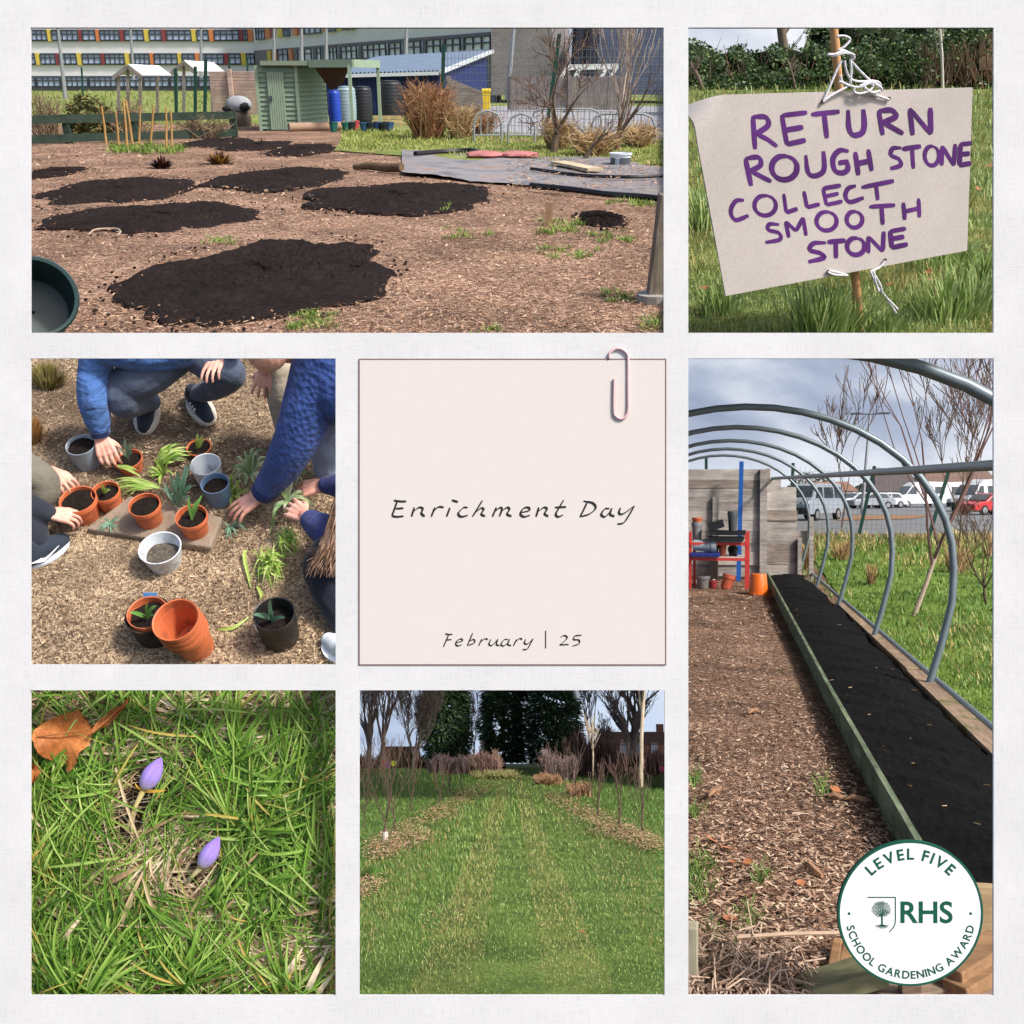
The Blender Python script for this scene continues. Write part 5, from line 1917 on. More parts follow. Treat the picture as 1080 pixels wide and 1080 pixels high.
def sign_cane():
	a, c = sgn(916, 364, -.02), sgn(887.5, 17, -.02)
	t = thing("bamboo_cane", "bamboo cane that holds up the cardboard notice", "cane", S, a)
	d = c - a
	k = 1.68 / F
	pts, rr = [], []
	for i in range(41):
		s = i / 40
		pts.append(d * s)
		rr.append(k * (5.2 - 1.0 * s) * (1.12 if i in (6, 17, 28, 37) else 1.0))
	mb = MB()
	mb.tube(pts, rr, 12)
	mb.build("cane", mat_wood("cane_bamboo", srgb(176, 128, 82), srgb(210, 166, 116), (16, 16, 5), .6, .1), t, smooth=True, clip=(S, T(a)))
sign_cane()
def sign_string():
	m = mat_plain("white_cord", srgb(222, 220, 224), .8, .05, 90, .4)
	def q8(x, y):
		return 840 + x / 9.0, 25 + y / 9.0
	def cord(paths, label, r):
		mb = MB()
		for p in paths:
			mb.tube(catmull([sgn(*q8(x, y), o * .5 + .0015) for x, y, o in p], 6), r, 7)
		o = mb.build("string", m, place=S, smooth=True)
		tag(o, label, "string")
	r = .0019
	cord([
		[(380,120,0),(440,118,.006),(490,150,.006),(440,215,.006),(395,250,0)], [(395,250,.002),(450,262,.008),(530,320,.006),(500,345,0)], [(275,298,.004),(340,302,.006),(420,280,.01),(470,285,.012)],
		[(280,292,.006),(350,288,.008),(430,262,.01),(520,300,.012)], [(420,350,.002),(360,470,.002),(285,640,.004),(240,735,.004)], [(236,738,.004),(330,670,.006),(450,600,.010)],
		[(510,355,.002),(580,440,.004),(680,540,.006)], [(436,350,.008),(440,420,.010),(470,500,.010),(520,540,.012),(600,548,.012),(690,540,.014)], [(490,345,.008),(495,430,.010),(485,520,.012),(480,570,.012)],
		[(385,545,.006),(440,570,.010),(520,600,.014),(600,590,.016),(680,545,.016),(750,560,.014),(775,620,.010)], [(400,490,.004),(415,550,.008),(470,590,.012)],
		[(520,600,.014),(510,640,.014),(560,662,.014),(640,640,.016),(690,590,.016),(640,560,.016),(560,590,.016)], [(600,600,.018),(680,650,.014),(740,640,.012),(770,610,.010),(730,560,.014),(670,560,.018)],
		[(640,652,.010),(740,680,.006),(865,720,.004)], [(700,570,.018),(760,600,.014),(785,635,.008),(720,650,.008)]], "white cord knotted round the cane and through the top card holes", r)
	def z3o(x, y, o=.004):
		p = z3(x, y)
		return ((p[0] - 840) * 9, (p[1] - 25) * 9, o)
	cord([[z3o(470, 806), z3o(490, 815), z3o(533, 818)], [z3o(533, 818), z3o(500, 808), z3o(475, 803)], [z3o(648, 772), z3o(632, 792), z3o(602, 806)], [z3o(602, 806, .006), z3o(618, 850, .012), z3o(640, 880, .016), z3o(672, 930, .02)],
		  [z3o(608, 806, .008), z3o(626, 845, .016), z3o(634, 872, .018), z3o(676, 918, .022)], [z3o(612, 802, .008), z3o(612, 830, .012), z3o(622, 865, .014)]], "white cord ends hanging below the bottom edge of notice", r)
sign_string()
# ================================================================== crocuses in the grass (bottom left)
CAM_SCALE = 1.0
K = Place("crocus", 1.075, WINDOWS["crocus"], a=math.radians(85))
def kz(x, y, z=0.0):
	"""zoomed picture coordinates -> point over the turf"""
	return K.gp(20 + x / 3.086, 720 + y / 3.086, z)
structure(ground_sheet(K, [(20, 1062), (366, 1062), (366, 716), (20, 716)], 0, "ground", mat_soil("dark_earth", srgb(62, 50, 38), 60, .8, .004), 30, 30, .002, 3, 30))
KEEP = [kz(350 + 15 * i, 480 - 36 * i) for i in range(5)] + [kz(540 + 13 * i, 655 - 12 * i) for i in range(5)] + [kz(430, 330), kz(440, 290), kz(610, 570), kz(630, 540)]
def v_blade(mb, p, d, L, w, rise, curve, seg=7, fold=.35, z0=.002):
	"""a folded, arching grass blade lying over the turf: p start, d heading, L length"""
	vs, fs = [], []
	a = math.atan2(d.y, d.x)
	if z0 < .012 and rise > .003:
		for t in (0, .3, .6, .9):
			e = Vector((p.x + math.cos(a + curve * t * .5) * L * t, p.y + math.sin(a + curve * t * .5) * L * t))
			if any((e - Vector((g.x, g.y))).length < .0115 for g in KEEP):
				return
	q = Vector((p.x, p.y, z0))
	for i in range(seg + 1):
		t = i / seg
		aa = a + curve * t
		dd = Vector((math.cos(aa), math.sin(aa), 0))
		if i:
			q = q + dd * (L / seg)
		z = z0 + rise * math.sin(math.pi * min(1, .12 + .8 * t)) 
		s = Vector((-dd.y, dd.x, 0))
		ww = w * (min(1, .65 + 1.4 * t) if t < .35 else max(.03, 1 - ((t - .35) / .65) ** 1.6))
		c = Vector((q.x, q.y, z))
		tw = fold * ww
		vs += [c - s * ww + Vector((0, 0, tw)), c, c + s * ww + Vector((0, 0, tw))]
	for i in range(seg):
		for j in (0, 1):
			fs.append((3 * i + j, 3 * i + j + 1, 3 * i + j + 4, 3 * i + j + 3))
	mb.add(vs, fs)
def crocus_turf():
	random.seed(41)
	gm = mat_isle("turf_blade", [srgb(52, 88, 30), srgb(86, 128, 42), srgb(116, 156, 58), srgb(146, 180, 82), srgb(176, 198, 114)], .55, .25, .35)
	ym = mat_isle("yellowing_blade", [srgb(120, 150, 60), srgb(176, 166, 80), srgb(196, 168, 90)], .5, .4, .25)
	dm = mat_isle("thatch", [srgb(112, 88, 62), srgb(168, 142, 108), srgb(200, 180, 146), srgb(222, 206, 176)], .7, .2, .1)
	f = Field(9, 22)
	straw = lambda x, y: max(0, 1 - math.hypot((x - 800) / 380, (y - 70) / 190)) + max(0, 1 - math.hypot((x - 430) / 230, (y - 690) / 170)) + max(0, 1 - math.hypot((x - 900) / 260, (y - 930) / 130)) + max(0, .9 - math.hypot((x - 110) / 160, (y - 60) / 70))
	th, th2, gr, yl = MB(), MB(), MB(), MB()
	for _ in range(6500):
		x, y = rnd(0, 1075), rnd(-10, 1060)
		s = straw(x, y)
		if rnd(0, 1) > .4 + s:
			continue
		a = rnd(-.5, .5) + random.choice((0, .4, 2.6, 1.0)) 
		v_blade(th, kz(x, y), Vector((math.cos(a), math.sin(a), 0)), rnd(.03, .11), rnd(.0004, .0013), rnd(.001, .008), rnd(-.5, .5), 5, .2, rnd(.001, .009))
	for _ in range(3900):
		x, y = rnd(-20, 1090), rnd(-20, 1080)
		s = straw(x, y)
		if rnd(0, 1) < s * 1.25 + .10 or (x < 260 and y < 300 and y > 60 and rnd(0, 1) < .8):
			continue
		a = math.pi / 2 + .5 * f(x * .03, y * .03) + rnd(-1.1, 1.1) + (.5 if rnd(0, 1) < .2 else 0)
		big = rnd(0, 1) < .42
		(v_blade)(gr if rnd(0, 1) > .05 else yl, kz(x, y), Vector((math.cos(a), math.sin(a), 0)), rnd(.07, .14) if big else rnd(.03, .065), rnd(.0007, .0015) if big else rnd(.0004, .0008), rnd(.004, .022), rnd(-.8, .8), 7, rnd(.25, .6), rnd(.001, .008))
	# rosettes: blades springing from one point
	for (x, y, n, L, a0, a1) in ((740, 470, 46, .105, -.3, 3.5), (200, 1020, 60, .10, .5, 2.6), (960, 560, 40, .085, 1.3, 4.3), (60, 620, 40, .08, .2, 2.6), (560, 960, 60, .075, .2, 2.9), (860, 1010, 30, .09, .5, 2.6), (720, 240, 24, .09, .7, 2.4), (420, 420, 26, .07, -.2, 3.0), (330, 850, 34, .08, .4, 2.6), (100, 330, 30, .08, -.2, 1.6), (900, 330, 34, .10, .6, 3.2), (640, 720, 30, .07, .2, 2.8)):
		for _ in range(n):
			a = rnd(a0, a1)
			p = kz(x + random.gauss(0, 26), y + random.gauss(0, 22))
			v_blade(gr if rnd(0, 1) > .03 else yl, p, Vector((math.cos(a), math.sin(a), 0)), L * rnd(.5, 1.15), rnd(.0008, .0017), rnd(.010, .025), rnd(-.5, .5), 9, rnd(.25, .5), .004)
	# long straws across the top of the grass
	for (x0, y0, x1, y1, w) in ((335, 270, 445, 560, .0016), (445, 560, 470, 650, .0012), (390, 495, 580, 400, .0014), (300, 640, 430, 580, .003), (160, 830, 250, 720, .0022), (650, 760, 755, 655, .0014), (560, 770, 605, 680, .0012), (310, 770, 600, 765, .0012), (50, 385, 120, 480, .0016), (735, 600, 810, 520, .0014), (900, 740, 1030, 712, .0018), (500, 800, 400, 600, .0022), (345, 790, 440, 560, .0026), (880, 940, 930, 840, .003), (940, 1000, 1020, 840, .003), (970, 1010, 1040, 900, .0026)):
		p, q = kz(x0, y0), kz(x1, y1)
		d = q - p
		v_blade(th2, p, d, d.length, w, .010, rnd(-.12, .12), 6, .3, .012)
	I = Matrix.Identity(4)
	stuff(th.build("dry_grass", dm, place=K, clip=(K, I)), "tangle of dry straw coloured grass under the green blades")
	stuff(th2.build("dry_grass", dm, place=K, clip=(K, I)), "long dry straws lying over the grass")
	stuff(gr.build("grass", gm, place=K, clip=(K, I), smooth=True), "bright green grass blades around two purple crocuses")
	stuff(yl.build("grass", ym, place=K, clip=(K, I), smooth=True), "yellowing blades among the green grass")
crocus_turf()

def crocus(x0, y0, x1, y1, wpx, sx, sy, label, lean=.35, bracts=()):
	"""x0,y0 base of the flower, x1,y1 its tip, sx,sy foot of the stem"""
	p, q = kz(x0, y0, .020), kz(x1, y1, .030)
	ft = kz(sx, sy, .004)
	t = thing("crocus", label, "flower", K, ft, group="purple crocuses in the grass")
	d = q - p
	L = d.length
	ax = d.normalized()
	s = ax.cross(Vector((0, 0, 1))).normalized()
	u = s.cross(ax).normalized()
	R = wpx / 2 / F * .98
	m, nt, b = newmat("lilac_petal", .5, .3)
	tc = nt.nodes.new("ShaderNodeTexCoord")
	sp = nt.nodes.new("ShaderNodeSeparateXYZ")
	nt.links.new(tc.outputs["UV"], sp.inputs[0])
	c = ramp(nt, sp.outputs[1], [srgb(216, 150, 30), srgb(206, 170, 100), srgb(204, 192, 222), srgb(172, 150, 220), srgb(142, 112, 208)], [0, .10, .20, .42, 1])
	lines = noise(nt, coords(nt, (26, 1.2, 1), kind="UV"), 1.0, 3)
	c = mixc(nt, .6, c, ramp(nt, lines, [(.3,) * 3, (.66,) * 3], [.35, .65]), 'OVERLAY')
	nt.links.new(c, b.inputs["Base Color"])
	for k in range(6):
		ph = k * math.pi / 3 + .2
		inner = k % 2
		vs, fs, uv = [], [], []
		n, mseg = 12, 8
		for i in range(n + 1):
			tt = i / n
			r = R * (math.sin(math.pi * (.05 + .93 * tt) ** .92) ** .85) * (.86 if inner else 1.0)
			if i == n:
				r *= .12
			half = math.radians(60) * (1 - tt ** 10 * .5)
			for j in range(mseg + 1):
				w = -1 + 2 * j / mseg
				a = ph + w * half
				rr = r * (1.02 - .20 * w * w)
				vs.append(p - ft + ax * (L * (tt * (1 - .06 * w * w) * (.97 if inner else 1))) + (s * math.cos(a) + u * math.sin(a)) * rr)
				uv.append((j / mseg, tt))
		for i in range(n):
			for j in range(mseg):
				fs.append((i * (mseg + 1) + j, i * (mseg + 1) + j + 1, (i + 1) * (mseg + 1) + j + 1, (i + 1) * (mseg + 1) + j))
		mb = MB()
		mb.add(vs, fs)
		o = mb.build("petal", m, t, smooth=True)
		l = o.data.uv_layers.new()
		for lp in o.data.loops:
			l.data[lp.index].uv = uv[lp.vertex_index]
	mb = MB()
	mid = (p - ft) * .55 + Vector((0, 0, .004))
	mb.tube(catmull([(0, 0, 0), mid, p - ft + ax * L * .06], 6), [.0016 + .0020 * (i / 12) ** 3 for i in range(13)], 8)
	m2, nt2, b2 = newmat("pale_tube", .5, .3)
	nt2.links.new(ramp(nt2, noise(nt2, coords(nt2), 40, 2), [srgb(210, 206, 160), srgb(216, 196, 124)], [.3, .7]), b2.inputs["Base Color"])
	mb.build("stem", m2, t, smooth=True)
	for (bx, by, w) in bracts:
		mb = MB()
		e = kz(bx, by, .030) - ft
		st = p - ft
		mb.blade(st, e, w, .004, 0, 6)
		mb.build("bract", mat_plain("yellow_bract", srgb(206, 160, 62), .5, .15, 30, 0), t, smooth=True)
crocus(404, 352, 464, 242, 22, 350, 480, "upper left lilac crocus bud with a yellow bract beside it", bracts=((482, 350, .0024), (378, 325, .0018)))
crocus(590, 606, 652, 500, 20, 540, 655, "lower right lilac crocus bud leaning on an orange tube", bracts=())

def dead_leaf(outline, label, rib, seed):
	"""an autumn leaf, cupped and curled, from its outline in zoomed picture coordinates"""
	cx = sum(p[0] for p in outline) / len(outline)
	cy = sum(p[1] for p in outline) / len(outline)
	c = kz(cx, cy, .024)
	ring = catmull([kz(x, y, .024) - c for x, y in outline], 5, True)
	f = Field(seed, 55)
	n = len(ring)
	vs = [Vector((0, 0, 0))]
	rings = 7
	for k in range(1, rings + 1):
		for i in range(n):
			p = ring[i] * (k / rings)
			p.z = .009 * (k / rings) ** 2 * (.4 + .6 * math.sin(3 * 2 * math.pi * i / n + seed)) + .0022 * f(p.x, p.y) + (.0012 * math.sin(i * 2.1) if k == rings else 0)
			vs.append(p)
	fs = [(0, 1 + i, 1 + (i + 1) % n) for i in range(n)]
	for k in range(rings - 1):
		for i in range(n):
			a, b = 1 + k * n + i, 1 + k * n + (i + 1) % n
			fs.append((a, a + n, b + n, b))
	t = thing("dead_leaf", label, "leaf", K, c)
	mb = MB()
	mb.add(vs, fs)
	m, nt, b = newmat("tan_leaf", .6, .3)
	v = coords(nt)
	col = ramp(nt, noise(nt, v, 60, 6, .7), [srgb(118, 66, 28), srgb(168, 100, 48), srgb(196, 132, 76)], [.3, .5, .7])
	col = mixc(nt, ramp(nt, voronoi(nt, v, 420, "Distance"), [(.55,) * 3, (0,) * 3], [.1, .4]), col, srgb(96, 52, 22))
	nt.links.new(col, b.inputs["Base Color"])
	bump(nt, b, noise(nt, v, 200, 4), .5, .001)
	mb.build("blade", m, t, smooth=True, clip=(K, T(c)))
	r = MB()
	r.tube([kz(x, y, .030) - c for x, y in rib], [.0011, .0008, .0005][:len(rib)] if len(rib) == 3 else .0008, 6)
	r.build("midrib", mat_plain("leaf_rib", srgb(170, 108, 60), .6, .1, 30, 0), t, smooth=True, clip=(K, T(c)))
dead_leaf([(52, 158), (95, 122), (150, 100), (190, 92), (205, 80), (218, 115), (233, 150), (228, 200), (205, 225), (195, 262), (165, 290), (150, 262), (110, 255), (80, 235), (65, 200)], "large curled tan leaf lying on grass above left of crocuses", [(60, 175), (140, 165), (225, 150)], 3)
dead_leaf([(238, 165), (262, 120), (300, 90), (345, 70), (358, 50), (350, 80), (330, 110), (300, 132), (262, 152)], "narrow pointed tan leaf beside the large curled one", [(240, 163), (295, 115), (355, 55)], 8)
dead_leaf([(25, 245), (50, 255), (68, 285), (66, 315), (40, 328), (20, 330)], "piece of orange brown leaf cut by the left grass edge", [(25, 260), (45, 290), (40, 325)], 5)
# ================================================================== the mown grass walk (bottom middle)
CAM_SCALE = 0.22
L_ = Place("lawn", 1.6, WINDOWS["lawn"], yh=800, ext=(230, 12, 12, 120))
def lz(x, y):
	return (370 + x / 3.086, 720 + y / 3.086)
def lg(x, y, z=0.0):
	return L_.gp(*lz(x, y), z)
structure(ground_sheet(L_, [(150, 1170), (713, 1170), (713, 805.5), (150, 805.5)], 0, "ground", mat_ground("mown_turf", [srgb(66, 84, 40), srgb(88, 108, 50), srgb(112, 130, 62), srgb(124, 126, 74)], .9, 30, .6, [.3, .46, .58, .72]), 40, 40, .012, 6, .8))
lg1 = mat_isle("mown_blade", [srgb(86, 110, 50), srgb(112, 138, 62), srgb(138, 160, 82), srgb(168, 184, 114)], .55, .3, .25)
lg2 = mat_isle("yellow_blade", [srgb(120, 124, 66), srgb(150, 148, 88), srgb(180, 170, 120)], .6, .2, .2)
lg3 = mat_isle("lush_blade", [srgb(66, 100, 44), srgb(90, 130, 56), srgb(116, 154, 76)], .5, .35, .25)
def lane(x, y):
	if abs(x) < 1.2:
		k = int((x + 1.2) / .48) % 2
		q = rnd(0, 1)
		return (1 if q < .62 else 0) if k else (0 if q < .62 else 2)
	if abs(x) < 2.3 and rnd(0, 1) < .38:
		return 1
	return 2 if rnd(0, 1) < .85 else 0
def lawn_z(x, y, px, py):
	return 0.0
tussock_field(L_, (290, 812, 712, 1075), 74000, 3.8, [lg1, lg2, lg3], "grass", "mown green lawn running away between two rows of saplings", 55, .62, .9, tall=lambda px, py: 1.0 if py > 850 else 1.1, lean=1.0, thresh=.25, ysc=.16, pick=lane)

def bark_patch(poly, label, seed, n):
	random.seed(seed)
	xs, ys = [p[0] for p in poly], [p[1] for p in poly]
	c = lg(sum(xs) / len(xs), sum(ys) / len(ys))
	def inside(x, y):
		r = False
		for i in range(len(poly)):
			(x1, y1), (x2, y2) = poly[i], poly[i - 1]
			if (y1 > y) != (y2 > y) and x < (x2 - x1) * (y - y1) / (y2 - y1) + x1:
				r = not r
		return r
	mb = MB()
	for _ in range(n * 3 if n != 240 else n):
		x, y = rnd(min(xs) - 14, max(xs) + 14), rnd(min(ys) - 8, max(ys) + 8)
		if not inside(x + random.gauss(0, 13), y + random.gauss(0, 7)):
			continue
		p = lg(x, y) - c
		k = L_.mpp(lz(x, y)[1])
		l = k * rnd(.9, 2.4)
		a = rnd(0, 3.14)
		d = Vector((math.cos(a), math.sin(a) * 3, rnd(-.3, .3)))
		s = Vector((-math.sin(a), math.cos(a) * 3, rnd(-.3, .3)))
		p.z = rnd(.06, .11)
		w = l * .3
		mb.add([p - d * l * .5 - s * w, p - d * l * .4 + s * w, p + d * l * .5 + s * w, p + d * l * .4 - s * w], [(0, 1, 2, 3)])
	o = mb.build("bark_patch", mat_isle("pale_bark_chip", [srgb(120, 90, 64), srgb(168, 130, 94), srgb(206, 170, 130), srgb(222, 194, 156)], .9, .1), place=L_, loc=c)
	tag(o, label, "bark mulch", "bark mulch patches under the saplings")
bark_patch([(40, 580), (60, 520), (130, 490), (260, 492), (262, 515), (170, 560), (80, 590)], "large pale bark patch at the nearest left sapling", 1, 1500)
bark_patch([(235, 410), (300, 398), (345, 415), (345, 445), (260, 448)], "second pale bark patch along the left sapling row", 2, 500)
bark_patch([(310, 375), (360, 345), (470, 330), (480, 345), (400, 372), (330, 400)], "far bark strip along the left sapling row", 3, 700)
bark_patch([(770, 490), (860, 470), (940, 480), (1010, 515), (1012, 560), (950, 556), (860, 515)], "large pale bark patch under the nearest right saplings", 4, 1300)
bark_patch([(690, 400), (790, 420), (880, 465), (850, 480), (770, 470), (720, 440)], "second pale bark patch along the right sapling row", 5, 600)
bark_patch([(640, 375), (680, 360), (740, 375), (730, 392), (660, 390)], "far bark strip at the right sapling row", 6, 300)
bark_patch([(25, 660), (100, 645), (110, 680), (60, 710), (25, 720)], "bare brown patch at the left edge of the lawn", 7, 400)
bark_patch([(250, 760), (350, 735), (385, 770), (330, 815), (300, 850), (240, 870), (220, 820)], "thin scatter of chips on the open lawn", 8, 240)
bark_patch([(150, 460), (230, 445), (260, 462), (200, 480), (150, 480)], "worn brown ground between the left bark patches", 9, 220)
bark_patch([(500, 310), (560, 305), (570, 320), (510, 325)], "dry grass heap at the far end of lawn", 10, 120)
bark_patch([(60, 565), (130, 485), (300, 392), (470, 330), (492, 338), (370, 398), (250, 465), (120, 575)], "long loose line of bark chips along the left saplings", 21, 3200)
bark_patch([(640, 362), (700, 368), (885, 455), (1015, 525), (1015, 560), (860, 505), (700, 415), (640, 382)], "long loose line of bark chips along the right saplings", 22, 3200)
def lawn_tuft():
	random.seed(2)
	mb = MB()
	c = lg(76, 640)
	k = L_.mpp(lz(76, 640)[1])
	for _ in range(420):
		a, r = rnd(0, 6.28), math.sqrt(rnd(0, 1))
		p = Vector((math.cos(a) * r * 15 * k, math.sin(a) * r * .25, 0))
		q = p + Vector((math.cos(a) * r * 5 * k, -.02, k * rnd(6, 16) * (1.1 - .6 * r)))
		mb.blade(p, q, k * .7, .01, 0, 3)
	tag(mb.build("grass_tussock", lg3, place=L_, loc=c, clip=(L_, T(c))), "rounded tall grass tussock at the left of the lawn", "grass tuft")
lawn_tuft()
for i, (x, y, s, lab) in enumerate(((752, 832, 7, "orange brown leaf lying on the right of lawn"), (590, 545, 6, "small tan leaf in the middle of lawn"), (905, 830, 6, "pale leaf near the right lawn edge"))):
	p = lg(x, y)
	leaf_obj(L_, p, s * L_.mpp(lz(x, y)[1]), LEAFM, lab, 60 + i, "fallen leaves on the lawn", lift=.06)

# ---- saplings in two rows
SAP = mat_plain("sapling_bark", srgb(88, 70, 62), .9, .2, 9, .2)
saps = [(112, 520, 190, .045, "nearest left sapling with a pale guard at its foot", .02), (142, 492, 205, .035, "slim sapling just right of the nearest left one", -.06), (197, 415, 215, .045, "third sapling in the left row, forked low", .03), (288, 398, 250, .05, "bushy low sapling on the left bark patch", 0.05),
		(357, 345, 225, .05, "far left row sapling on the bark strip", 0), (320, 360, 240, .05, "thin left row sapling before the bark strip", .02), (40, 470, 250, .03, "sapling cut by the left lawn edge", .08),
		(950, 492, 240, .04, "rightmost sapling standing on pale bark", .02), (877, 476, 240, .05, "thick forked sapling on the right bark patch", .02), (806, 442, 250, .05, "third sapling from the right lawn edge", 0), (730, 375, 180, .06, "tall sapling in the right row", 0), (690, 352, 200, .06, "far sapling of the right row by the thicket", .02),
		(640, 330, 220, .07, "last right row sapling near the conifers", .03), (430, 320, 200, .06, "last left row sapling near the thicket", 0)]
for i, (x, y, yt, r, lab, ln) in enumerate(saps):
	b = lg(x, y)
	pt = lz(x, yt)
	h = L_.at(pt[0], pt[1], b.y).z
	t = bare_tree(L_, b, h, r * .5, "leafless young tree: " + lab, "saplings along the grass walk", 4 if y < 430 else 5, (ln, 0), SAP, .62, (2, 2), "sapling", .22, .25, 100 + i, None, L_.mpp(lz(x, y)[1]) * .24, .76)
	if i == 0:
		mb = MB()
		mb.tube([(0, -.03, -.02), (0, -.03, .20)], .055, 10)
		mb.build("guard", mat_plain("pale_guard", srgb(190, 186, 176), .7, .1, 8, 0), t)

# ---- far trees
def conifer(px0, px1, pyb, pyt, Y, label, seed, n, flat=0.0, gaps=.12):
	random.seed(seed)
	b = L_.at((px0 + px1) / 2, pyb, Y)
	b.z = 0
	t = thing("conifer", label, "tree", L_, b, group="dark conifers at the end of the lawn")
	h = L_.at((px0 + px1) / 2, pyt, Y).z
	R = (L_.at(px1, pyb, Y).x - L_.at(px0, pyb, Y).x) / 2
	f1, f2 = Field(seed, .55), Field(seed + 3, 1.3)
	mb = MB()
	k = Y / F
	for _ in range(n):
		z = h * rnd(.07, 1.0)
		s = z / h
		a = rnd(0, 6.28)
		rad = R * (min(1, .72 + .9 * s) if s < .3 else 1 - (flat if s > .3 else 0) * (s - .3)) * (1 + .12 * f1(a * 3, z * .5) + .09 * f2(a * 4, z))
		r = rad * rnd(.25, 1.0) ** .5
		if f2(math.cos(a) * 4 + z * .3, z * .9) > 1.25 - gaps and rnd(0, 1) < .8:
			continue
		p = Vector((math.cos(a) * r, math.sin(a) * r * .7, z - .12 * r))
		out = Vector((math.cos(a), math.sin(a), -.35 + rnd(-.4, .4))).normalized()
		w = out.cross(Vector((rnd(-.5, .5), rnd(-.5, .5), 1))).normalized()
		s2 = k * rnd(1.2, 2.8)
		mb.add([p - out * s2 * 1.3, p + w * s2 * .55, p + out * s2 * 1.5, p - w * s2 * .55], [(0, 1, 2, 3)])
	mb.build("crown", mat_isle("conifer_needle", [srgb(54, 76, 54), srgb(74, 102, 68), srgb(98, 126, 84), srgb(124, 146, 102)], .7, .2), t, clip=(L_, T(b)))
	tr = MB()
	for dx in ((-.35, 0, .3) if R > 12 else (0,)):
		tr.tube([(dx * R, 0, -.2), (dx * R * 1.1, 0, h * .4), (dx * R, 0, h * .9)], [R * .07, R * .05, R * .02], 8)
	for _ in range(70):
		a, z = rnd(0, 6.28), h * rnd(.1, .9)
		tr.tube([(0, 0, z), (math.cos(a) * R * .8, math.sin(a) * R * .5, z + rnd(-.5, 1.5))], [R * .02, R * .006], 4, cap=False)
	tr.build("trunk", mat_plain("dark_trunk", srgb(58, 46, 38), .9, .2, 2, .2), t, clip=(L_, T(b)))
conifer(440, 499, 811, 712, 176, "left dark conifer at the far end of the lawn", 5, 13000, .25)
conifer(503, 560, 811, 700, 186, "middle dark conifer, tallest of the far group", 6, 14000, .1)
conifer(552, 617, 811, 705, 182, "right dark conifer at the far end of the lawn", 7, 14000, .12)
def thicket(x0, x1, yb, yt, Y, cols, label, seed, n, name="thicket"):
	random.seed(seed)
	b = L_.at((x0 + x1) / 2, yb, Y)
	b.z = 0
	k = Y / F
	mb = MB()
	W = (L_.at(x1, yb, Y).x - L_.at(x0, yb, Y).x)
	H = L_.at(x0, yt, Y).z
	f = Field(seed, 8 / W)
	for _ in range(n):
		u = rnd(-.5, .5)
		hh = H * rnd(.55, 1.0) * (.8 + .2 * f(u * W, 0))
		p = Vector((u * W, rnd(-1.5, 1.5), 0))
		q = p + Vector((rnd(-.10, .10) * W * .5, rnd(-1, 1), hh))
		m = p.lerp(q, .5) + Vector((rnd(-.2, .2), 0, 0))
		mb.tube([p, m, q], [k * .5, k * .4, k * .22], 3, cap=False)
		for _ in range(2):
			s = m.lerp(q, rnd(0, .8))
			mb.tube([s, s + Vector((rnd(-1, 1) * k * 6, 0, rnd(1, 7) * k))], [k * .32, k * .2], 3, cap=False)
	o = mb.build(name, mat_isle(name + "_twig", cols, .9, .1), place=L_, loc=b, clip=(L_, T(b)))
	tag(o, label, "thicket")
thicket(497, 527, 826, 789, 90, [srgb(116, 88, 80), srgb(150, 120, 108), srgb(170, 144, 130)], "reddish brown twiggy thicket at the far left of walk", 1, 520)
thicket(453, 500, 820, 792, 110, [srgb(110, 92, 92), srgb(140, 120, 120)], "grey brown thicket left of the reddish one", 2, 320)
thicket(572, 606, 828, 790, 80, [srgb(112, 96, 98), srgb(138, 118, 116), srgb(156, 136, 130)], "mauve brown thicket right of the far lawn end", 3, 420)
thicket(596, 650, 824, 776, 100, [srgb(96, 76, 74), srgb(132, 106, 98)], "tall bare thicket before the right conifer", 4, 420)
thicket(636, 714, 823, 788, 105, [srgb(112, 88, 80), srgb(142, 114, 102), srgb(156, 130, 116)], "dark brown thicket below the brick houses", 5, 560)
thicket(367, 460, 809, 789, 178, [srgb(70, 60, 48), srgb(100, 84, 68), srgb(78, 80, 54)], "dark hedge line behind the parked car at left", 6, 520)
thicket(566, 590, 836, 816, 66, [srgb(150, 112, 84), srgb(180, 146, 112)], "rusty dry clump at the start of the right row", 7, 160)
thicket(600, 622, 848, 826, 46, [srgb(130, 98, 76), srgb(166, 132, 104)], "low brown brush by the right bark strip", 8, 90)
thicket(500, 545, 824, 815, 86, [srgb(128, 128, 80), srgb(158, 154, 104)], "straw coloured grass fringe across the lawn's far end", 9, 260)
def far_tree(x, yb, yt, Y, r, label, seed, depth=5, spread=.5, bark=None, lean=(0, 0), tf=.3, minp=.2, kids=(2, 4)):
	b = L_.at(x, yb, Y)
	b.z = 0
	h = L_.at(x, yt, Y).z
	bare_tree(L_, b, h, r * .5, label, "leafless trees round the lawn", depth, lean, bark or BARK2, spread, kids, "bare_tree", tf, .25, seed, None, Y / F * minp, .78)
DKB = mat_plain("dusk_bark", srgb(122, 108, 102), .9, .15, 2, .1)
far_tree(391, 810, 712, 150, .75, "tall leafless tree at the far left of lawn", 201, 6, .4, DKB, (-.05, 0))
far_tree(403, 810, 704, 155, .7, "second tall leafless tree from the left", 202, 6, .38, DKB, (0, 0))
far_tree(436, 810, 734, 160, .55, "spreading leafless tree left of the first conifer", 203, 6, .6, DKB, (.1, 0), .22)
far_tree(500, 810, 740, 200, .35, "thin leafless tree in the gap between conifers", 204, 5, .5, DKB)
far_tree(622, 815, 716, 120, .42, "fine leafless birch right of the conifers", 205, 6, .4, mat_plain("mauve_bark", srgb(130, 116, 118), .9, .1, 2, 0), (.05, 0))
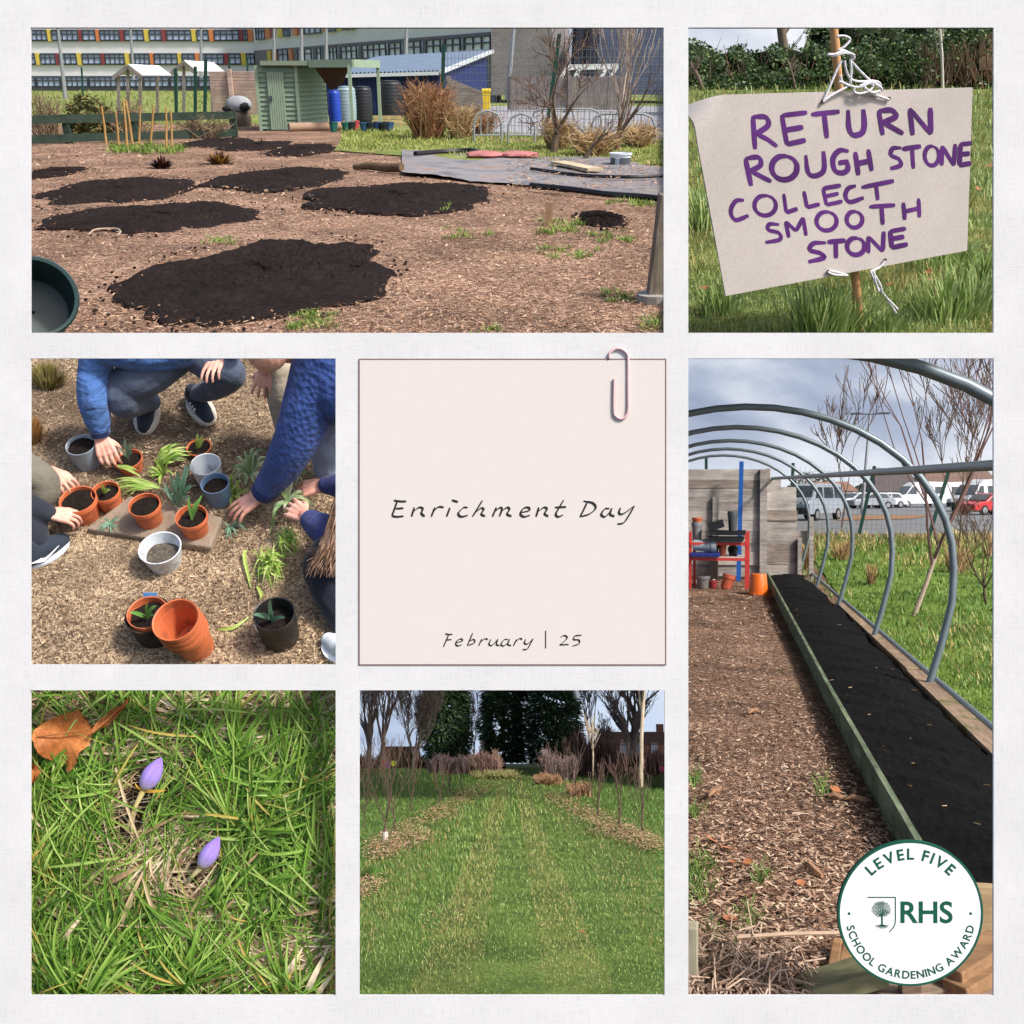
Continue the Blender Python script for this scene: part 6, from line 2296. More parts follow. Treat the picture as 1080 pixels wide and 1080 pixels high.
far_tree(668, 818, 706, 112, 1.15, "large leafless tree with heavy spreading limbs by the houses", 206, 5, .75, DKB, (.03, 0), .34)
far_tree(638, 815, 762, 125, .4, "round topped leafless tree before the house", 207, 6, .6, DKB, (0, 0), .2)
BIRCHW = mat_plain("birch_bark", srgb(206, 188, 164), .8, .25, 3, .1)
far_tree(676, 829, 700, 58, .22, "pale trunked birch in front of the large bare tree", 208, 4, .3, BIRCHW, (.06, 0), .8)
far_tree(625, 820, 775, 80, .14, "small pale stemmed birch right of the thickets", 209, 4, .35, BIRCHW, (.04, 0), .6)
def holly():
	random.seed(4)
	b = L_.at(636, 813, 116)
	b.z = 0
	k = 116 / F
	mb = MB()
	def s():
		a, r = rnd(0, 6.28), math.sqrt(rnd(0, 1))
		return Vector((math.cos(a) * r * 15 * k, math.sin(a) * r * 2, rnd(.1, 1) * 26 * k * (1 - .5 * r * r)))
	leaf_cloud(mb, s, 1400, k * 1.1)
	tag(mb.build("bush", mat_isle("holly_leaf", [srgb(28, 50, 34), srgb(44, 74, 48), srgb(66, 96, 62)], .5, .3), place=L_, loc=b), "dark green bush below the roof of brick houses", "bush")
holly()
def row_houses():
	Y = 150
	b = L_.at(640, 800, Y)
	b.z = 0
	t = thing("brick_house", "brown roofed brick house row right of the lawn", "house", L_, b)
	P = lambda x, y, dy=0: L_.at(x, y, Y + dy) - b
	w = MB()
	x0, x1 = P(640, 800).x, P(716, 800).x
	ze, zr = P(640, 784).z, P(640, 771).z
	w.box(((x0 + x1) / 2, 4, ze / 2), (x1 - x0, 8, ze))
	w.build("wall", mat_brick("dark_red_brick", srgb(134, 88, 74), srgb(156, 106, 88), srgb(150, 130, 120), 2), t, clip=(L_, T(b)))
	r = MB()
	r.add([(x0 - .5, -.6, ze - .2), (x1, -.6, ze - .2), (x1, 4, zr), (x0 - .5, 4, zr), (x0 - .5, 8.6, ze - .2), (x1, 8.6, ze - .2)], [(0, 1, 2, 3), (3, 2, 5, 4), (0, 3, 4)])
	r.build("roof", mat_plain("brown_roof", srgb(136, 108, 98), .9, .12, 1.5, .2), t, clip=(L_, T(b)))
	for px in (690, 657, 674):
		p = P(px, 789)
		mb = MB()
		mb.box((p.x, -.05, p.z), (1.1 * 5 / 7, .12, 1.3))
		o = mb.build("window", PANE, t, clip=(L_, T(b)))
		fr = MB()
		for (dx, dz, sx, sz) in ((-.4, 0, .12, 1.4), (.4, 0, .12, 1.4), (0, .65, .9, .12), (0, -.65, .9, .12), (0, 0, .08, 1.3)):
			fr.box((p.x + dx, -.12, p.z + dz), (sx, .1, sz))
		fr.build("frame", FRAME_W, o, clip=(L_, T(b)))
	ch = MB()
	p = P(700, 768)
	ch.box((p.x, 4, zr + .3), (1.0, .8, 1.6))
	ch.build("chimney", mat_brick("chimney_brick", srgb(110, 70, 58), srgb(130, 86, 72), srgb(130, 110, 100), 3), t)
row_houses()
def far_cottages():
	Y = 215
	for (xa, xb, ye, yr, lab, c) in ((470, 481, 796, 789, "tiny cream house far behind the left conifer", srgb(206, 186, 160)), (400, 440, 800, 787, "long low brown roofed house far behind left trees", srgb(150, 104, 84))):
		b = L_.at((xa + xb) / 2, 805, Y)
		b.z = 0
		t = thing("far_house", lab, "house", L_, b)
		w = (L_.at(xb, 805, Y).x - L_.at(xa, 805, Y).x)
		ze, zr = L_.at(xa, ye, Y).z, L_.at(xa, yr, Y).z
		mb = MB()
		mb.box((0, 3, ze / 2), (w, 6, ze))
		mb.build("wall", mat_plain("house_wall", c, .9, .05, .5, 0), t)
		mb = MB()
		mb.add([(-w / 2 - .3, -.4, ze - .1), (w / 2 + .3, -.4, ze - .1), (w / 2, 3, zr), (-w / 2, 3, zr), (-w / 2 - .3, 6.4, ze - .1), (w / 2 + .3, 6.4, ze - .1)], [(0, 1, 2, 3), (3, 2, 5, 4), (0, 3, 4), (1, 5, 2)])
		mb.build("roof", mat_plain("house_roof", srgb(116, 84, 72), .9, .1, .6, 0), t)
		for i in range(2 if w < 6 else 4):
			q = MB()
			q.box((-w / 2 + w * (i + .5) / (2 if w < 6 else 4), -.05, ze * .55), (.9, .12, 1.1))
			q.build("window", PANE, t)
far_cottages()
def play_posts():
	for (x, y, yt, col, lab) in ((405, 812, 803, srgb(226, 96, 60), "orange marker disc on a post at the far left"), (409, 813, 804, srgb(150, 90, 170), "purple marker disc beside the orange one"), (415, 813, 803, srgb(214, 220, 60), "yellow marker disc right of the purple one"), (411, 810, 800, srgb(110, 190, 220), "light blue marker disc above the others"), (699, 830, 809, srgb(206, 70, 110), "pink marker disc at the right lawn edge")):
		b = L_.gp(x, y)
		h = L_.at(x, yt, b.y).z
		k = L_.mpp(y)
		t = thing("marker_post", lab, "marker", L_, b, group="coloured marker discs beyond the lawn")
		mb = MB()
		mb.tube([(0, 0, 0), (0, 0, h)], k * .5, 6)
		mb.build("post", mat_plain("post_grey", srgb(120, 110, 100), .8, .1, 3, 0), t)
		mb = MB()
		mb.tube([(0, -.06, h - k * 2), (0, .02, h - k * 2)], k * 3, 14)
		mb.build("disc", mat_plain("marker_paint", col, .5, .05, 3, 0), t)
play_posts()
# ================================================================== the hoop frame and long soil bed (tall opening, right)
CAM_SCALE = 2.0
N = Place("tunnel", 1.6, WINDOWS["tunnel"], yh=518, vpx=745, ext=(160, 90, 40, 120))
def nz(x, y):
	return (715 + x / 3.086, 370 + y / 3.086)
def nz2(x, y):
	return (715 + x / 3.086, 720 + y / 3.086)
NI = Matrix.Identity(4)
MAT_MULCH2 = mat_mulch("tunnel_mulch", [srgb(62, 46, 38), srgb(104, 79, 65), srgb(140, 110, 92), srgb(170, 140, 119), srgb(206, 179, 157)], 44, (srgb(60, 44, 36), .5, .52, .6))
structure(ground_sheet(N, [(636, 700), (713.8, 700), (713.8, 563), (636, 563)], 0, "path", MAT_MULCH2))
structure(ground_sheet(N, [(714, 1170), (1140, 1170), (1140, 563), (714, 563)], 0, "ground", MAT_MULCH2, 40, 40, .012, 9, 1.2))
MAT_CHIP2 = mat_isle("pink_chip", [srgb(80, 58, 47), srgb(120, 92, 76), srgb(156, 124, 104), srgb(190, 161, 137), srgb(212, 188, 165)], .9, .1)
chips(N, (715, 612, 960, 1061), 22000, .025, MAT_CHIP2, "wood_chips", lambda x, y: .012 if x < .86 else None, "bark chips covering the path beside the long soil bed", seed=77, mind=7)
random.seed(5)
structure(ground_sheet(N, [(1140, 1000), (1140, 1000), (1140, 571), (846, 571)], .03, "grass_bank", mat_ground("bank_turf", [srgb(70, 84, 36), srgb(92, 116, 46), srgb(116, 142, 62), srgb(140, 140, 84)], 1.2, 30, .7, [.3, .45, .58, .75])))
def bank_z(x, y, px, py):
	edge = 1.78
	return .02 if x > edge else None
ng = mat_isle("bank_blade", [srgb(66, 96, 38), srgb(90, 124, 52), srgb(116, 150, 70), srgb(150, 176, 104)], .5, .35, .3)
ns = mat_isle("bank_straw", [srgb(134, 128, 72), srgb(176, 162, 104), srgb(200, 186, 136)], .6, .2, .2)
tussock_field(N, (846, 569, 1140, 880), 22000, 6.5, [ng, ns], "grass", "lush rough grass beside the hoop frame", 91, .9, 1.0, zfun=bank_z, lean=.9, thresh=.0, ysc=.3, tall=lambda px, py: 1.5 if py < 585 else 1.0)
tussock_field(N, (846, 568, 1060, 580), 1500, 9, [ns], "straw_grass", "pale straw fringe along the car park edge", 92, .9, 1.0, zfun=bank_z, lean=.7, ysc=.3)

# ---- the long raised bed
def long_bed():
	b = Vector((1.2, 4, 0))
	t = thing("raised_bed", "long raised bed of black soil edged by a green board and a grey plank", "raised bed", N, b)
	f1, f2 = Field(12, 3.0), Field(13, 12)
	y0, y1 = 3.95, 18.7
	mb = MB()
	nx, ny = 40, 300
	vs = []
	for j in range(ny + 1):
		y = y0 + (y1 - y0) * (j / ny) ** 1.4
		xl = .88 + .012 * (y - 4)
		xr = 1.56 + .011 * (y - 4) + .03 * f1(y * .8, 0)
		for i in range(nx + 1):
			s = i / nx
			x = xl + (xr - xl) * s
			z = .105 + .035 * math.sin(math.pi * s) + .012 * f1(x * 2, y * .8) + .008 * f2(x * 1.5, y * .8) + rnd(-.006, .006)
			vs.append(Vector((x, y, z)) - b)
	mb.add(vs, [(j * (nx + 1) + i, j * (nx + 1) + i + 1, (j + 1) * (nx + 1) + i + 1, (j + 1) * (nx + 1) + i) for j in range(ny) for i in range(nx)])
	random.seed(3)
	for _ in range(0):
		y = y0 + (y1 - y0) * rnd(0, 1) ** 2
		x = rnd(.9, 1.58)
		s = rnd(.004, .014)
		mb.blob(Vector((x, y, .12 + .02 * math.sin(math.pi * (x - .88) / .7))) - b, (s, s * 1.4, s * .8), 5, 3, 0, .3)
	mb.build("soil", mat_soil("black_soil", srgb(19, 18, 19), 30, .9, .014), t, smooth=True, clip=(N, T(b)))
	gb = MB()
	pts = [(.86, 3.85), (.875, 5.5), (.90, 8.0), (.95, 11), (1.07, 18.6)]
	for (a, c) in zip(pts[:-1], pts[1:]):
		gb.beam(Vector((a[0], a[1], .078)) - b, Vector((c[0], c[1] + .01, .078)) - b, .028, .17)
	gb.build("side_board", mat_wood("green_board", srgb(74, 90, 70), srgb(124, 136, 112), (30, 3, 30), .85, .3, srgb(70, 74, 58)), t, clip=(N, T(b)))
	pb = MB()
	for (a, c, w) in (((1.60, 5.2), (1.66, 8.9), .16), ((1.665, 8.96), (1.72, 14.2), .14)):
		pb.beam(Vector((a[0] + .05, a[1], .09)) - b, Vector((c[0] + .05, c[1], .09)) - b, w, .07)
	pb.build("edge_plank", mat_wood("weathered_plank", srgb(120, 100, 84), srgb(168, 146, 124), (24, 2.5, 24), .9, .5, srgb(92, 98, 50)), t, clip=(N, T(b)))
	eb = MB()
	eb.beam(Vector((.9, 3.9, .10)) - b, Vector((1.75, 3.9, .10)) - b, .05, .17)
	eb.build("end_board", mat_wood("end_plank", srgb(150, 128, 96), srgb(196, 172, 132), (3, 24, 24), .9, .4), t, clip=(N, T(b)))
long_bed()
def bed_flecks():
	random.seed(19)
	mb = MB()
	for _ in range(26):
		y = 4.0 + 9 * rnd(0, 1) ** 2
		x = rnd(.92, 1.52)
		a, l = rnd(0, 3.1), rnd(.012, .05)
		p = Vector((x, y, .155))
		d = Vector((math.cos(a), math.sin(a), rnd(-.1, .1))) * l / 2
		mb.tube([p - d, p + d], .0022, 4)
	stuff(mb.build("straw_fleck", MAT_STRAW, place=N), "pale straw bits dropped on the black soil of the bed")
bed_flecks()

# ---- hoops and rails
STEEL = mat_plain("galvanised_tube", srgb(116, 128, 134), .42, .1, 6, .03, .5, .35)
def hoop(Y, label, r=.028, half=False):
	b = Vector((.3, Y, 0))
	mb = MB()
	pts = [(1.34, -.1), (1.38, .05), (1.48, .4), (1.56, .75), (1.57, 1.0)]
	n = 22
	for i in range(1, n):
		a = math.pi * i / n
		pts.append((1.57 * math.cos(a), 1.0 + 1.27 * math.sin(a) ** .95))
	pts += [(-1.57, 1.0), (-1.56, .75), (-1.48, .4), (-1.34, -.1)]
	if half:
		pts = pts[:16]
	mb.tube([Vector((x, 0, z)) for x, z in pts], r, 14)
	o = mb.build("hoop", STEEL, place=N, loc=b, smooth=True, clip=(N, T(b)))
	tag(o, label, "hoop", "steel hoops of the tunnel frame")
hoop(4.92, "nearest grey steel hoop, only its upper right arc in view", .032, True)
hoop(8.35, "second grey hoop, largest one seen whole on the right")
hoop(11.0, "third grey steel hoop from the viewer", .027)
hoop(13.9, "fourth grey steel hoop, over the far end of the soil", .026)
hoop(16.6, "fifth grey hoop, just before the plank wall", .026)
hoop(19.6, "farthest grey hoop rising behind the plank wall", .026)
for (a, c, r, lab) in (((1.30, 4.55, 1.715), (1.17, 19.2, 1.83), .026, "high grey rail running along the right of the hoops"), ((1.75, 5.3, .12), (1.86, 19.4, .13), .024, "low grey rail along the foot of the hoops")):
	mb = MB()
	a, c = Vector(a), Vector(c)
	mb.tube([Vector((0, 0, 0)), (c - a) * .5, c - a], r, 12)
	tag(mb.build("rail", STEEL, place=N, loc=a, smooth=True, clip=(N, T(a))), lab, "rail", "long rails joining the hoops")

# ---- plank wall
def plank_wall():
	Y = 18.95
	P = lambda x, y: N.at(*nz(x, y), Y)
	b = P(200, 730)
	b.z = 0
	t = thing("plank_wall", "grey weathered wall of horizontal salvaged planks behind the soil bed", "wall", N, b)
	random.seed(8)
	mats = [mat_wood("silver_plank", srgb(128, 122, 118), srgb(184, 177, 172), (2.5, 20, 22), .9, .5), mat_wood("brown_plank", srgb(116, 106, 100), srgb(166, 154, 146), (2.5, 20, 22), .9, .5), mat_wood("pale_plank", srgb(152, 146, 140), srgb(200, 192, 186), (2.5, 20, 22), .9, .5)]
	rows = [(384, 416), (418, 442), (444, 474), (477, 518), (520, 548), (550, 582), (584, 622), (626, 652), (655, 690), (693, 728)]
	for i, (a, c) in enumerate(rows):
		segs = [(-300, 18), (20, 275), (286, 300 if i < 1 else (335 if i < 2 else (385 if i < 4 else (388 if i < 6 else (420 if i == 6 else 392)))))]
		for (x0, x1) in segs:
			p, q = P(x0, c + 3), P(x1, a)
			mb = MB()
			mb.box((((p.x + q.x) / 2) - b.x, rnd(-.02, .02), (p.z + q.z) / 2 + rnd(-.01, .01)), (q.x - p.x, .04, q.z - p.z), Ry(rnd(-.006, .006)))
			mb.build("plank", random.choice(mats), t, clip=(N, T(b)))
	for (x0, x1, yt, yb) in ((265, 290, 386, 735), (388, 402, 610, 740), (112, 132, 475, 740), (425, 440, 540, 735)):
		p, q = P(x0, yb), P(x1, yt)
		mb = MB()
		mb.box(((p.x + q.x) / 2 - b.x, -.07, q.z / 2), (q.x - p.x, .08, q.z))
		mb.build("post", mats[0], t, clip=(N, T(b)))
	p, q = P(105, 740), P(128, 640)
	mb = MB()
	mb.box(((p.x + q.x) / 2 - b.x, -.2, q.z / 2), (q.x - p.x, .06, q.z))
	mb.build("post", mat_plain("dark_post", srgb(46, 38, 36), .9, .2, 4, 0), t)
plank_wall()
def blue_pole():
	a, c = N.at(*nz(197, 745), 18.6), N.at(*nz(207, 360), 18.6)
	a.z = 0
	mb = MB()
	mb.beam(Vector((0, 0, 0)), c - a, .075, .06, up=(0, 1, 0))
	tag(mb.build("blue_post", mat_plain("blue_paint", srgb(36, 92, 172), .45, .08, 5, 0), place=N, loc=a), "bright blue square post standing before the plank wall", "post")
blue_pole()

# ---- red rack and what stands on it
RY = 17.0
def RP(x, y, dy=0.0):
	return N.at(*nz(x, y), RY + dy)
def red_rack():
	b = RP(130, 780)
	b.z = 0
	t = thing("shelf_rack", "red metal shelf rack holding pots and trays by the plank wall", "shelf", N, b)
	red = mat_plain("red_metal", srgb(196, 62, 56), .5, .1, 5, 0, .4)
	zt = RP(130, 590).z
	for (x, dy) in ((40, 0), (222, 0), (52, .5), (232, .5)):
		mb = MB()
		p = RP(x, 780)
		mb.box((p.x - b.x, dy, zt / 2), (.045, .04, zt))
		mb.build("leg", red, t, clip=(N, T(b)))
	for (y0) in (622, 672):
		z = RP(130, y0).z
		xa, xb = RP(38, y0).x - b.x, RP(226, y0).x - b.x
		mb = MB()
		mb.box(((xa + xb) / 2, .25, z), (xb - xa, .52, .025))
		mb.build("shelf", mat_wood("pale_shelf", srgb(170, 164, 156), srgb(206, 200, 192)), t, clip=(N, T(b)))
		mb = MB()
		mb.box(((xa + xb) / 2, -.03, z - .03), (xb - xa, .03, .045))
		mb.build("rail", red, t, clip=(N, T(b)))
	return b
red_rack()
def pot_at(place, base, r, h, col, label, group, name="plant_pot", soil=None, rot=None, rim=True, taper=.74, thick=.06, clip=False, n=32, mat=None, soild=.2, cat="plant pot"):
	t = thing(name, label, cat, place, base, rot=rot, group=group)
	mb = MB()
	if rim:
		prof = [(r * taper, 0), (r * (taper + (.94 - taper) * .78), h * .76), (r * .985, h * .77), (r, h * .985), (r * .985, h), (r * .93, h * .985), (r * .90, h * .75), (r * taper * .93, h * .06), (0.0005, h * .05)]
	else:
		prof = [(r * taper * .9, 0), (r * taper, h * .03), (r * .99, h * .97), (r, h * .99), (r * .985, h), (r * .93, h * .985), (r * taper * .9, h * .08), (0.0005, h * .07)]
	mb.lathe(prof, n)
	mb.build("body", mat or mat_plain("pot_plastic", col, .5, .07, 18, .03, .4), t, smooth=True, clip=(place, T(base, rot)) if clip else None)
	if soil:
		mb = MB()
		rs = r * (taper + (.92 - taper) * (1 - soild)) * .97
		k = n
		vs = [(0, 0, h * (1 - soild) + r * .06)]
		f = Field(int(base.x * 977) % 999, 9 / r)
		for q in range(1, 6):
			for i in range(k):
				a = 2 * math.pi * i / k
				vs.append((rs * q / 5 * math.cos(a), rs * q / 5 * math.sin(a), h * (1 - soild) + r * .05 * f(math.cos(a) * rs * q / 5, math.sin(a) * rs * q / 5)))
		mb.add(vs, [(0, 1 + i, 1 + (i + 1) % k) for i in range(k)] + [(1 + q * k + i, 1 + (q + 1) * k + i, 1 + (q + 1) * k + (i + 1) % k, 1 + q * k + (i + 1) % k) for q in range(4) for i in range(k)])
		mb.build("soil", soil, t, smooth=True)
	return t
def rack_items():
	g = "pots and trays on the red rack"
	def zat(y):
		return RP(130, y).z
	def put(x, ybase, dy=.12):
		p = RP(x, ybase, dy)
		return Vector((p.x, p.y, 0))
	s1, s2 = zat(622) + .013, zat(672) + .013
	k = RY / F / 3.086 * 1.0
	SO = mat_soil("pot_soil_far", srgb(40, 32, 28), 30)
	def P_(x, shelf, w, h, col, lab, **kw):
		p = put(x, 640)
		p.z = shelf
		return pot_at(N, p, w * k / 2, h * k, col, lab, g, **kw)
	P_(62, s1, 36, 60, srgb(128, 130, 134), "grey pot at the left end of top shelf with orange pot", rim=True)
	P_(62, s1 + 60 * k - .05, 34, 24, srgb(190, 96, 56), "orange pot stacked in the grey pot on top shelf", rim=True)
	P_(178, s1 + .17, 34, 62, srgb(84, 88, 92), "tall dark grey pot standing on the black trays", rim=True)
	P_(145, s2, 26, 34, srgb(176, 92, 64), "terracotta pot on the middle rack shelf")
	P_(115, s2, 40, 40, srgb(30, 34, 40), "black pot on middle shelf left of terracotta one")
	P_(180, s2, 34, 36, srgb(28, 30, 36), "tipped black pot with pale rim on middle shelf", rot=Rx(-.9))
	for i, (x, w, yt, h, lab) in enumerate(((157, 112, 600, .07, "lowest wide black seed tray on the top shelf"), (160, 116, 590, .07, "upper wide black seed tray under the tall grey pot"), (128, 50, 560, .12, "small slanted black tray on the tray pile"))):
		p = put(x, 640, .1)
		p.z = s1 + (.0, .10, .2)[i]
		mb = MB()
		ww = w * k / 2
		prof = [(-ww * .93, 0), (ww * .93, 0), (ww, h), (-ww, h)]
		d = .2
		mb.add([(x_, -d, z_) for x_, z_ in prof] + [(x_, d, z_) for x_, z_ in prof], [(0, 1, 2, 3), (5, 4, 7, 6), (0, 4, 5, 1), (1, 5, 6, 2), (4, 0, 3, 7)])
		o = mb.build("seed_tray", mat_plain("black_tray", srgb(36, 38, 44), .5, .1, 8, .1), place=N, loc=p, rot=Ry(-.3) if i == 2 else None)
		tag(o, lab, "tray", "black seed trays on the top shelf")
	p = put(88, 670, .05)
	p.z = s2
	mb = MB()
	mb.box((0, 0, .03), (.48, .34, .06))
	tag(mb.build("blue_tray", mat_plain("blue_tray", srgb(44, 56, 130), .5, .08, 5, 0), place=N, loc=p, bevel=.01), "flat blue tray under grey pot on the middle shelf", "tray")
	p = Vector((p.x + .1, p.y, s2 + .06 + .12))
	pot_at(N, p + Vector((-.28, 0, 0)), .12, .36, srgb(158, 170, 178), "pale grey pot lying on its side in the blue tray", g, rot=Ry(math.pi / 2))
	for (x, y, w, h, col, lab, rt) in ((82, 776, 46, 40, srgb(118, 116, 116), "grey pot on the ground under the rack", None), (115, 776, 28, 26, srgb(150, 52, 52), "small red pot on the ground under the rack", None), (155, 775, 44, 46, srgb(196, 100, 72), "terracotta bowl leaning under the right rack end", Ry(.3))):
		p = put(x, 700, .15)
		pot_at(N, p, w * k / 2, h * k, col, lab, g, rot=rt)
	# orange tub, upside down
	p = N.gp(*nz(262, 792))
	t = thing("orange_bucket", "bright orange bucket standing upside down beside red rack", "bucket", N, p)
	kk = N.mpp(nz(262, 792)[1]) / 3.086
	r, h = 32 * kk, 66 * kk
	mb = MB()
	mb.lathe([(r * 1.04, 0), (r * 1.04, h * .06), (r * .97, h * .07), (r * .80, h * .95), (r * .74, h), (0.001, h)], 30)
	mb.build("body", mat_plain("orange_plastic", srgb(236, 112, 28), .4, .05, 5, 0, .5), t, smooth=True)
rack_items()

# ---- car park
def car_park():
	asph = mat_plain("asphalt", srgb(118, 120, 124), .9, .12, .5, .2)
	m = MB()
	structure(ground_sheet(N, [(636, 571.5), (1140, 571.5), (1140, 530.5), (636, 530.5)], -.03, "car_park", asph))
	structure(ground_sheet(N, [(880, 549), (960, 547), (990, 543), (900, 543.5)], 0, "verge", mat_ground("leafy_verge", [srgb(120, 92, 70), srgb(150, 116, 90), srgb(120, 124, 80)], .8, 10, .4)))
	structure(ground_sheet(N, [(700, 528.5), (1140, 528.5), (1140, 519.5), (700, 519.5)], .02, "grass", MAT_GRASS_G))
car_park()
RUB = mat_plain("tyre_rubber", srgb(30, 30, 32), .85, .1, 6, 0)
RIM = mat_plain("wheel_rim", srgb(150, 152, 156), .4, .1, 6, 0, .5, .5)
CGL = mat_glass("car_glass", srgb(52, 60, 70), .06)
LAMPM = mat_plain("headlamp_glass", srgb(210, 216, 222), .2, .05, 9, 0, .6)
DARKP = mat_plain("dark_plastic", srgb(36, 38, 42), .6, .1, 9, 0)
def vehicle(px, py, Y, yaw, kind, col, label, group="vehicles in the car park"):
	"""length along local X, nose at -X"""
	b = N.at(px, py, Y)
	b.z = -.03
	rot = Rz(yaw)
	t = thing("parked_van" if kind in ("van", "camper") else "parked_car", label, "van" if kind in ("van", "camper") else "car", N, b, rot, group)
	if kind == "van":
		L, W, wb = 5.6, 2.0, 1.75
		prof = [(-2.75, .35), (-2.8, .75), (-2.62, 1.05), (-1.95, 1.28), (-1.2, 2.15), (-.6, 2.5), (.6, 2.58), (2.7, 2.55), (2.8, 2.2), (2.8, .4)]
		win = [[(-1.78, 1.33), (-1.15, 2.05), (-.72, 2.05), (-.72, 1.33)], [(-.2, 1.35), (-.2, 2.05), (.9, 2.05), (.9, 1.35)], [(1.3, 1.4), (1.3, 2.05), (2.3, 2.05), (2.3, 1.4)]]
		ws = [(-1.90, 1.34), (-1.24, 2.10)]
	elif kind == "camper":
		L, W, wb = 4.6, 1.9, 1.4
		prof = [(-2.3, .35), (-2.35, .9), (-2.2, 1.15), (-1.9, 1.25), (-1.35, 1.95), (-.9, 2.05), (2.0, 2.05), (2.25, 1.7), (2.3, .4)]
		win = [[(-1.6, 1.25), (-1.2, 1.85), (-.6, 1.85), (-.6, 1.25)], [(-.4, 1.25), (-.4, 1.85), (.8, 1.85), (.8, 1.25)], [(1.0, 1.25), (1.0, 1.85), (1.9, 1.85), (1.9, 1.25)]]
		ws = [(-1.85, 1.3), (-1.40, 1.9)]
	else:
		L, W, wb = 4.2, 1.75, 1.28
		prof = [(-2.1, .3), (-2.15, .6), (-2.0, .78), (-1.1, .95), (-.45, 1.42), (.2, 1.5), (1.2, 1.45), (1.85, 1.0), (2.1, .9), (2.12, .35)]
		win = [[(-.85, .98), (-.38, 1.36), (.2, 1.4), (.2, .98)], [(.3, .98), (.3, 1.4), (1.1, 1.36), (1.45, .98)]]
		ws = [(-1.05, 1.0), (-.48, 1.40)]
	n = len(prof)
	body = MB()
	vs = []
	for (s, sc) in ((-1, 1), (1, 1)):
		for (x, z) in prof:
			inn = 1 - .10 * max(0, (z - 1.0))
			vs.append((x, s * W / 2 * inn, z))
	body.add(vs, [tuple(range(n)), tuple(range(2 * n - 1, n - 1, -1))] + [(i, n + i, n + (i + 1) % n, (i + 1) % n) for i in range(n)])
	body.build("body", mat_plain("car_paint", col, .3, .04, 2, 0, .5), t, bevel=.05)
	for s in (-1, 1):
		for w in win:
			mb = MB()
			p = [(x, s * (W / 2 * (1 - .10 * max(0, z - 1.0)) + .012), z) for x, z in w]
			q = [(x, y - s * .03, z) for x, y, z in p]
			mb.add(p + q, [(0, 1, 2, 3), (4, 7, 6, 5), (0, 4, 5, 1), (1, 5, 6, 2), (2, 6, 7, 3), (3, 7, 4, 0)])
			mb.build("window", CGL, t)
	mb = MB()
	(x0, z0), (x1, z1) = ws
	nx, nzv = -(z1 - z0), (x1 - x0)
	l = math.hypot(nx, nzv)
	ox, oz = nx / l * .03, nzv / l * .03
	w0, w1 = W / 2 * .88, W / 2 * .80
	mb.add([(x0 + ox, -w0, z0 + oz), (x0 + ox, w0, z0 + oz), (x1 + ox, w1, z1 + oz), (x1 + ox, -w1, z1 + oz)], [(0, 1, 2, 3)])
	mb.build("windscreen", CGL, t)
	for s in (-1, 1):
		for x in (-wb, wb):
			mb = MB()
			r = .34
			mb.tube([(x, s * (W / 2 - .2), r), (x, s * (W / 2 + .02), r)], r, 18)
			o = mb.build("wheel", RUB, t)
			mb = MB()
			mb.tube([(x, s * (W / 2 + .015), r), (x, s * (W / 2 + .035), r)], r * .62, 14)
			mb.build("rim", RIM, o)
		mb = MB()
		zl = prof[2][1] - .14
		mb.box((prof[1][0] + .05, s * W * .36, zl), (.12, W * .2, .2))
		mb.build("headlight", LAMPM, t)
	mb = MB()
	mb.box((prof[0][0] - .01, 0, .55), (.12, W * .96, .36))
	mb.build("bumper", DARKP if kind != "car" else mat_plain("bumper_paint", sc3(col, .8), .5, .05, 2, 0), t)
Wh = srgb(216, 220, 224)
vehicle(968, 536, 108, .38, "van", Wh, "white panel van parked side on behind the second hoop")
vehicle(1032, 540, 88, .75, "van", srgb(206, 210, 214), "white van with dark front bumper at the right edge")
vehicle(1042, 543.5, 76, .6, "car", srgb(188, 40, 46), "red car half out of view in front of white van")
vehicle(932, 533, 104, .5, "car", Wh, "white hatchback just left of the panel van")
vehicle(906, 530, 108, .35, "car", Wh, "low white car between the green fence posts")
vehicle(882, 529, 116, .3, "car", srgb(72, 78, 92), "dark blue car parked farthest left in the row")
vehicle(918, 531.5, 100, .4, "car", srgb(150, 156, 164), "silver car half hidden by the leaning green post")
vehicle(894, 529, 125, .3, "car", srgb(60, 62, 70), "black car parked between the dark blue and white cars")
vehicle(1000, 531, 112, .35, "van", srgb(210, 214, 216), "white van parked behind, between the two nearer vans")
vehicle(870, 528, 130, .35, "car", srgb(166, 170, 176), "pale grey car beyond the grey camper van")
vehicle(856, 551, 60, 1.05, "camper", srgb(138, 148, 158), "grey camper van standing close behind the plank wall")
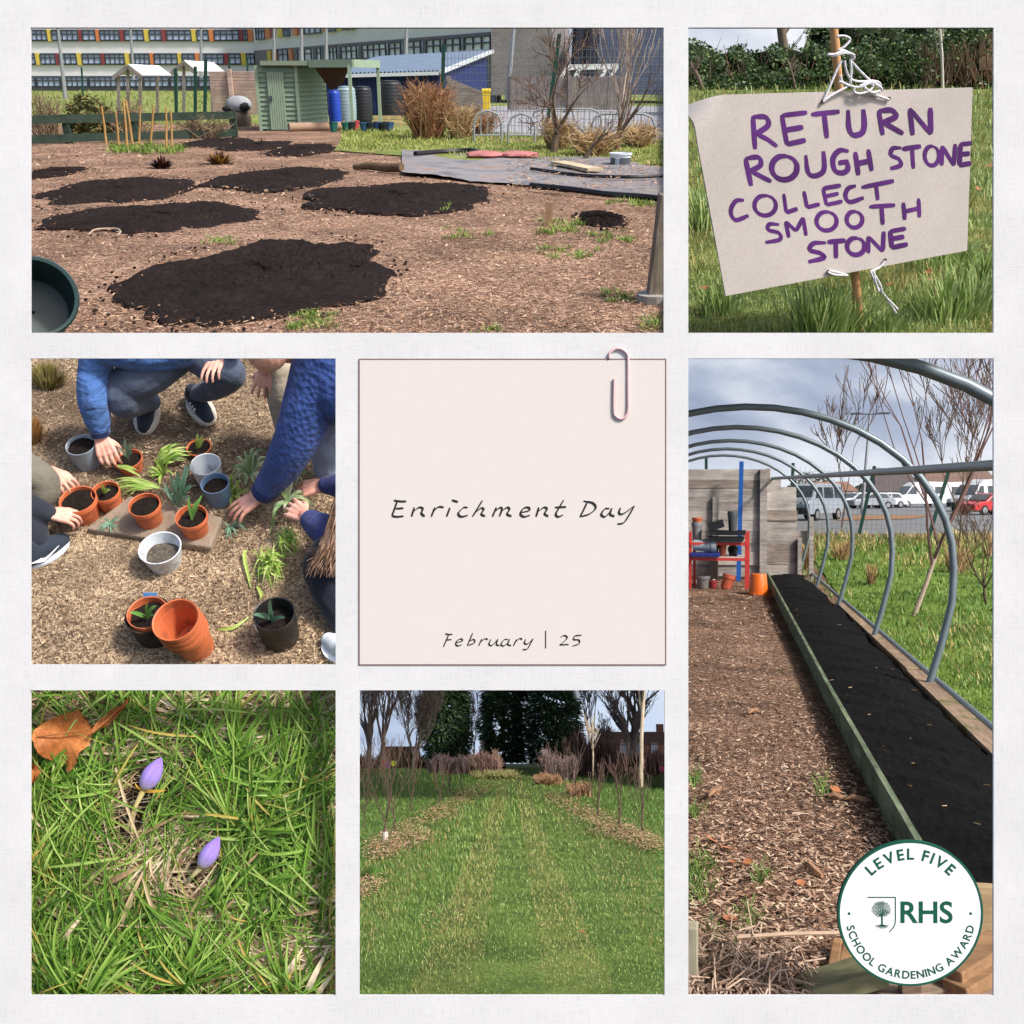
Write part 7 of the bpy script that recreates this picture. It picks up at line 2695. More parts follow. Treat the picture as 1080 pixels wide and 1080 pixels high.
def back_roofs():
	for (xa, xb, ye, yr, Y, cw, cr, lab) in ((922, 970, 517, 493, 135, srgb(86, 80, 78), srgb(92, 84, 84), "dark hipped roof hall behind the vans"), (968, 1056, 512, 492, 150, srgb(168, 140, 104), srgb(122, 98, 90), "long brown roofed building at the right behind vans"),
			(846, 905, 517, 508, 160, srgb(150, 132, 116), srgb(142, 108, 94), "low orange roofed houses far behind the cars")):
		b = N.at((xa + xb) / 2, 520, Y)
		b.z = 0
		P = lambda x, y: N.at(x, y, Y)
		w = P(xb, 520).x - P(xa, 520).x
		ze, zr = P(xa, ye).z, P(xa, yr).z
		t = thing("building", lab, "building", N, b)
		mb = MB()
		mb.box((0, 4, ze / 2), (w * .96, 8, ze))
		mb.build("wall", mat_brick("hall_brick", cw, sc3(cw, 1.2), sc3(cw, 1.1), 2), t, clip=(N, T(b)))
		mb = MB()
		i = w * .12
		mb.add([(-w / 2, -.8, ze - .2), (w / 2, -.8, ze - .2), (w / 2 - i, 4, zr), (-w / 2 + i, 4, zr), (-w / 2, 8.8, ze - .2), (w / 2, 8.8, ze - .2)], [(0, 1, 2, 3), (3, 2, 5, 4), (0, 3, 4), (1, 5, 2)])
		mb.build("roof", mat_plain("hall_roof", cr, .9, .12, .8, .1), t, clip=(N, T(b)))
		for j in range(4):
			q = MB()
			q.box((-w * .38 + w * .25 * j, -.06, ze * .55), (1.4, .14, 1.2))
			q.build("window", CGL, t, clip=(N, T(b)))
	random.seed(6)
	for (x0, x1, yt, Y, lab) in ((836, 880, 492, 175, "dark tree line above the low houses"), (900, 935, 505, 170, "green shrubs between the roofs")):
		b = N.at((x0 + x1) / 2, 520, Y)
		b.z = 0
		k = Y / F
		mb = MB()
		H = N.at(x0, yt, Y).z
		W = (x1 - x0) * k
		f = Field(int(x0), .5)
		def s():
			u = rnd(-.5, .5)
			return Vector((u * W, rnd(-1, 1), H * rnd(.2, 1) * (1 - .9 * abs(u) ** 2 * 2) * (.85 + .12 * f(u * W, 1))))
		leaf_cloud(mb, s, 1600, k * .9)
		tag(mb.build("tree_line", mat_isle("far_leaf", [srgb(52, 58, 48), srgb(74, 80, 62), srgb(98, 96, 78)], .8, .2), place=N, loc=b), lab, "trees")
back_roofs()

def lamp_and_posts():
	Y = 75
	b = N.at(909, 528, Y)
	b.z = 0
	t = thing("street_lamp", "tall twin headed lamp post leaning over the car park", "street lamp", N, b)
	c = N.at(917.5, 437, Y) - b
	mb = MB()
	mb.tube([Vector((0, 0, 0)), c * .5, c], [.13, .1, .07], 8)
	mb.build("column", LAMP, t, smooth=True)
	for s in (-1, 1):
		mb = MB()
		mb.beam(c, c + Vector((s * .85, 0, .05)), .08, .08)
		mb.box(c + Vector((s * .95, 0, .06)), (.7, .3, .12))
		mb.build("lamp_head", mat_plain("lamp_dark", srgb(70, 74, 80), .5, .1, 3, 0), t)
	Y = 33.0
	t = thing("mesh_fence", "wire fence on leaning dark green posts along car park", "fence", N, N.gp(940, 570))
	o = N.gp(940, 570)
	for (xb, yb, xt, yt) in ((590, 595, 640, 375), (815, 610, 882, 390), (365, 560, 375, 365), (92, 500, 92, 350)):
		a = N.at(*nz(xb, yb), Y - 1) - o
		c = N.at(*nz(xt, yt), Y - 1) - o
		mb = MB()
		mb.beam(a, c, .09, .09, up=(0, 1, 0))
		mb.build("post", POST_G, t)
	wr = MB()
	for i in range(44):
		a, c = N.at(835 + i * 5.2, 572, Y - .9) - o, N.at(835 + i * 5.2 + 4, 492, Y - .9) - o
		wr.tube([a, c], .0035, 3, cap=False)
	for i in range(16):
		a, c = N.at(835, 572 - 5 * i, Y - .9) - o, N.at(1060, 574 - 5 * i, Y - .9) - o
		wr.tube([a, c], .003, 3, cap=False)
	wr.build("wire_mesh", mat_plain("fence_wire", srgb(96, 104, 104), .6, .05, 3, 0), t, clip=(N, T(o)))
lamp_and_posts()

# ---- trees of the bank
bt = N.gp(962, 652)
def birch():
	t = bare_tree(N, bt, 5.0, .027, "leaning birch with white foot and reddish branches beside the hoops", None, 6, (.34, 0), mat_plain("birch_skin", srgb(176, 158, 140), .8, .25, 12, .3), .72, (2, 3), "birch_tree", .2, .2, 33, mat_plain("red_twig", srgb(112, 84, 78), .8, .15, 5, 0), .0055, .76)
birch()
b2 = N.at(888, 520, 48)
b2.z = 0
bare_tree(N, b2, 6.0, .034, "slim leafless tree behind the third and fourth hoops", "leafless trees by the car park", 6, (.12, 0), TWIG1, .6, (2, 3), "bare_tree", .25, .25, 35, None, .013, .76)
b2 = N.at(1010, 575, 29)
b2.z = 0
bare_tree(N, b2, 4.4, .02, "fine leafless tree against the sky at the right", "leafless trees by the car park", 6, (.08, 0), TWIG1, .65, (2, 3), "bare_tree", .22, .25, 38, None, .008, .76)
b2 = N.gp(1040, 640)
bare_tree(N, b2, 1.6, .02, "small bare bush low at the right edge of bank", "leafless trees by the car park", 5, (-.1, 0), TWIG1, .7, (2, 3), "bare_tree", .2, .2, 40, None, .004, .76)
for i, (x, y, w, h, n, lab) in enumerate(((1008, 605, 30, 34, 160, "tan dry stalk clump leaning on the grass bank"), (918, 618, 12, 26, 60, "short straw clump between the third and fourth hoops"), (885, 592, 26, 24, 120, "dry stalks behind the fifth hoop"), (852, 600, 14, 30, 110, "straw stalks at the end of the plank wall"), (1046, 590, 24, 36, 90, "brown dry stalks at the far right of the bank"))):
	random.seed(i + 70)
	b = N.gp(x, y)
	k = N.mpp(y)
	mb = MB()
	for _ in range(n):
		p = Vector((rnd(-.5, .5) * w * k * .4, rnd(-.2, .2), 0))
		q = p + Vector((rnd(-.4, .7) * w * k, rnd(-.2, .2), h * k * rnd(.4, 1)))
		mb.tube([p, p.lerp(q, .6) + Vector((0, 0, .03)), q], [k * .4, k * .35, k * .2], 3, cap=False)
	tag(mb.build("dry_clump", MAT_STRAW, place=N, loc=b, clip=(N, T(b))), lab, "dry grass", "dry grass clumps on the bank")

# ---- foreground: timbers, post, dry grass, leaves, stick
def foreground():
	wg = mat_wood("grey_beam", srgb(112, 94, 80), srgb(160, 138, 120), (3, 20, 20), .9, .5, srgb(92, 96, 66))
	wo = mat_wood("orange_beam", srgb(118, 90, 66), srgb(166, 130, 96), (3, 20, 20), .9, .5)
	wgn = mat_wood("mossy_beam", srgb(96, 100, 74), srgb(140, 138, 106), (3, 20, 20), .9, .5)
	g = "broken timbers piled at the foot of the bed"
	def tim(x0, y0, x1, y1, z0, z1, w, th, m, lab):
		a, c = N.gp(*nz2(x0, y0), z0), N.gp(*nz2(x1, y1), z1)
		mb = MB()
		mb.beam(Vector((0, 0, 0)), c - a, w, th)
		tag(mb.build("timber", m, place=N, loc=a, bevel=.006, clip=(N, T(a))), lab, "timber", g)
	tim(400, 1010, 660, 930, .02, .1, .13, .06, wgn, "mossy green timber pointing left from under the badge")
	tim(900, 700, 1060, 690, .03, .03, .3, .06, wg, "wide grey plank at the near end of the bed")
	tim(880, 960, 1060, 850, .08, .12, .10, .07, wo, "orange brown timber sloping up at the far right")
	tim(900, 1010, 1050, 920, .05, .08, .09, .06, wo, "lower orange timber beside the mossy block")
	tim(960, 1040, 1060, 890, .02, .03, .16, .06, wg, "grey timber end in the bottom right corner")
	tim(620, 1020, 900, 960, .02, .02, .2, .06, wg, "broad grey board lying below the round badge")
	tim(500, 960, 520, 840, .03, .05, .035, .02, wo, "thin split orange stick standing left of the badge")
	tim(540, 940, 560, 850, .03, .05, .045, .02, wo, "second split orange stick nearest the badge")
	b = N.gp(*nz2(52, 1050))
	mb = MB()
	h = N.at(*nz2(52, 785), b.y).z
	kx = N.mpp(1050) * 15
	mb.box((-.01, 0, h / 2 - .05), (kx, .06, h + .1))
	o = mb.build("post", mat_wood("pale_post", srgb(138, 132, 112), srgb(180, 172, 150), (20, 20, 4), .9, .4), place=N, loc=b, bevel=.006, clip=(N, T(b)))
	o.name = "timber_post"
	tag(o, "pale square post end in the bottom left of the tunnel picture", "post")
	a, c = N.gp(*nz2(190, 828), .1), N.gp(*nz2(540, 814), .1)
	mb = MB()
	mb.tube([Vector((0, 0, 0)), (c - a) * .5 + Vector((0, 0, .004)), c - a], .007, 7)
	tag(mb.build("stick", mat_plain("straw_stick", srgb(184, 160, 138), .8, .1, 20, 0), place=N, loc=a), "long straight pale stick lying across the mulch", "stick")
	random.seed(14)
	mb = MB()
	for _ in range(460):
		px, py = nz2(rnd(10, 420), 760 + 290 * math.sqrt(rnd(0, 1)))
		if rnd(0, 1) < (px - 800) / 90:
			continue
		p = N.gp(px, py, rnd(.01, .1))
		a = rnd(0, 3.14)
		l = N.mpp(py) * rnd(16, 60)
		d = Vector((math.cos(a), math.sin(a) * 1.6, rnd(-.1, .3)))
		mb.tube([p - d * l * .5, p + Vector((0, 0, rnd(0, .05))), p + d * l * .5], .003, 3, cap=False)
	stuff(mb.build("dry_grass", mat_isle("dead_stem", [srgb(112, 90, 76), srgb(160, 136, 118), srgb(190, 168, 148)], .8, .1), place=N, clip=(N, NI)), "tangle of dead stems over the mulch at bottom left")
	mb = MB()
	for (cx, cy, r, n) in ((60, 620, 60, 420), (70, 700, 40, 200), (50, 330, 24, 80), (50, 430, 22, 70), (280, 640, 40, 120), (150, 860, 70, 300), (240, 780, 50, 150), (470, 350, 30, 60), (120, 990, 60, 260)):
		for _ in range(n):
			px, py = nz2(cx + random.gauss(0, r * .5), cy + random.gauss(0, r * .5))
			p = N.gp(px, min(py, 1060))
			k = N.mpp(py)
			a = rnd(0, 6.28)
			hh = k * rnd(5, 18)
			mb.blade(p, p + Vector((math.cos(a) * hh * .8, math.sin(a) * hh * .8, hh * .8)), k * .8, hh * .1, 0, 3)
	stuff(mb.build("grass", ng, place=N, clip=(N, NI)), "sparse grass growing through the mulch at lower left")
	for i, (x, y, s, lab) in enumerate(((108, 532, 15, "pale orange leaf at the left edge of mulch, uppermost"), (158, 560, 17, "largest tan leaf lying on the mulch"), (176, 605, 9, "small leaf just below the largest tan one"), (228, 605, 11, "orange leaf right of the largest tan one"), (228, 720, 12, "upright orange leaf in the middle of mulch"), (170, 795, 20, "brown leaf above the long pale stick"), (300, 970, 18, "brown leaf in the dead stems at the bottom"), (400, 675, 11, "tan leaf near the green board"), (512, 365, 14, "tan scrap beside the green board"), (430, 775, 11, "narrow leaf left of the badge"))):
		p = N.gp(*nz2(x, y))
		leaf_obj(N, p, s * N.mpp(nz2(x, y)[1]), mat_plain("leaf_tan", srgb(172, 112, 76), .7, .25, 30, .2), lab, 300 + i, "fallen leaves on the tunnel mulch", lift=.03)
	for i, (x0, y0, x1, y1, lab) in enumerate(((545, 378, 628, 384, "long bark chunk beside the green board"), (490, 370, 540, 372, "shorter bark chunk left of the long one"), (410, 590, 470, 630, "bark chunk lying aslant in the mulch"), (100, 370, 140, 340, "grey bark piece at the left of mulch"), (230, 100, 260, 85, "dark bark piece far up the mulch path"))):
		a, c = N.gp(*nz2(x0, y0), .03), N.gp(*nz2(x1, y1), .03)
		mb = MB()
		d = c - a
		mb.tube([d * 0, d * .3 + Vector((0, .005, .01)), d * .7, d], [.006, .016, .018, .008], 6)
		tag(mb.build("bark_piece", mat_wood("bark_chunk", srgb(122, 92, 70), srgb(170, 134, 106)), place=N, loc=a), lab, "bark", "larger bark pieces on the path")
foreground()

# ---- the round award plaque, with a stake added to hold it up
def text_mesh(s, size, bold=0.0):
	cu = bpy.data.curves.new("lettering", 'FONT')
	cu.body = s
	cu.size = size
	cu.offset = bold
	cu.align_x = 'CENTER'
	cu.resolution_u = 6
	o = bpy.data.objects.new("lettering", cu)
	COL.objects.link(o)
	dg = bpy.context.evaluated_depsgraph_get()
	dg.update()
	me = bpy.data.meshes.new_from_object(o.evaluated_get(dg))
	bpy.data.objects.remove(o)
	vs = [Vector(v.co) for v in me.vertices]
	fs = [tuple(p.vertices) for p in me.polygons]
	bpy.data.meshes.remove(me)
	return vs, fs
CAM_SCALE = 1.0
def badge():
	D = 5.8
	o = N.Mi @ (BW @ Vector((0, 0, BD)))
	W = BW.copy()
	c = cam.location + (cam.rotation_euler.to_matrix() @ Vector(((960.2 - 540) / F, (540 - 963.3) / F, -1))) * D
	R = cam.rotation_euler.to_matrix()
	t = thing("award_plaque", "round white award plaque with green ring and lettering on an added stake", "plaque", world=Matrix.Translation(c) @ R.to_4x4())
	k = D / F
	green = mat_plain("award_green", srgb(0, 78, 60), .6, .03, 9, 0)
	mb = MB()
	mb.tube([(0, 0, -.024), (0, 0, 0)], 76 * k, 96)
	mb.build("disc", mat_plain("plaque_white", srgb(226, 226, 226), .6, .004, 9, 0), t)
	mb = MB()
	n = 120
	vs = []
	for r, z in ((74.4, .0), (74.4, .002), (76.6, .002), (76.6, -.024)):
		for i in range(n):
			a = 2 * math.pi * i / n
			vs.append((r * k * math.cos(a), r * k * math.sin(a), z))
	mb.add(vs, [(q * n + i, (q + 1) * n + i, (q + 1) * n + (i + 1) % n, q * n + (i + 1) % n) for q in range(3) for i in range(n)])
	mb.build("ring", green, t)
	def arc(s, r, size, a0, a1, top, nm, bold):
		mb = MB()
		adv = []
		for ch in s:
			if ch == " ":
				adv.append((None, .20 * size))
			else:
				v, f = text_mesh(ch, size, bold)
				x0, x1 = min(p.x for p in v), max(p.x for p in v)
				adv.append(((v, f, (x0 + x1) / 2), x1 - x0))
		gap = ((a1 - a0) * r - sum(w for _, w in adv)) / (len(s) - 1)
		u = 0
		for (d, w) in adv:
			if d:
				a = a0 + (u + w / 2) / r
				v, f, mx = d
				ang = (math.pi / 2 - a) if top else (-math.pi / 2 + a)
				out = []
				for p in v:
					x, y = p.x - mx, p.y
					rr = r + y if top else r - y
					# each letter stays straight: placed on the circle and turned with it
					cx, cy = math.cos(ang), math.sin(ang)
					tx, ty = (cy, -cx) if top else (-cy, cx)
					ux, uy = (cx, cy) if top else (-cx, -cy)
					out.append((cx * r + tx * x + ux * y, cy * r + ty * x + uy * y, .0015))
				mb.add(out, f)
			u += w + gap
		mb.build(nm, green, t)
	arc("LEVEL FIVE", 57 * k, 16.2 * k, -math.radians(46), math.radians(46), True, "upper_lettering", .45 * k)
	arc("SCHOOL GARDENING AWARD", 68.8 * k, 11.7 * k, -math.radians(78.5), math.radians(78.5), False, "lower_lettering", .25 * k)
	v, f = text_mesh("RHS", 32 * k, .6 * k)
	x0, x1 = min(p.x for p in v), max(p.x for p in v)
	y0, y1 = min(p.y for p in v), max(p.y for p in v)
	mb = MB()
	mb.add([((-10.5 + 55 * (p.x - x0) / (x1 - x0)) * k, (-10.5 + 23.5 * (p.y - y0) / (y1 - y0)) * k, .0015) for p in v], f)
	mb.build("large_lettering", green, t)
	# tree emblem in its open shield
	def q(x, y):                      # zoomed picture (6x) -> plaque
		return Vector(((870 + x / 6 - 960.2) * k, (963.3 - 875 - y / 6) * k))
	mb = MB()
	sh = [q(272, 428), q(446, 428)]
	stroke_mb(mb, sh, 1.2 * k, .0015)
	stroke_mb(mb, smooth2([tuple(q(446, 428)), tuple(q(446, 500)), tuple(q(446, 570)), tuple(q(438, 610)), tuple(q(408, 648))]), 1.1 * k, .0016)
	mb.build("shield_line", green, t)
	mb = MB()
	random.seed(2)
	stroke_mb(mb, [q(361, 600), q(361, 540)], 1.8 * k, .0015)
	for _ in range(120):
		a, r = _ * 2.39996, math.sqrt((_ + .5) / 120)
		p = q(357 + 60 * r * math.cos(a), 502 + 50 * r * math.sin(a))
		d = Vector((math.cos(a + rnd(-.5, .5)), -math.sin(a + rnd(-.5, .5)))) * 1.0 * k
		stroke_mb(mb, [p - d, p, p + d], .75 * k, .0015 + .00001 * _, nib=(0, .8))
	for a in range(-60, 61, 24):
		e = q(361 + 40 * math.sin(math.radians(a)), 545 - 45 * math.cos(math.radians(a)))
		stroke_mb(mb, [q(361, 545), e], .5 * k, .0018)
	for a in range(-75, 76, 15):
		e = q(360 + 44 * math.sin(math.radians(a)), 600 + 30 * math.cos(math.radians(a)) * .9)
		stroke_mb(mb, [q(360, 600), e], .5 * k, .0019)
	mb.build("tree_emblem", green, t)
	mb = MB()
	for x in (153, 922):
		p = q(x, 531)
		mb.tube([(p.x, p.y, 0), (p.x, p.y, .0015)], 1.5 * k, 12)
		mb2 = mb
	mb.build("dot", green, t)
	mb = MB()
	a = R.inverted() @ (N.M @ (N.gp(960, 1056) * 2.0) - c)
	mb.beam(Vector((0, 0, -.06)), Vector((a.x, a.y, min(a.z, -.05))), .12, .06)
	mb.build("stake", mat_wood("added_stake", srgb(112, 94, 80), srgb(150, 130, 112)), t)  # support added to hold the plaque up; the image shows no stake
badge()
# ================================================================== potting up together (left, middle row)
CAM_SCALE = 1.0
Q = Place("planting", 2.26, WINDOWS["planting"], yh=-700, ext=(200, 64, 12, 12))
U = Q.mpp(540) / 3.086                       # metres for one step of the zoomed picture
def pq(x, y, z=0.0):
	"""zoomed picture coordinates and a height in the same steps -> point"""
	return Q.gp(20 + x / 3.086, 370 + y / 3.086, z * U)
QI = Matrix.Identity(4)
MAT_PM = mat_mulch("planting_mulch", [srgb(80, 66, 54), srgb(124, 103, 83), srgb(162, 138, 112), srgb(196, 172, 141), srgb(226, 208, 178)], 120, (srgb(70, 58, 49), 1.1, .46, .72), .8, .006)
structure(ground_sheet(Q, [(-170, 713), (418, 713), (418, 366), (-170, 366)], 0, "ground", MAT_PM, 50, 50, .006, 21, 5))
PF = Field(5, 2.2)
chips(Q, (-60, 366, 418, 712), 13000, .0088, mat_isle("small_chip", [srgb(70, 55, 44), srgb(110, 90, 72), srgb(156, 132, 106), srgb(206, 182, 148)], .9, .1), "wood_chips", lambda x, y: .006, "fine bark chips trodden round the plant pots", seed=15)

def concrete_slab():
	c = [pq(x, y, 30) for x, y in ((218, 578), (360, 470), (662, 540), (622, 640))]
	o = (c[0] + c[2]) / 2
	o.z = 0
	mb = MB()
	mb.add([p - o for p in c] + [Vector((p.x, p.y, -.01)) - o for p in c], [(3, 2, 1, 0), (0, 1, 5, 4), (1, 2, 6, 5), (2, 3, 7, 6), (3, 0, 4, 7)])
	b = mb.build("paving_slab", mat_plain("worn_concrete", srgb(138, 122, 106), .95, .25, 14, .5), place=Q, loc=o, bevel=.006)
	tag(b, "worn concrete paving slab carrying three of the orange pots", "slab")
concrete_slab()

POTSOIL = mat_soil("potting_soil", srgb(34, 28, 25), 90, .8, .004)
DRYSOIL = mat_soil("crumbly_soil", srgb(96, 88, 80), 120, .9, .004)
DEP = math.radians(48.9)
def pot(x, y, rx, yb, col, label, soil=POTSOIL, zb=0, rim=True, taper=.74, soild=.2, rot=None, mat=None):
	r = rx * U
	yc = yb - taper * rx * math.sin(DEP)
	h = (yc - y) / math.cos(DEP) * U
	base = pq(x, y, h / U + zb)
	base.z = zb * U
	return pot_at(Q, base, r, h, col, label, "plant pots on the ground", soil=soil, rim=rim, taper=taper, rot=rot, clip=True, n=40, mat=mat, soild=soild), base, h
TERRA = mat_plain("terracotta_plastic", srgb(202, 108, 68), .5, .14, 14, .03, .4)
BLUEG = mat_plain("blue_grey_pot", srgb(156, 170, 184), .5, .06, 20, .03, .4)
PALEP = mat_plain("pale_grey_pot", srgb(208, 214, 220), .5, .05, 20, .03, .4)
BLACKP = mat_plain("black_pot", srgb(34, 36, 38), .5, .1, 20, .03, .4)
for m_ in (TERRA, BLUEG, PALEP, BLACKP):
	dirty(m_, srgb(88, 70, 56), .50, .6, 22)
pots = {}
for (key, x, y, rx, yb, m, lab, so, zb, rim, tp, sd) in (
	("a", 200, 305, 49, 398, BLUEG, "blue grey pot of soil left of the blue jacket sleeve", POTSOIL, 0, False, .82, .12),
	("b", 355, 350, 46, 412, TERRA, "orange pot behind the reaching hand, leaves growing in it", POTSOIL, 0, True, .76, .25),
	("c", 585, 312, 42, 352, TERRA, "small orange pot farthest back with a pale shoot", POTSOIL, 0, True, .78, .2),
	("d", 606, 368, 50, 455, PALEP, "empty pale grey pot behind the blue grey one", None, 0, False, .8, .2),
	("e", 637, 430, 46, 514, mat_plain("slate_pot", srgb(104, 130, 160), .5, .06, 20, .03, .4), "slate blue pot of soil in front of empty pale one", POTSOIL, 0, False, .84, .25),
	("f", 191, 482, 58, 574, TERRA, "leftmost orange pot, held by the hands at left", POTSOIL, 0, True, .76, .15),
	("g", 280, 456, 45, 534, TERRA, "orange pot with yellow green shoots right of the held one", POTSOIL, 0, True, .78, .2),
	("h", 407, 500, 50, 580, TERRA, "orange pot of bare soil at the middle of the slab", POTSOIL, 30, True, .76, .18),
	("i", 560, 538, 50, 614, TERRA, "orange pot with two green leaves on the slab's right end", POTSOIL, 30, True, .76, .25),
	("j", 458, 640, 65, 728, PALEP, "white grey pot with crumbs inside, in front of slab", DRYSOIL, 0, False, .74, .5),
	("k", 420, 858, 66, 966, BLACKP, "black pot at the bottom holding an orange pot", None, 0, False, .84, .2),
	("m", 830, 855, 60, 975, BLACKP, "tall black pot at lower right with a leafy cutting", POTSOIL, 0, False, .9, .4)):
	t, base, h = pot(x, y, rx, yb, None, lab, so, zb, rim, tp, sd, None, m)
	pots[key] = (t, base, h)
b = pots["k"][1]
pot_at(Q, Vector((b.x, b.y, .012)), 58 * U, pots["k"][2] * .98, None, "orange pot sitting inside the black one at the bottom", "plant pots on the ground", soil=POTSOIL, n=40, mat=TERRA, soild=.22)
tiltr = Ry(-.11) @ Rx(.12)
base0 = pq(584, 968, 0)
for i, lab in enumerate(("lowest orange pot of the tall leaning stack", "middle orange pot of the tall leaning stack", "top orange pot of the leaning stack, holes in its floor")):
	pot_at(Q, base0 + tiltr @ Vector((0, 0, .002 + i * 24 * U)), (68 - i * .6) * U, 128 * U, None, lab, "stack of orange pots", rot=tiltr, n=44, mat=TERRA, taper=.7)
def stack_holes():
	mb = MB()
	tt = base0 + tiltr @ Vector((0, 0, 48 * U + 128 * U * .055))
	for a in (0.3, 1.9, 3.6, 5.2):
		c = Vector((math.cos(a) * 26 * U, math.sin(a) * 26 * U, .0012))
		mb.tube([c, c + Vector((0, 0, .0006))], 4.5 * U, 10)
	top = [o for o in COL.objects if o.get("label") == "top orange pot of the leaning stack, holes in its floor"][0]
	o = mb.build("drain_holes", mat_plain("hole_dark", srgb(40, 30, 26), .9, .1, 9, 0), top, loc=(0, 0, 128 * U * .055))
stack_holes()
def label_on_pot():
	b, h = pots["k"][1], pots["k"][2]
	mb = MB()
	mb.box((0, 0, 0), (40 * U, .002, 26 * U))
	o = mb.build("pot_label", mat_plain("blue_label", srgb(90, 150, 206), .5, .15, 60, 0), place=Q, loc=b + Vector((-8 * U, 64 * U, h - 2 * U)), rot=Rx(-.5))
	tag(o, "small light blue label stuck at the back of bottom black pot", "label")
	b, h = pots["m"][1], pots["m"][2]
	mb = MB()
	mb.box((0, 0, 0), (13 * U, .002, 24 * U))
	o = mb.build("pot_label", mat_plain("white_label", srgb(220, 224, 226), .5, .04, 60, 0), place=Q, loc=b + Vector((-50 * U, -36 * U, h - 22 * U)), rot=Rz(-.9))
	tag(o, "small white label on the left of the tall black pot", "label")
label_on_pot()

# ---- plants: every one a thing of its own
LIME = mat_isle("lime_leaf", [srgb(116, 158, 56), srgb(152, 186, 78), srgb(184, 206, 112), srgb(204, 216, 148)], .4, .4, .3)
GREENL = mat_isle("fresh_leaf", [srgb(72, 124, 56), srgb(102, 152, 72), srgb(136, 178, 96)], .4, .4, .25)
GREYG = mat_isle("glaucous_leaf", [srgb(88, 128, 104), srgb(116, 152, 124), srgb(146, 174, 146)], .5, .3, .2)
VARI = mat_isle("striped_leaf", [srgb(106, 142, 92), srgb(146, 174, 118), srgb(198, 208, 164), srgb(216, 222, 190)], .45, .3, .25)
def leaf3(mb, p0, p1, p2, w, seg=9):
	pts = catmull([p0, p1, p2], seg // 2 + 1)
	n = len(pts)
	d = (p2 - p0)
	s = d.cross(Vector((0, -.6, 1))).normalized()
	if s.length < .5:
		s = Vector((1, 0, 0))
	vs, fs = [], []
	for i, p in enumerate(pts):
		t = i / (n - 1)
		ww = w * (min(1, .5 + 2 * t) if t < .3 else max(.04, 1 - ((t - .3) / .7) ** 2.2))
		up = Vector((0, -.3, 1)).normalized() * ww * .35
		vs += [p - s * ww + up, p, p + s * ww + up]
	for i in range(n - 1):
		for j in (0, 1):
			fs.append((3 * i + j, 3 * i + j + 1, 3 * i + j + 4, 3 * i + j + 3))
	mb.add(vs, fs)
def plant(base, tips, w, mat, label, group, arch=.25, z0=0, name="seedling", cat="plant"):
	"""base and tips in zoomed picture steps with heights"""
	b = pq(*base)
	mb = MB()
	for t in tips:
		e = pq(*t[:3]) - b
		m = e * .55 + Vector((0, 0, e.length * (t[3] if len(t) > 3 else arch)))
		p0 = Vector((rnd(-4, 4) * U, rnd(-4, 4) * U, 0))
		leaf3(mb, p0, m, e, w * .62 * U * rnd(.8, 1.15))
		if len(tips) > 6:
			e2 = e + Vector((rnd(-14, 14), rnd(-14, 14), rnd(-14, 6))) * U
			leaf3(mb, p0 * -1, m * rnd(.85, 1.1), e2 * rnd(.75, 1), w * .5 * U)
			leaf3(mb, p0, m * rnd(.7, 1.0) + Vector((rnd(-8, 8), rnd(-8, 8), 0)) * U, e * rnd(.6, .95) + Vector((rnd(-22, 22), rnd(-22, 22), rnd(-16, 12))) * U, w * .5 * U)
	o = mb.build(name, mat, place=Q, loc=b, smooth=True, clip=(Q, T(b)))
	tag(o, label, cat, group)
random.seed(77)
gp_ = "young plants being potted"
plant((355, 352, 62), [(345, 285, 140), (378, 305, 130), (322, 310, 120), (362, 300, 140), (372, 330, 110)], 8, GREYG, "grey green leaves growing in the orange pot behind the hand", gp_, .12)
plant((585, 316, 30), [(582, 268, 85), (598, 275, 80), (608, 285, 75), (574, 290, 70)], 8, LIME, "pale lime shoot in the small orange pot farthest back", gp_, .1)
plant((278, 464, 70), [(271, 432, 118), (283, 446, 105), (298, 452, 98), (275, 444, 110)], 9, LIME, "short yellow green shoots in the second orange pot from left", gp_, .1)
plant((562, 552, 85), [(552, 475, 150), (598, 468, 150), (575, 490, 140)], 10, GREENL, "two tall green leaves in the pot on the slab's end", gp_, .08)
plant((415, 872, 95), [(358, 850, 140), (420, 822, 150), (448, 828, 150), (400, 860, 130), (440, 860, 130)], 9, GREENL, "splayed green leaves in the bottom orange and black pot", gp_, .15)
plant((822, 880, 70), [(818, 808, 190), (830, 850, 150), (790, 852, 130), (868, 868, 120), (758, 858, 150), (815, 840, 170)], 9, GREYG, "grey green cutting standing in the tall black pot", gp_, .12)
plant((520, 505, 45), [(468, 428, 120), (492, 402, 150), (518, 385, 160), (548, 366, 160), (560, 430, 130), (480, 460, 100), (540, 410, 150), (500, 440, 140), (555, 470, 110), (508, 415, 150)], 12, GREYG, "large grey green clump with stiff leaves at the slab's back", gp_, .06)
plant((450, 380, 8), [(555, 312, 40), (560, 340, 30), (530, 300, 50), (500, 300, 60), (548, 352, 20), (480, 308, 70), (565, 328, 30), (520, 330, 45), (470, 330, 50), (540, 322, 46)], 7, LIME, "bunch of lime green bulb leaves lying behind the slab", gp_, .22)
plant((455, 445, 30), [(300, 420, 30), (310, 440, 28), (298, 465, 24), (330, 470, 26), (345, 425, 36), (320, 455, 30), (360, 445, 40), (340, 462, 22), (305, 430, 34)], 6, LIME, "bunch of long leaves lying left across the slab's back edge", gp_, .15)
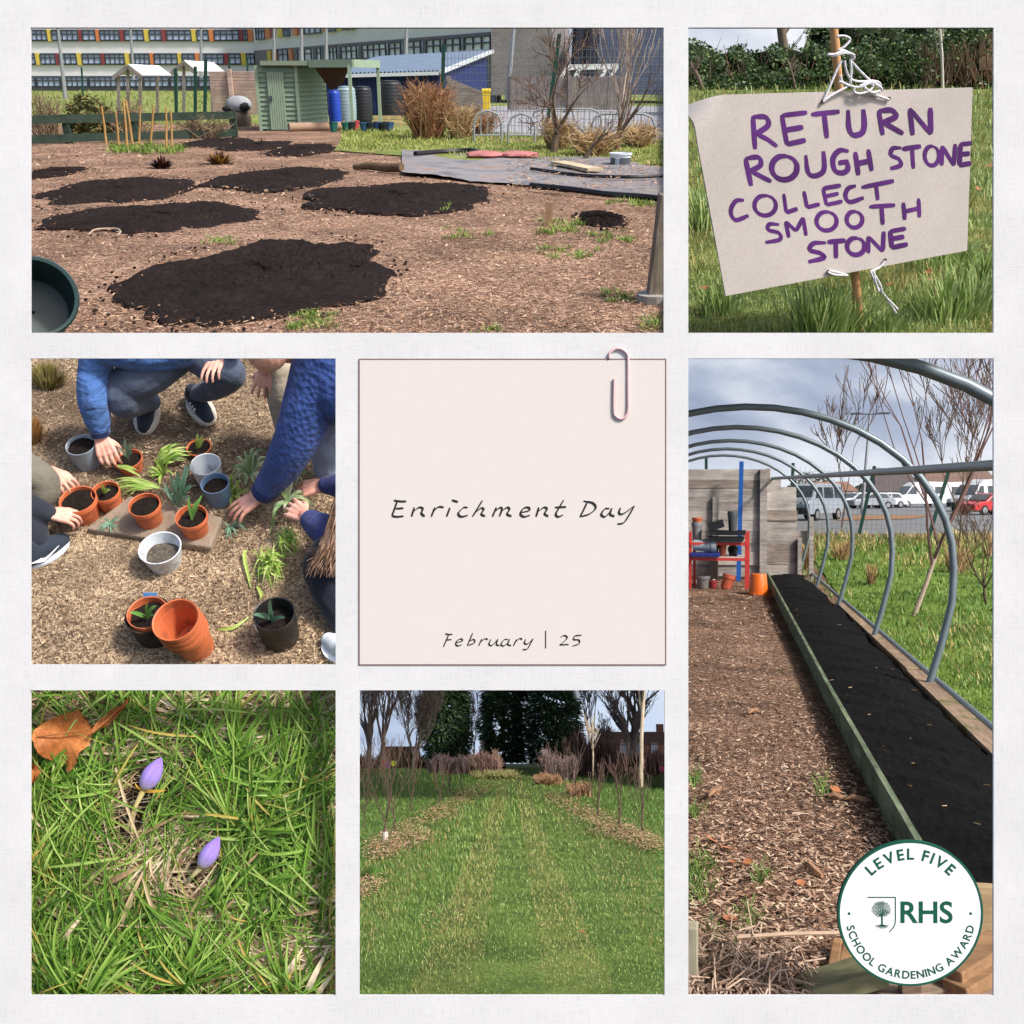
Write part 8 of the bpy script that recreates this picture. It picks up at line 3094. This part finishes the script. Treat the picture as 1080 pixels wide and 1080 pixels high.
plant((755, 405, 6), [(690, 400, 30), (705, 345, 70), (735, 325, 90), (770, 315, 95), (805, 320, 80), (820, 350, 60), (700, 425, 12), (735, 440, 8), (800, 420, 20), (715, 370, 60), (785, 335, 90), (750, 340, 90), (830, 380, 50), (690, 380, 40), (770, 430, 10)], 7, VARI, "arching striped clump behind the slate blue pot", gp_, .4)
plant((872, 485, 95), [(812, 425, 110), (830, 405, 130), (855, 408, 140), (895, 405, 130), (818, 605, 4), (825, 560, 20), (970, 512, 60), (945, 470, 90), (915, 390, 120), (870, 560, 30), (905, 555, 30), (840, 440, 130), (885, 430, 130), (855, 455, 120)], 9, VARI, "striped spider plant held between the two small hands", gp_, .35)
plant((690, 575, 4), [(660, 560, 16), (668, 595, 8), (692, 615, 4), (735, 560, 20), (745, 585, 8), (710, 600, 10), (680, 610, 6), (720, 550, 18)], 5, GREYG, "wispy grey green tuft under the hand at the slab's end", gp_, .3)
plant((300, 560, 34), [(250, 585, 34), (270, 590, 34), (280, 545, 46), (320, 590, 34), (330, 535, 46), (300, 595, 34), (262, 570, 40)], 4, GREYG, "thin grey leaves scattered on the slab's left end", gp_, .1)
plant((322, 374, 58), [(400, 412, 40), (385, 388, 52), (375, 400, 40)], 9, LIME, "green seedling held in the blue jacketed person's fingers", gp_, .1)
plant((700, 470, 4), [(640, 470, 30), (655, 425, 60), (690, 400, 70), (725, 420, 60), (745, 465, 30), (735, 500, 10), (690, 520, 6), (655, 505, 10), (670, 440, 60), (712, 440, 60)], 6, LIME, "pale strappy leaves on the ground right of the slate blue pot", gp_, .3)
plant((470, 405, 4), [(420, 380, 40), (440, 352, 60), (470, 345, 70), (505, 360, 60), (430, 420, 10), (410, 400, 20), (455, 435, 6), (500, 400, 40)], 6, LIME, "loose lime leaves between the two bulb bunches", gp_, .3)
plant((905, 400, 10), [(860, 385, 40), (880, 360, 70), (915, 350, 80), (945, 372, 60), (955, 410, 20), (925, 430, 10), (870, 420, 20), (900, 365, 70)], 6, VARI, "striped leaves behind the upper small hand", gp_, .35)
def curly():
	for (cx, cy, rx, ry, n, lab, sd) in ((872, 622, 48, 50, 80, "curly lime green clump below the held spider plant", 3), (812, 700, 60, 64, 100, "larger curly lime green clump left of the brown hair", 4)):
		random.seed(sd)
		b = pq(cx, cy)
		mb = MB()
		for _ in range(n):
			a = rnd(0, 6.28)
			r = rnd(.2, 1)
			p0 = pq(cx + rnd(-.3, .3) * rx, cy + rnd(-.3, .3) * ry, 5) - b
			p1 = pq(cx + math.cos(a) * rx * r * .6, cy + math.sin(a) * ry * r * .6 - 14, rnd(25, 55)) - b
			a += rnd(-.9, .9)
			p2 = pq(cx + math.cos(a) * rx * r * 1.25, cy + math.sin(a) * ry * r * 1.3, rnd(2, 20)) - b
			leaf3(mb, p0, p1, p2, 2.8 * U)
		tag(mb.build("leaf_clump", LIME, place=Q, loc=b, smooth=True, clip=(Q, T(b))), lab, "plant", gp_)
	for (pts, lab) in (([(645, 908, 4), (700, 900, 14), (755, 862, 8)], "long pale leaf lying left of the tall black pot"), ([(775, 765, 6), (790, 795, 14), (782, 812, 4)], "short curved pale leaf above the tall black pot"), ([(755, 770, 5), (735, 655, 20), (790, 665, 10)], "grey green leaf trailing from the larger curly clump")):
		b = pq(*pts[0])
		mb = MB()
		leaf3(mb, Vector((0, 0, 0)), pq(*pts[1]) - b, pq(*pts[2]) - b, 6 * U)
		tag(mb.build("loose_leaf", LIME, place=Q, loc=b, smooth=True), lab, "leaf", "loose leaves on the ground")
curly()
def dry_clumps():
	for (cx, cy, rx, ry, zt, n, lab, cols) in ((98, 108, 72, 26, 130, 900, "straw coloured ornamental grass at the top left corner", [srgb(120, 112, 62), srgb(176, 164, 104), srgb(206, 194, 138)]), (48, 285, 42, 26, 130, 620, "orange tan fluffy grass at the left edge", [srgb(176, 128, 70), srgb(212, 168, 106), srgb(228, 194, 140)])):
		random.seed(cx)
		b = pq(cx, cy)
		mb = MB()
		for _ in range(n):
			a, r = rnd(0, 6.28), math.sqrt(rnd(0, 1))
			p = pq(cx + math.cos(a) * rx * .5 * r, cy + math.sin(a) * ry * r, 0) - b
			zz = zt * rnd(.5, 1) * (1.1 - .5 * r)
			e = pq(cx + math.cos(a) * rx * r, cy + math.sin(a) * ry * r - .66 * zz, zz) - b
			mb.blade(p, e + Vector((rnd(-8, 8) * U, 0, 0)), 3.2 * U, 0, 0, 3)
		tag(mb.build("ornamental_grass", mat_isle("ornamental_blade", cols, .8, .1, .2), place=Q, loc=b, clip=(Q, T(b))), lab, "grass clump", "dry grass clumps at the left")
dry_clumps()

# ---- people
def fuse(tubes, voxel, smooth_it=6, shear=None):
	"""one continuous surface grown from overlapping tapered limbs"""
	mb = MB()
	for t in tubes:
		if t[0] == "blob":
			mb.blob(t[1], t[2], 20, 14)
		else:
			pts, rr = t[0], t[1]
			if len(pts) > 2:
				k = 5
				P_ = catmull(pts, k)
				R_ = []
				for i in range(len(pts) - 1):
					for j in range(k):
						R_.append(rr[i] + (rr[i + 1] - rr[i]) * j / k)
				R_.append(rr[-1])
				pts, rr = P_, R_
			mb.tube(pts, rr, 14)
			mb.blob(pts[0], (rr[0],) * 3, 14, 8)
			mb.blob(pts[-1], (rr[-1],) * 3, 14, 8)
	me = bpy.data.meshes.new("limbs")
	me.from_pydata(mb.v, [], mb.f)
	o = bpy.data.objects.new("limbs", me)
	COL.objects.link(o)
	r = o.modifiers.new("r", 'REMESH')
	r.mode = 'VOXEL'
	r.voxel_size = voxel
	s = o.modifiers.new("s", 'SMOOTH')
	s.factor = .5
	s.iterations = smooth_it
	dg = bpy.context.evaluated_depsgraph_get()
	dg.update()
	m2 = bpy.data.meshes.new_from_object(o.evaluated_get(dg))
	bpy.data.objects.remove(o)
	out = MB()
	out.add([v.co for v in m2.vertices], [tuple(p.vertices) for p in m2.polygons])
	bpy.data.meshes.remove(m2)
	return out
def hand(W, K, across, curl, s, palm=None, thumb=1.0, spread=.0):
	"""wrist point, point the fingers run towards, index-to-little direction, curl, hand length"""
	d = (K - W).normalized()
	ac = (across - d * across.dot(d)).normalized()
	c = palm if palm is not None else d.cross(ac).normalized()
	if palm is None and c.z > 0:
		c = -c
	tubes = []
	for i, (fl, off) in enumerate(((.42, -.02), (.47, 0), (.44, -.01), (.35, -.05))):
		kx = W + d * s * (.50 + off) + ac * s * (i - 1.5) * .138
		tubes.append(([W + ac * s * (i - 1.5) * .075, W + d * s * .25 + ac * s * (i - 1.5) * .11, kx], [.075 * s, .082 * s, .068 * s]))
		dd = (d + ac * spread * (i - 1.5)).normalized()
		p, pts = kx, [kx]
		ang = 0
		for j, q in enumerate((.42, .32, .26)):
			ang += curl * (.55, .8, .6)[j] * (1 + .12 * i)
			v = dd * math.cos(ang) + c * math.sin(ang)
			p = p + v * fl * s * q
			pts.append(p)
		tubes.append((pts, [.056 * s, .051 * s, .046 * s, .038 * s]))
	tb = W + d * s * .14 - ac * s * .17 + c * s * .03
	p1 = tb + (d * .72 - ac * .62 + c * .35).normalized() * s * .20 * thumb
	p2 = p1 + (d * .95 - ac * .15 + c * .35).normalized() * s * .15
	p3 = p2 + (d * 1 + ac * .18 + c * .30).normalized() * s * .12
	tubes.append(([W + d * s * .08 - ac * s * .06, tb, p1, p2, p3], [.07 * s, .072 * s, .060 * s, .054 * s, .044 * s]))
	return tubes
def v2(x, y):                                 # direction on the ground for a step in the picture
	return (pq(450 + x, 400 + y, 60) - pq(450, 400, 60)).normalized()
m, nt, b_ = newmat("skin", .5, .35)
b_.inputs["Subsurface Weight"].default_value = .12
b_.inputs["Subsurface Radius"].default_value = (.012, .005, .003)
nt.links.new(ramp(nt, noise(nt, coords(nt), 26, 4), [srgb(206, 140, 124), srgb(226, 170, 150), srgb(236, 188, 168)], [.3, .5, .7]), b_.inputs["Base Color"])
bump(nt, b_, noise(nt, coords(nt), 160, 3), .12, .002)
SKIN = dirty(m, srgb(120, 84, 68), .55, .4, 34)
def cloth(name, col, pattern=None, bmp=.3, scale=160):
	m, nt, b = newmat(name, .85, .15)
	b.inputs["Sheen Weight"].default_value = .15
	v = coords(nt)
	c = ramp(nt, noise(nt, v, 12, 5), [sc3(col, .75), col, sc3(col, 1.3)], [.3, .5, .7])
	nt.links.new(c, b.inputs["Base Color"])
	if pattern == "knit":
		h = math_n(nt, 'ADD', voronoi(nt, coords(nt, (1, .6, 1)), 62, "Distance"), math_n(nt, 'MULTIPLY', noise(nt, v, 300, 2), .4))
		bump(nt, b, h, .9, .010)
	elif pattern == "quilt":
		h = math_n(nt, 'ADD', math_n(nt, 'MULTIPLY', noise(nt, coords(nt, (9, 9, 16)), 1.2, 3, .5, .6), 1.2), math_n(nt, 'MULTIPLY', noise(nt, v, 200, 2), .05))
		bump(nt, b, h, .9, .03)
	else:
		h = math_n(nt, 'ADD', math_n(nt, 'MULTIPLY', noise(nt, v, 9, 3, .5, .8), 1.0), math_n(nt, 'MULTIPLY', noise(nt, v, scale, 2), .15))
		bump(nt, b, h, bmp, .03)
	return m
def shoe(t, T0, heel, toe, w, hgt, upper, sole, stripes=None, smark=None, lace=True):
	"""a trainer from heel to toe (points on the ground), in the person's own coordinates"""
	d = toe - heel
	L = d.length
	d.normalize()
	s = Vector((d.y, -d.x, 0)).normalized()
	up = Vector((0, 0, 1))
	P_ = lambda a, b, c: heel + d * a * L + s * b * w + up * c * hgt
	def ring(f, z0, z1):
		o = []
		n = 22
		for i in range(n):
			a = 2 * math.pi * i / n
			x = .5 - .5 * math.cos(a)
			wd = (.40 + .12 * math.sin(x * 3.1) + .06 * x) * f
			o.append((x * 1.0 + (0 if f < 1.02 else (.02 if x > .5 else -.02)), math.copysign(abs(math.sin(a)) ** .7, math.sin(a)) * wd))
		return o
	so = MB()
	r = ring(1.08, 0, 0)
	n = len(r)
	so.add([P_(a, b, 0.0) for a, b in r] + [P_(a, b, .24) for a, b in r], [tuple(range(n - 1, -1, -1)), tuple(range(n, 2 * n))] + [(i, (i + 1) % n, n + (i + 1) % n, n + i) for i in range(n)])
	tubes = [([P_(.10, 0, .42), P_(.35, 0, .48), P_(.65, 0, .36), P_(.90, 0, .26)], [w * .37, w * .40, w * .40, w * .30]),
			 ([P_(.16, 0, .5), P_(.24, 0, 1.05)], [w * .36, w * .33])]
	up_ = fuse(tubes, w * .07, 4)
	up_.v = [tuple(Vector(p) + Vector((0, 0, max(0, .03 - p[2]) * .0))) for p in up_.v]
	u = up_.build("shoe", upper, t, smooth=True, clip=(Q, T0))
	so.build("sole", sole, u, clip=(Q, T0))
	if lace:
		mb = MB()
		for i in range(4):
			a = .42 + .09 * i
			z = .95 - .11 * i
			mb.tube([P_(a, -.22, z - .12), P_(a, 0, z + .03), P_(a, .22, z - .12)], w * .035, 6)
		mb.build("laces", mat_plain("white_lace", srgb(220, 220, 220), .8, .05, 60, 0), u, clip=(Q, T0))
	if stripes:
		mb = MB()
		for i in range(3):
			a = .40 + .11 * i
			sd = stripes
			pts = [P_(a, sd * .39, .30), P_(a + .02, sd * .43, .5), P_(a + .05, sd * .36, .72)]
			mb.tube(pts, w * .05, 6)
		mb.build("stripes", mat_plain("stripe_white", srgb(226, 226, 226), .6, .04, 60, 0), u, clip=(Q, T0))
	if smark:
		mb = MB()
		pts = [P_(.10, smark * .43, .62), P_(.30, smark * .45, .44), P_(.42, smark * .47, .42), P_(.75, smark * .42, .66)]
		mb.tube(catmull(pts, 4), [w * .015, w * .03, w * .05, w * .07, w * .09, w * .085, w * .075, w * .06, w * .05, w * .04, w * .03, w * .02, w * .01], 6)
		mb.build("side_mark", mat_plain("mark_white", srgb(230, 232, 234), .6, .04, 60, 0), u, clip=(Q, T0))
	return u
DSOLE = mat_plain("cream_sole", srgb(214, 208, 196), .6, .06, 30, .05)
DSHOE = cloth("dark_mesh", srgb(44, 50, 60), None, .3, 300)

def limbs(o, *chains):
	"""chains of (x, y, z, r) in zoomed steps -> tubes about o"""
	out = []
	for c in chains:
		out.append(([pq(x, y, z) - o for x, y, z, r in c], [r * U for x, y, z, r in c]))
	return out
def person(label, o):
	return thing("person", label, "person", Q, o)

# the person crouching in a blue jacket
def person_one():
	o = pq(500, 200)
	T0 = T(o)
	t = person("person crouching in a blue padded jacket and dark trousers, hand holding a seedling", o)
	W, K = pq(268, 283, 112) - o, pq(300, 372, 62) - o
	h1 = hand(W, K, v2(-1, .15), .6, 124 * U, thumb=1.1, spread=.04)
	W2, K2 = pq(652, 22, 310) - o, pq(592, 112, 318) - o
	h2 = hand(W2, K2, v2(1, .5), .5, 112 * U, spread=.08)
	body = fuse(h1 + h2 + limbs(o, [(300, -60, 400, 24), (246, 60, 300, 20), (240, 150, 235, 18), (256, 225, 160, 18), (268, 283, 112, 20)], [(740, -60, 410, 20), (690, -5, 330, 18), (652, 22, 300, 20)], [(300, -60, 400, 24), (520, -80, 430, 50), (740, -60, 410, 20)]), 2.6 * U, 5)
	body.build("body", SKIN, t, smooth=True, clip=(Q, T0))
	jk = fuse(limbs(o, [(275, -30, 380, 70), (246, 60, 300, 52), (240, 150, 235, 50), (256, 225, 160, 44), (264, 262, 128, 33)], [(300, -20, 380, 70), (420, -10, 350, 85), (520, -20, 350, 80)], [(720, -50, 400, 40), (690, -5, 330, 34), (668, 12, 312, 27)]), 5 * U, 6)
	jk.build("jacket", cloth("blue_nylon", srgb(74, 110, 168), "quilt"), t, smooth=True, clip=(Q, T0))
	cf = MB()
	cf.tube([pq(263, 262, 132) - o, pq(267, 276, 118) - o], 30 * U, 20)
	cf.tube([pq(664, 14, 309) - o, pq(657, 19, 303) - o], 25 * U, 18)
	cf.build("cuff", cloth("navy_cuff", srgb(26, 38, 70), None), t, smooth=True, clip=(Q, T0))
	tr = fuse(limbs(o, [(520, -10, 300, 80), (420, 70, 260, 78), (345, 120, 225, 66), (345, 165, 185, 58), (400, 165, 100, 44), (428, 165, 60, 36)], [(560, -10, 300, 70), (640, 50, 270, 62), (690, 75, 240, 52), (650, 115, 150, 44), (585, 140, 55, 34)]), 5 * U, 6)
	tr.build("trousers", cloth("slate_trousers", srgb(78, 88, 108), None, .5), t, smooth=True, clip=(Q, T0))
	shoe(t, T0, pq(430, 168) - o, pq(409, 272) - o, 74 * U, 62 * U, DSHOE, DSOLE)
	shoe(t, T0, pq(562, 150) - o, pq(626, 240) - o, 74 * U, 62 * U, DSHOE, DSOLE, stripes=1)
person_one()

# the person in the cable-knit sweater
def person_two():
	o = pq(960, 300)
	T0 = T(o)
	t = person("person leaning in with a navy cable knit sleeve, hand flat on the ground", o)
	W, K = pq(782, 472, 92) - o, pq(672, 540, 50) - o
	h1 = hand(W, K, v2(.6, 1), .3, 128 * U, thumb=.9, spread=.13)
	W2, K2 = pq(800, 62, 330) - o, pq(785, 160, 235) - o
	h2 = hand(W2, K2, v2(1, .1), .22, 112 * U, spread=.16)
	head = [("blob", pq(806, -18, 560) - o, (66 * U, 74 * U, 84 * U)), ("blob", pq(800, 26, 520) - o, (36 * U, 30 * U, 26 * U))]
	body = fuse(h1 + h2 + head + limbs(o, [(1010, 0, 520, 60), (905, 270, 330, 34), (782, 472, 92, 20)], [(800, 62, 330, 20), (850, 0, 420, 30), (980, -20, 500, 60)], [(820, 0, 520, 34), (920, -10, 520, 50)]), 2.8 * U, 5)
	body.build("body", SKIN, t, smooth=True, clip=(Q, T0))
	sw = fuse(limbs(o, [(1010, 20, 500, 110), (962, 130, 420, 88), (915, 260, 320, 74), (860, 370, 210, 60), (800, 455, 112, 41)], [(1010, 0, 500, 120), (1060, 120, 420, 120)], [(900, -10, 480, 40), (985, -10, 500, 90)]), 5 * U, 5)
	sw.build("sweater", cloth("navy_knit", srgb(56, 80, 142), "knit"), t, smooth=True, clip=(Q, T0))
	cf = MB()
	cf.tube([pq(812, 440, 128) - o, pq(795, 462, 106) - o, pq(786, 472, 96) - o], [44 * U, 41 * U, 35 * U], 24)
	cf.build("cuff", cloth("navy_rib", srgb(30, 48, 104), "knit"), t, smooth=True, clip=(Q, T0))
	lg = fuse(limbs(o, [(840, 60, 300, 52), (860, 160, 200, 52), (880, 262, 60, 46), (890, 300, 10, 44)]), 5 * U, 5)
	lg.build("trouser_leg", cloth("beige_cotton", srgb(168, 158, 140), None, .5), t, smooth=True, clip=(Q, T0))
	lg = fuse(limbs(o, [(1080, 130, 330, 90), (1020, 250, 200, 78), (1010, 360, 80, 56), (1020, 420, 10, 46)]), 5 * U, 5)
	lg.build("trouser_leg", cloth("pale_denim", srgb(138, 152, 176), None, .5), t, smooth=True, clip=(Q, T0))
person_two()

# the child with long hair
def person_three():
	o = pq(1040, 640)
	T0 = T(o)
	t = person("child with long brown hair in navy, both hands holding the spider plant", o)
	W, K = pq(985, 437, 128) - o, pq(900, 455, 104) - o
	h1 = hand(W, K, v2(.2, 1), .6, 122 * U, spread=.08)
	W2, K2 = pq(930, 538, 122) - o, pq(852, 490, 108) - o
	h2 = hand(W2, K2, v2(.5, 1), .55, 124 * U, spread=.08)
	body = fuse(h1 + h2 + limbs(o, [(1120, 480, 240, 50), (1060, 440, 160, 26), (985, 437, 128, 17)], [(1120, 560, 240, 50), (1040, 600, 160, 28), (930, 538, 122, 18)], [(1120, 480, 240, 50), (1120, 560, 240, 60)]), 2.6 * U, 5)
	body.build("body", SKIN, t, smooth=True, clip=(Q, T0))
	sl = fuse(limbs(o, [(1140, 440, 230, 56), (1070, 440, 165, 44), (1004, 437, 136, 31)], [(1140, 600, 240, 70), (1030, 592, 165, 54), (985, 576, 144, 48), (952, 553, 130, 36)], [(1140, 440, 230, 56), (1140, 600, 240, 70)]), 4.5 * U, 5)
	sl.build("jumper", cloth("school_navy", srgb(46, 56, 108), None, .5), t, smooth=True, clip=(Q, T0))
	lg = fuse(limbs(o, [(1130, 640, 180, 90), (1010, 680, 120, 72), (1000, 740, 80, 60), (1080, 860, 30, 70)]), 5 * U, 5)
	lg.build("leggings", cloth("dark_leggings", srgb(34, 38, 50), None, .4), t, smooth=True, clip=(Q, T0))
	random.seed(9)
	hr = MB()
	for _ in range(380):
		x = rnd(990, 1075)
		p = [(x + 50 + rnd(-6, 6), 470 + rnd(-30, 30), 290), (x + 22 + rnd(-8, 8), 560 + rnd(-14, 14), 240 + rnd(-20, 20)), (x - 6 + rnd(-10, 10), 640 + rnd(-12, 12), 215 + rnd(-25, 25)), (x - 30 + rnd(-34, 22), 690 + rnd(-50, 50), 190 + rnd(-25, 25))]
		hr.tube(catmull([pq(*q) - o for q in p], 4), [2.3 * U] * 9 + [2 * U, 1.5 * U, 1 * U, .5 * U], 5, cap=False)
	hr.build("hair", mat_isle("brown_hair", [srgb(70, 50, 38), srgb(98, 72, 54), srgb(128, 98, 76), srgb(150, 120, 98)], .45, .4), t, smooth=True, clip=(Q, T0))
	shoe(t, T0, pq(1100, 1010) - o, pq(1000, 945) - o, 80 * U, 58 * U, cloth("white_canvas", srgb(206, 214, 222), None, .2, 300), mat_plain("white_sole", srgb(226, 230, 234), .6, .04, 30, 0), lace=False)
person_three()

# the person at the left edge
def person_four():
	o = pq(30, 540)
	T0 = T(o)
	t = person("person at left edge in grey and dark trousers, both hands round an orange pot", o)
	W, K = pq(105, 392, 128) - o, pq(172, 440, 100) - o
	h1 = hand(W, K, v2(-.5, 1), .6, 112 * U, spread=.08)
	W2, K2 = pq(100, 528, 110) - o, pq(184, 540, 80) - o
	h2 = hand(W2, K2, v2(-.1, 1), .6, 118 * U, spread=.08)
	body = fuse(h1 + h2 + limbs(o, [(-60, 380, 220, 40), (20, 380, 160, 26), (105, 392, 128, 16)], [(-60, 480, 220, 40), (30, 515, 130, 26), (100, 528, 110, 17)], [(-60, 380, 220, 40), (-60, 480, 220, 40)]), 2.6 * U, 5)
	body.build("body", SKIN, t, smooth=True, clip=(Q, T0))
	a = fuse(limbs(o, [(-60, 350, 190, 70), (20, 390, 160, 58), (82, 430, 128, 50), (70, 480, 90, 44), (30, 500, 60, 40)]), 5 * U, 5)
	a.build("grey_trousers", cloth("khaki_grey", srgb(116, 112, 100), None, .5), t, smooth=True, clip=(Q, T0))
	a = fuse(limbs(o, [(-60, 470, 190, 56), (20, 505, 135, 46), (88, 526, 113, 32)], [(-40, 520, 130, 60), (30, 560, 90, 52), (50, 610, 55, 44)]), 5 * U, 5)
	a.build("dark_clothes", cloth("charcoal_cloth", srgb(44, 48, 58), None, .5), t, smooth=True, clip=(Q, T0))
	a = MB()
	shoe(t, T0, pq(20, 705) - o, pq(160, 618) - o, 84 * U, 60 * U, cloth("dark_runner", srgb(46, 54, 66), None, .3, 300), mat_plain("runner_sole", srgb(206, 216, 226), .6, .04, 30, 0), smark=1)
person_four()
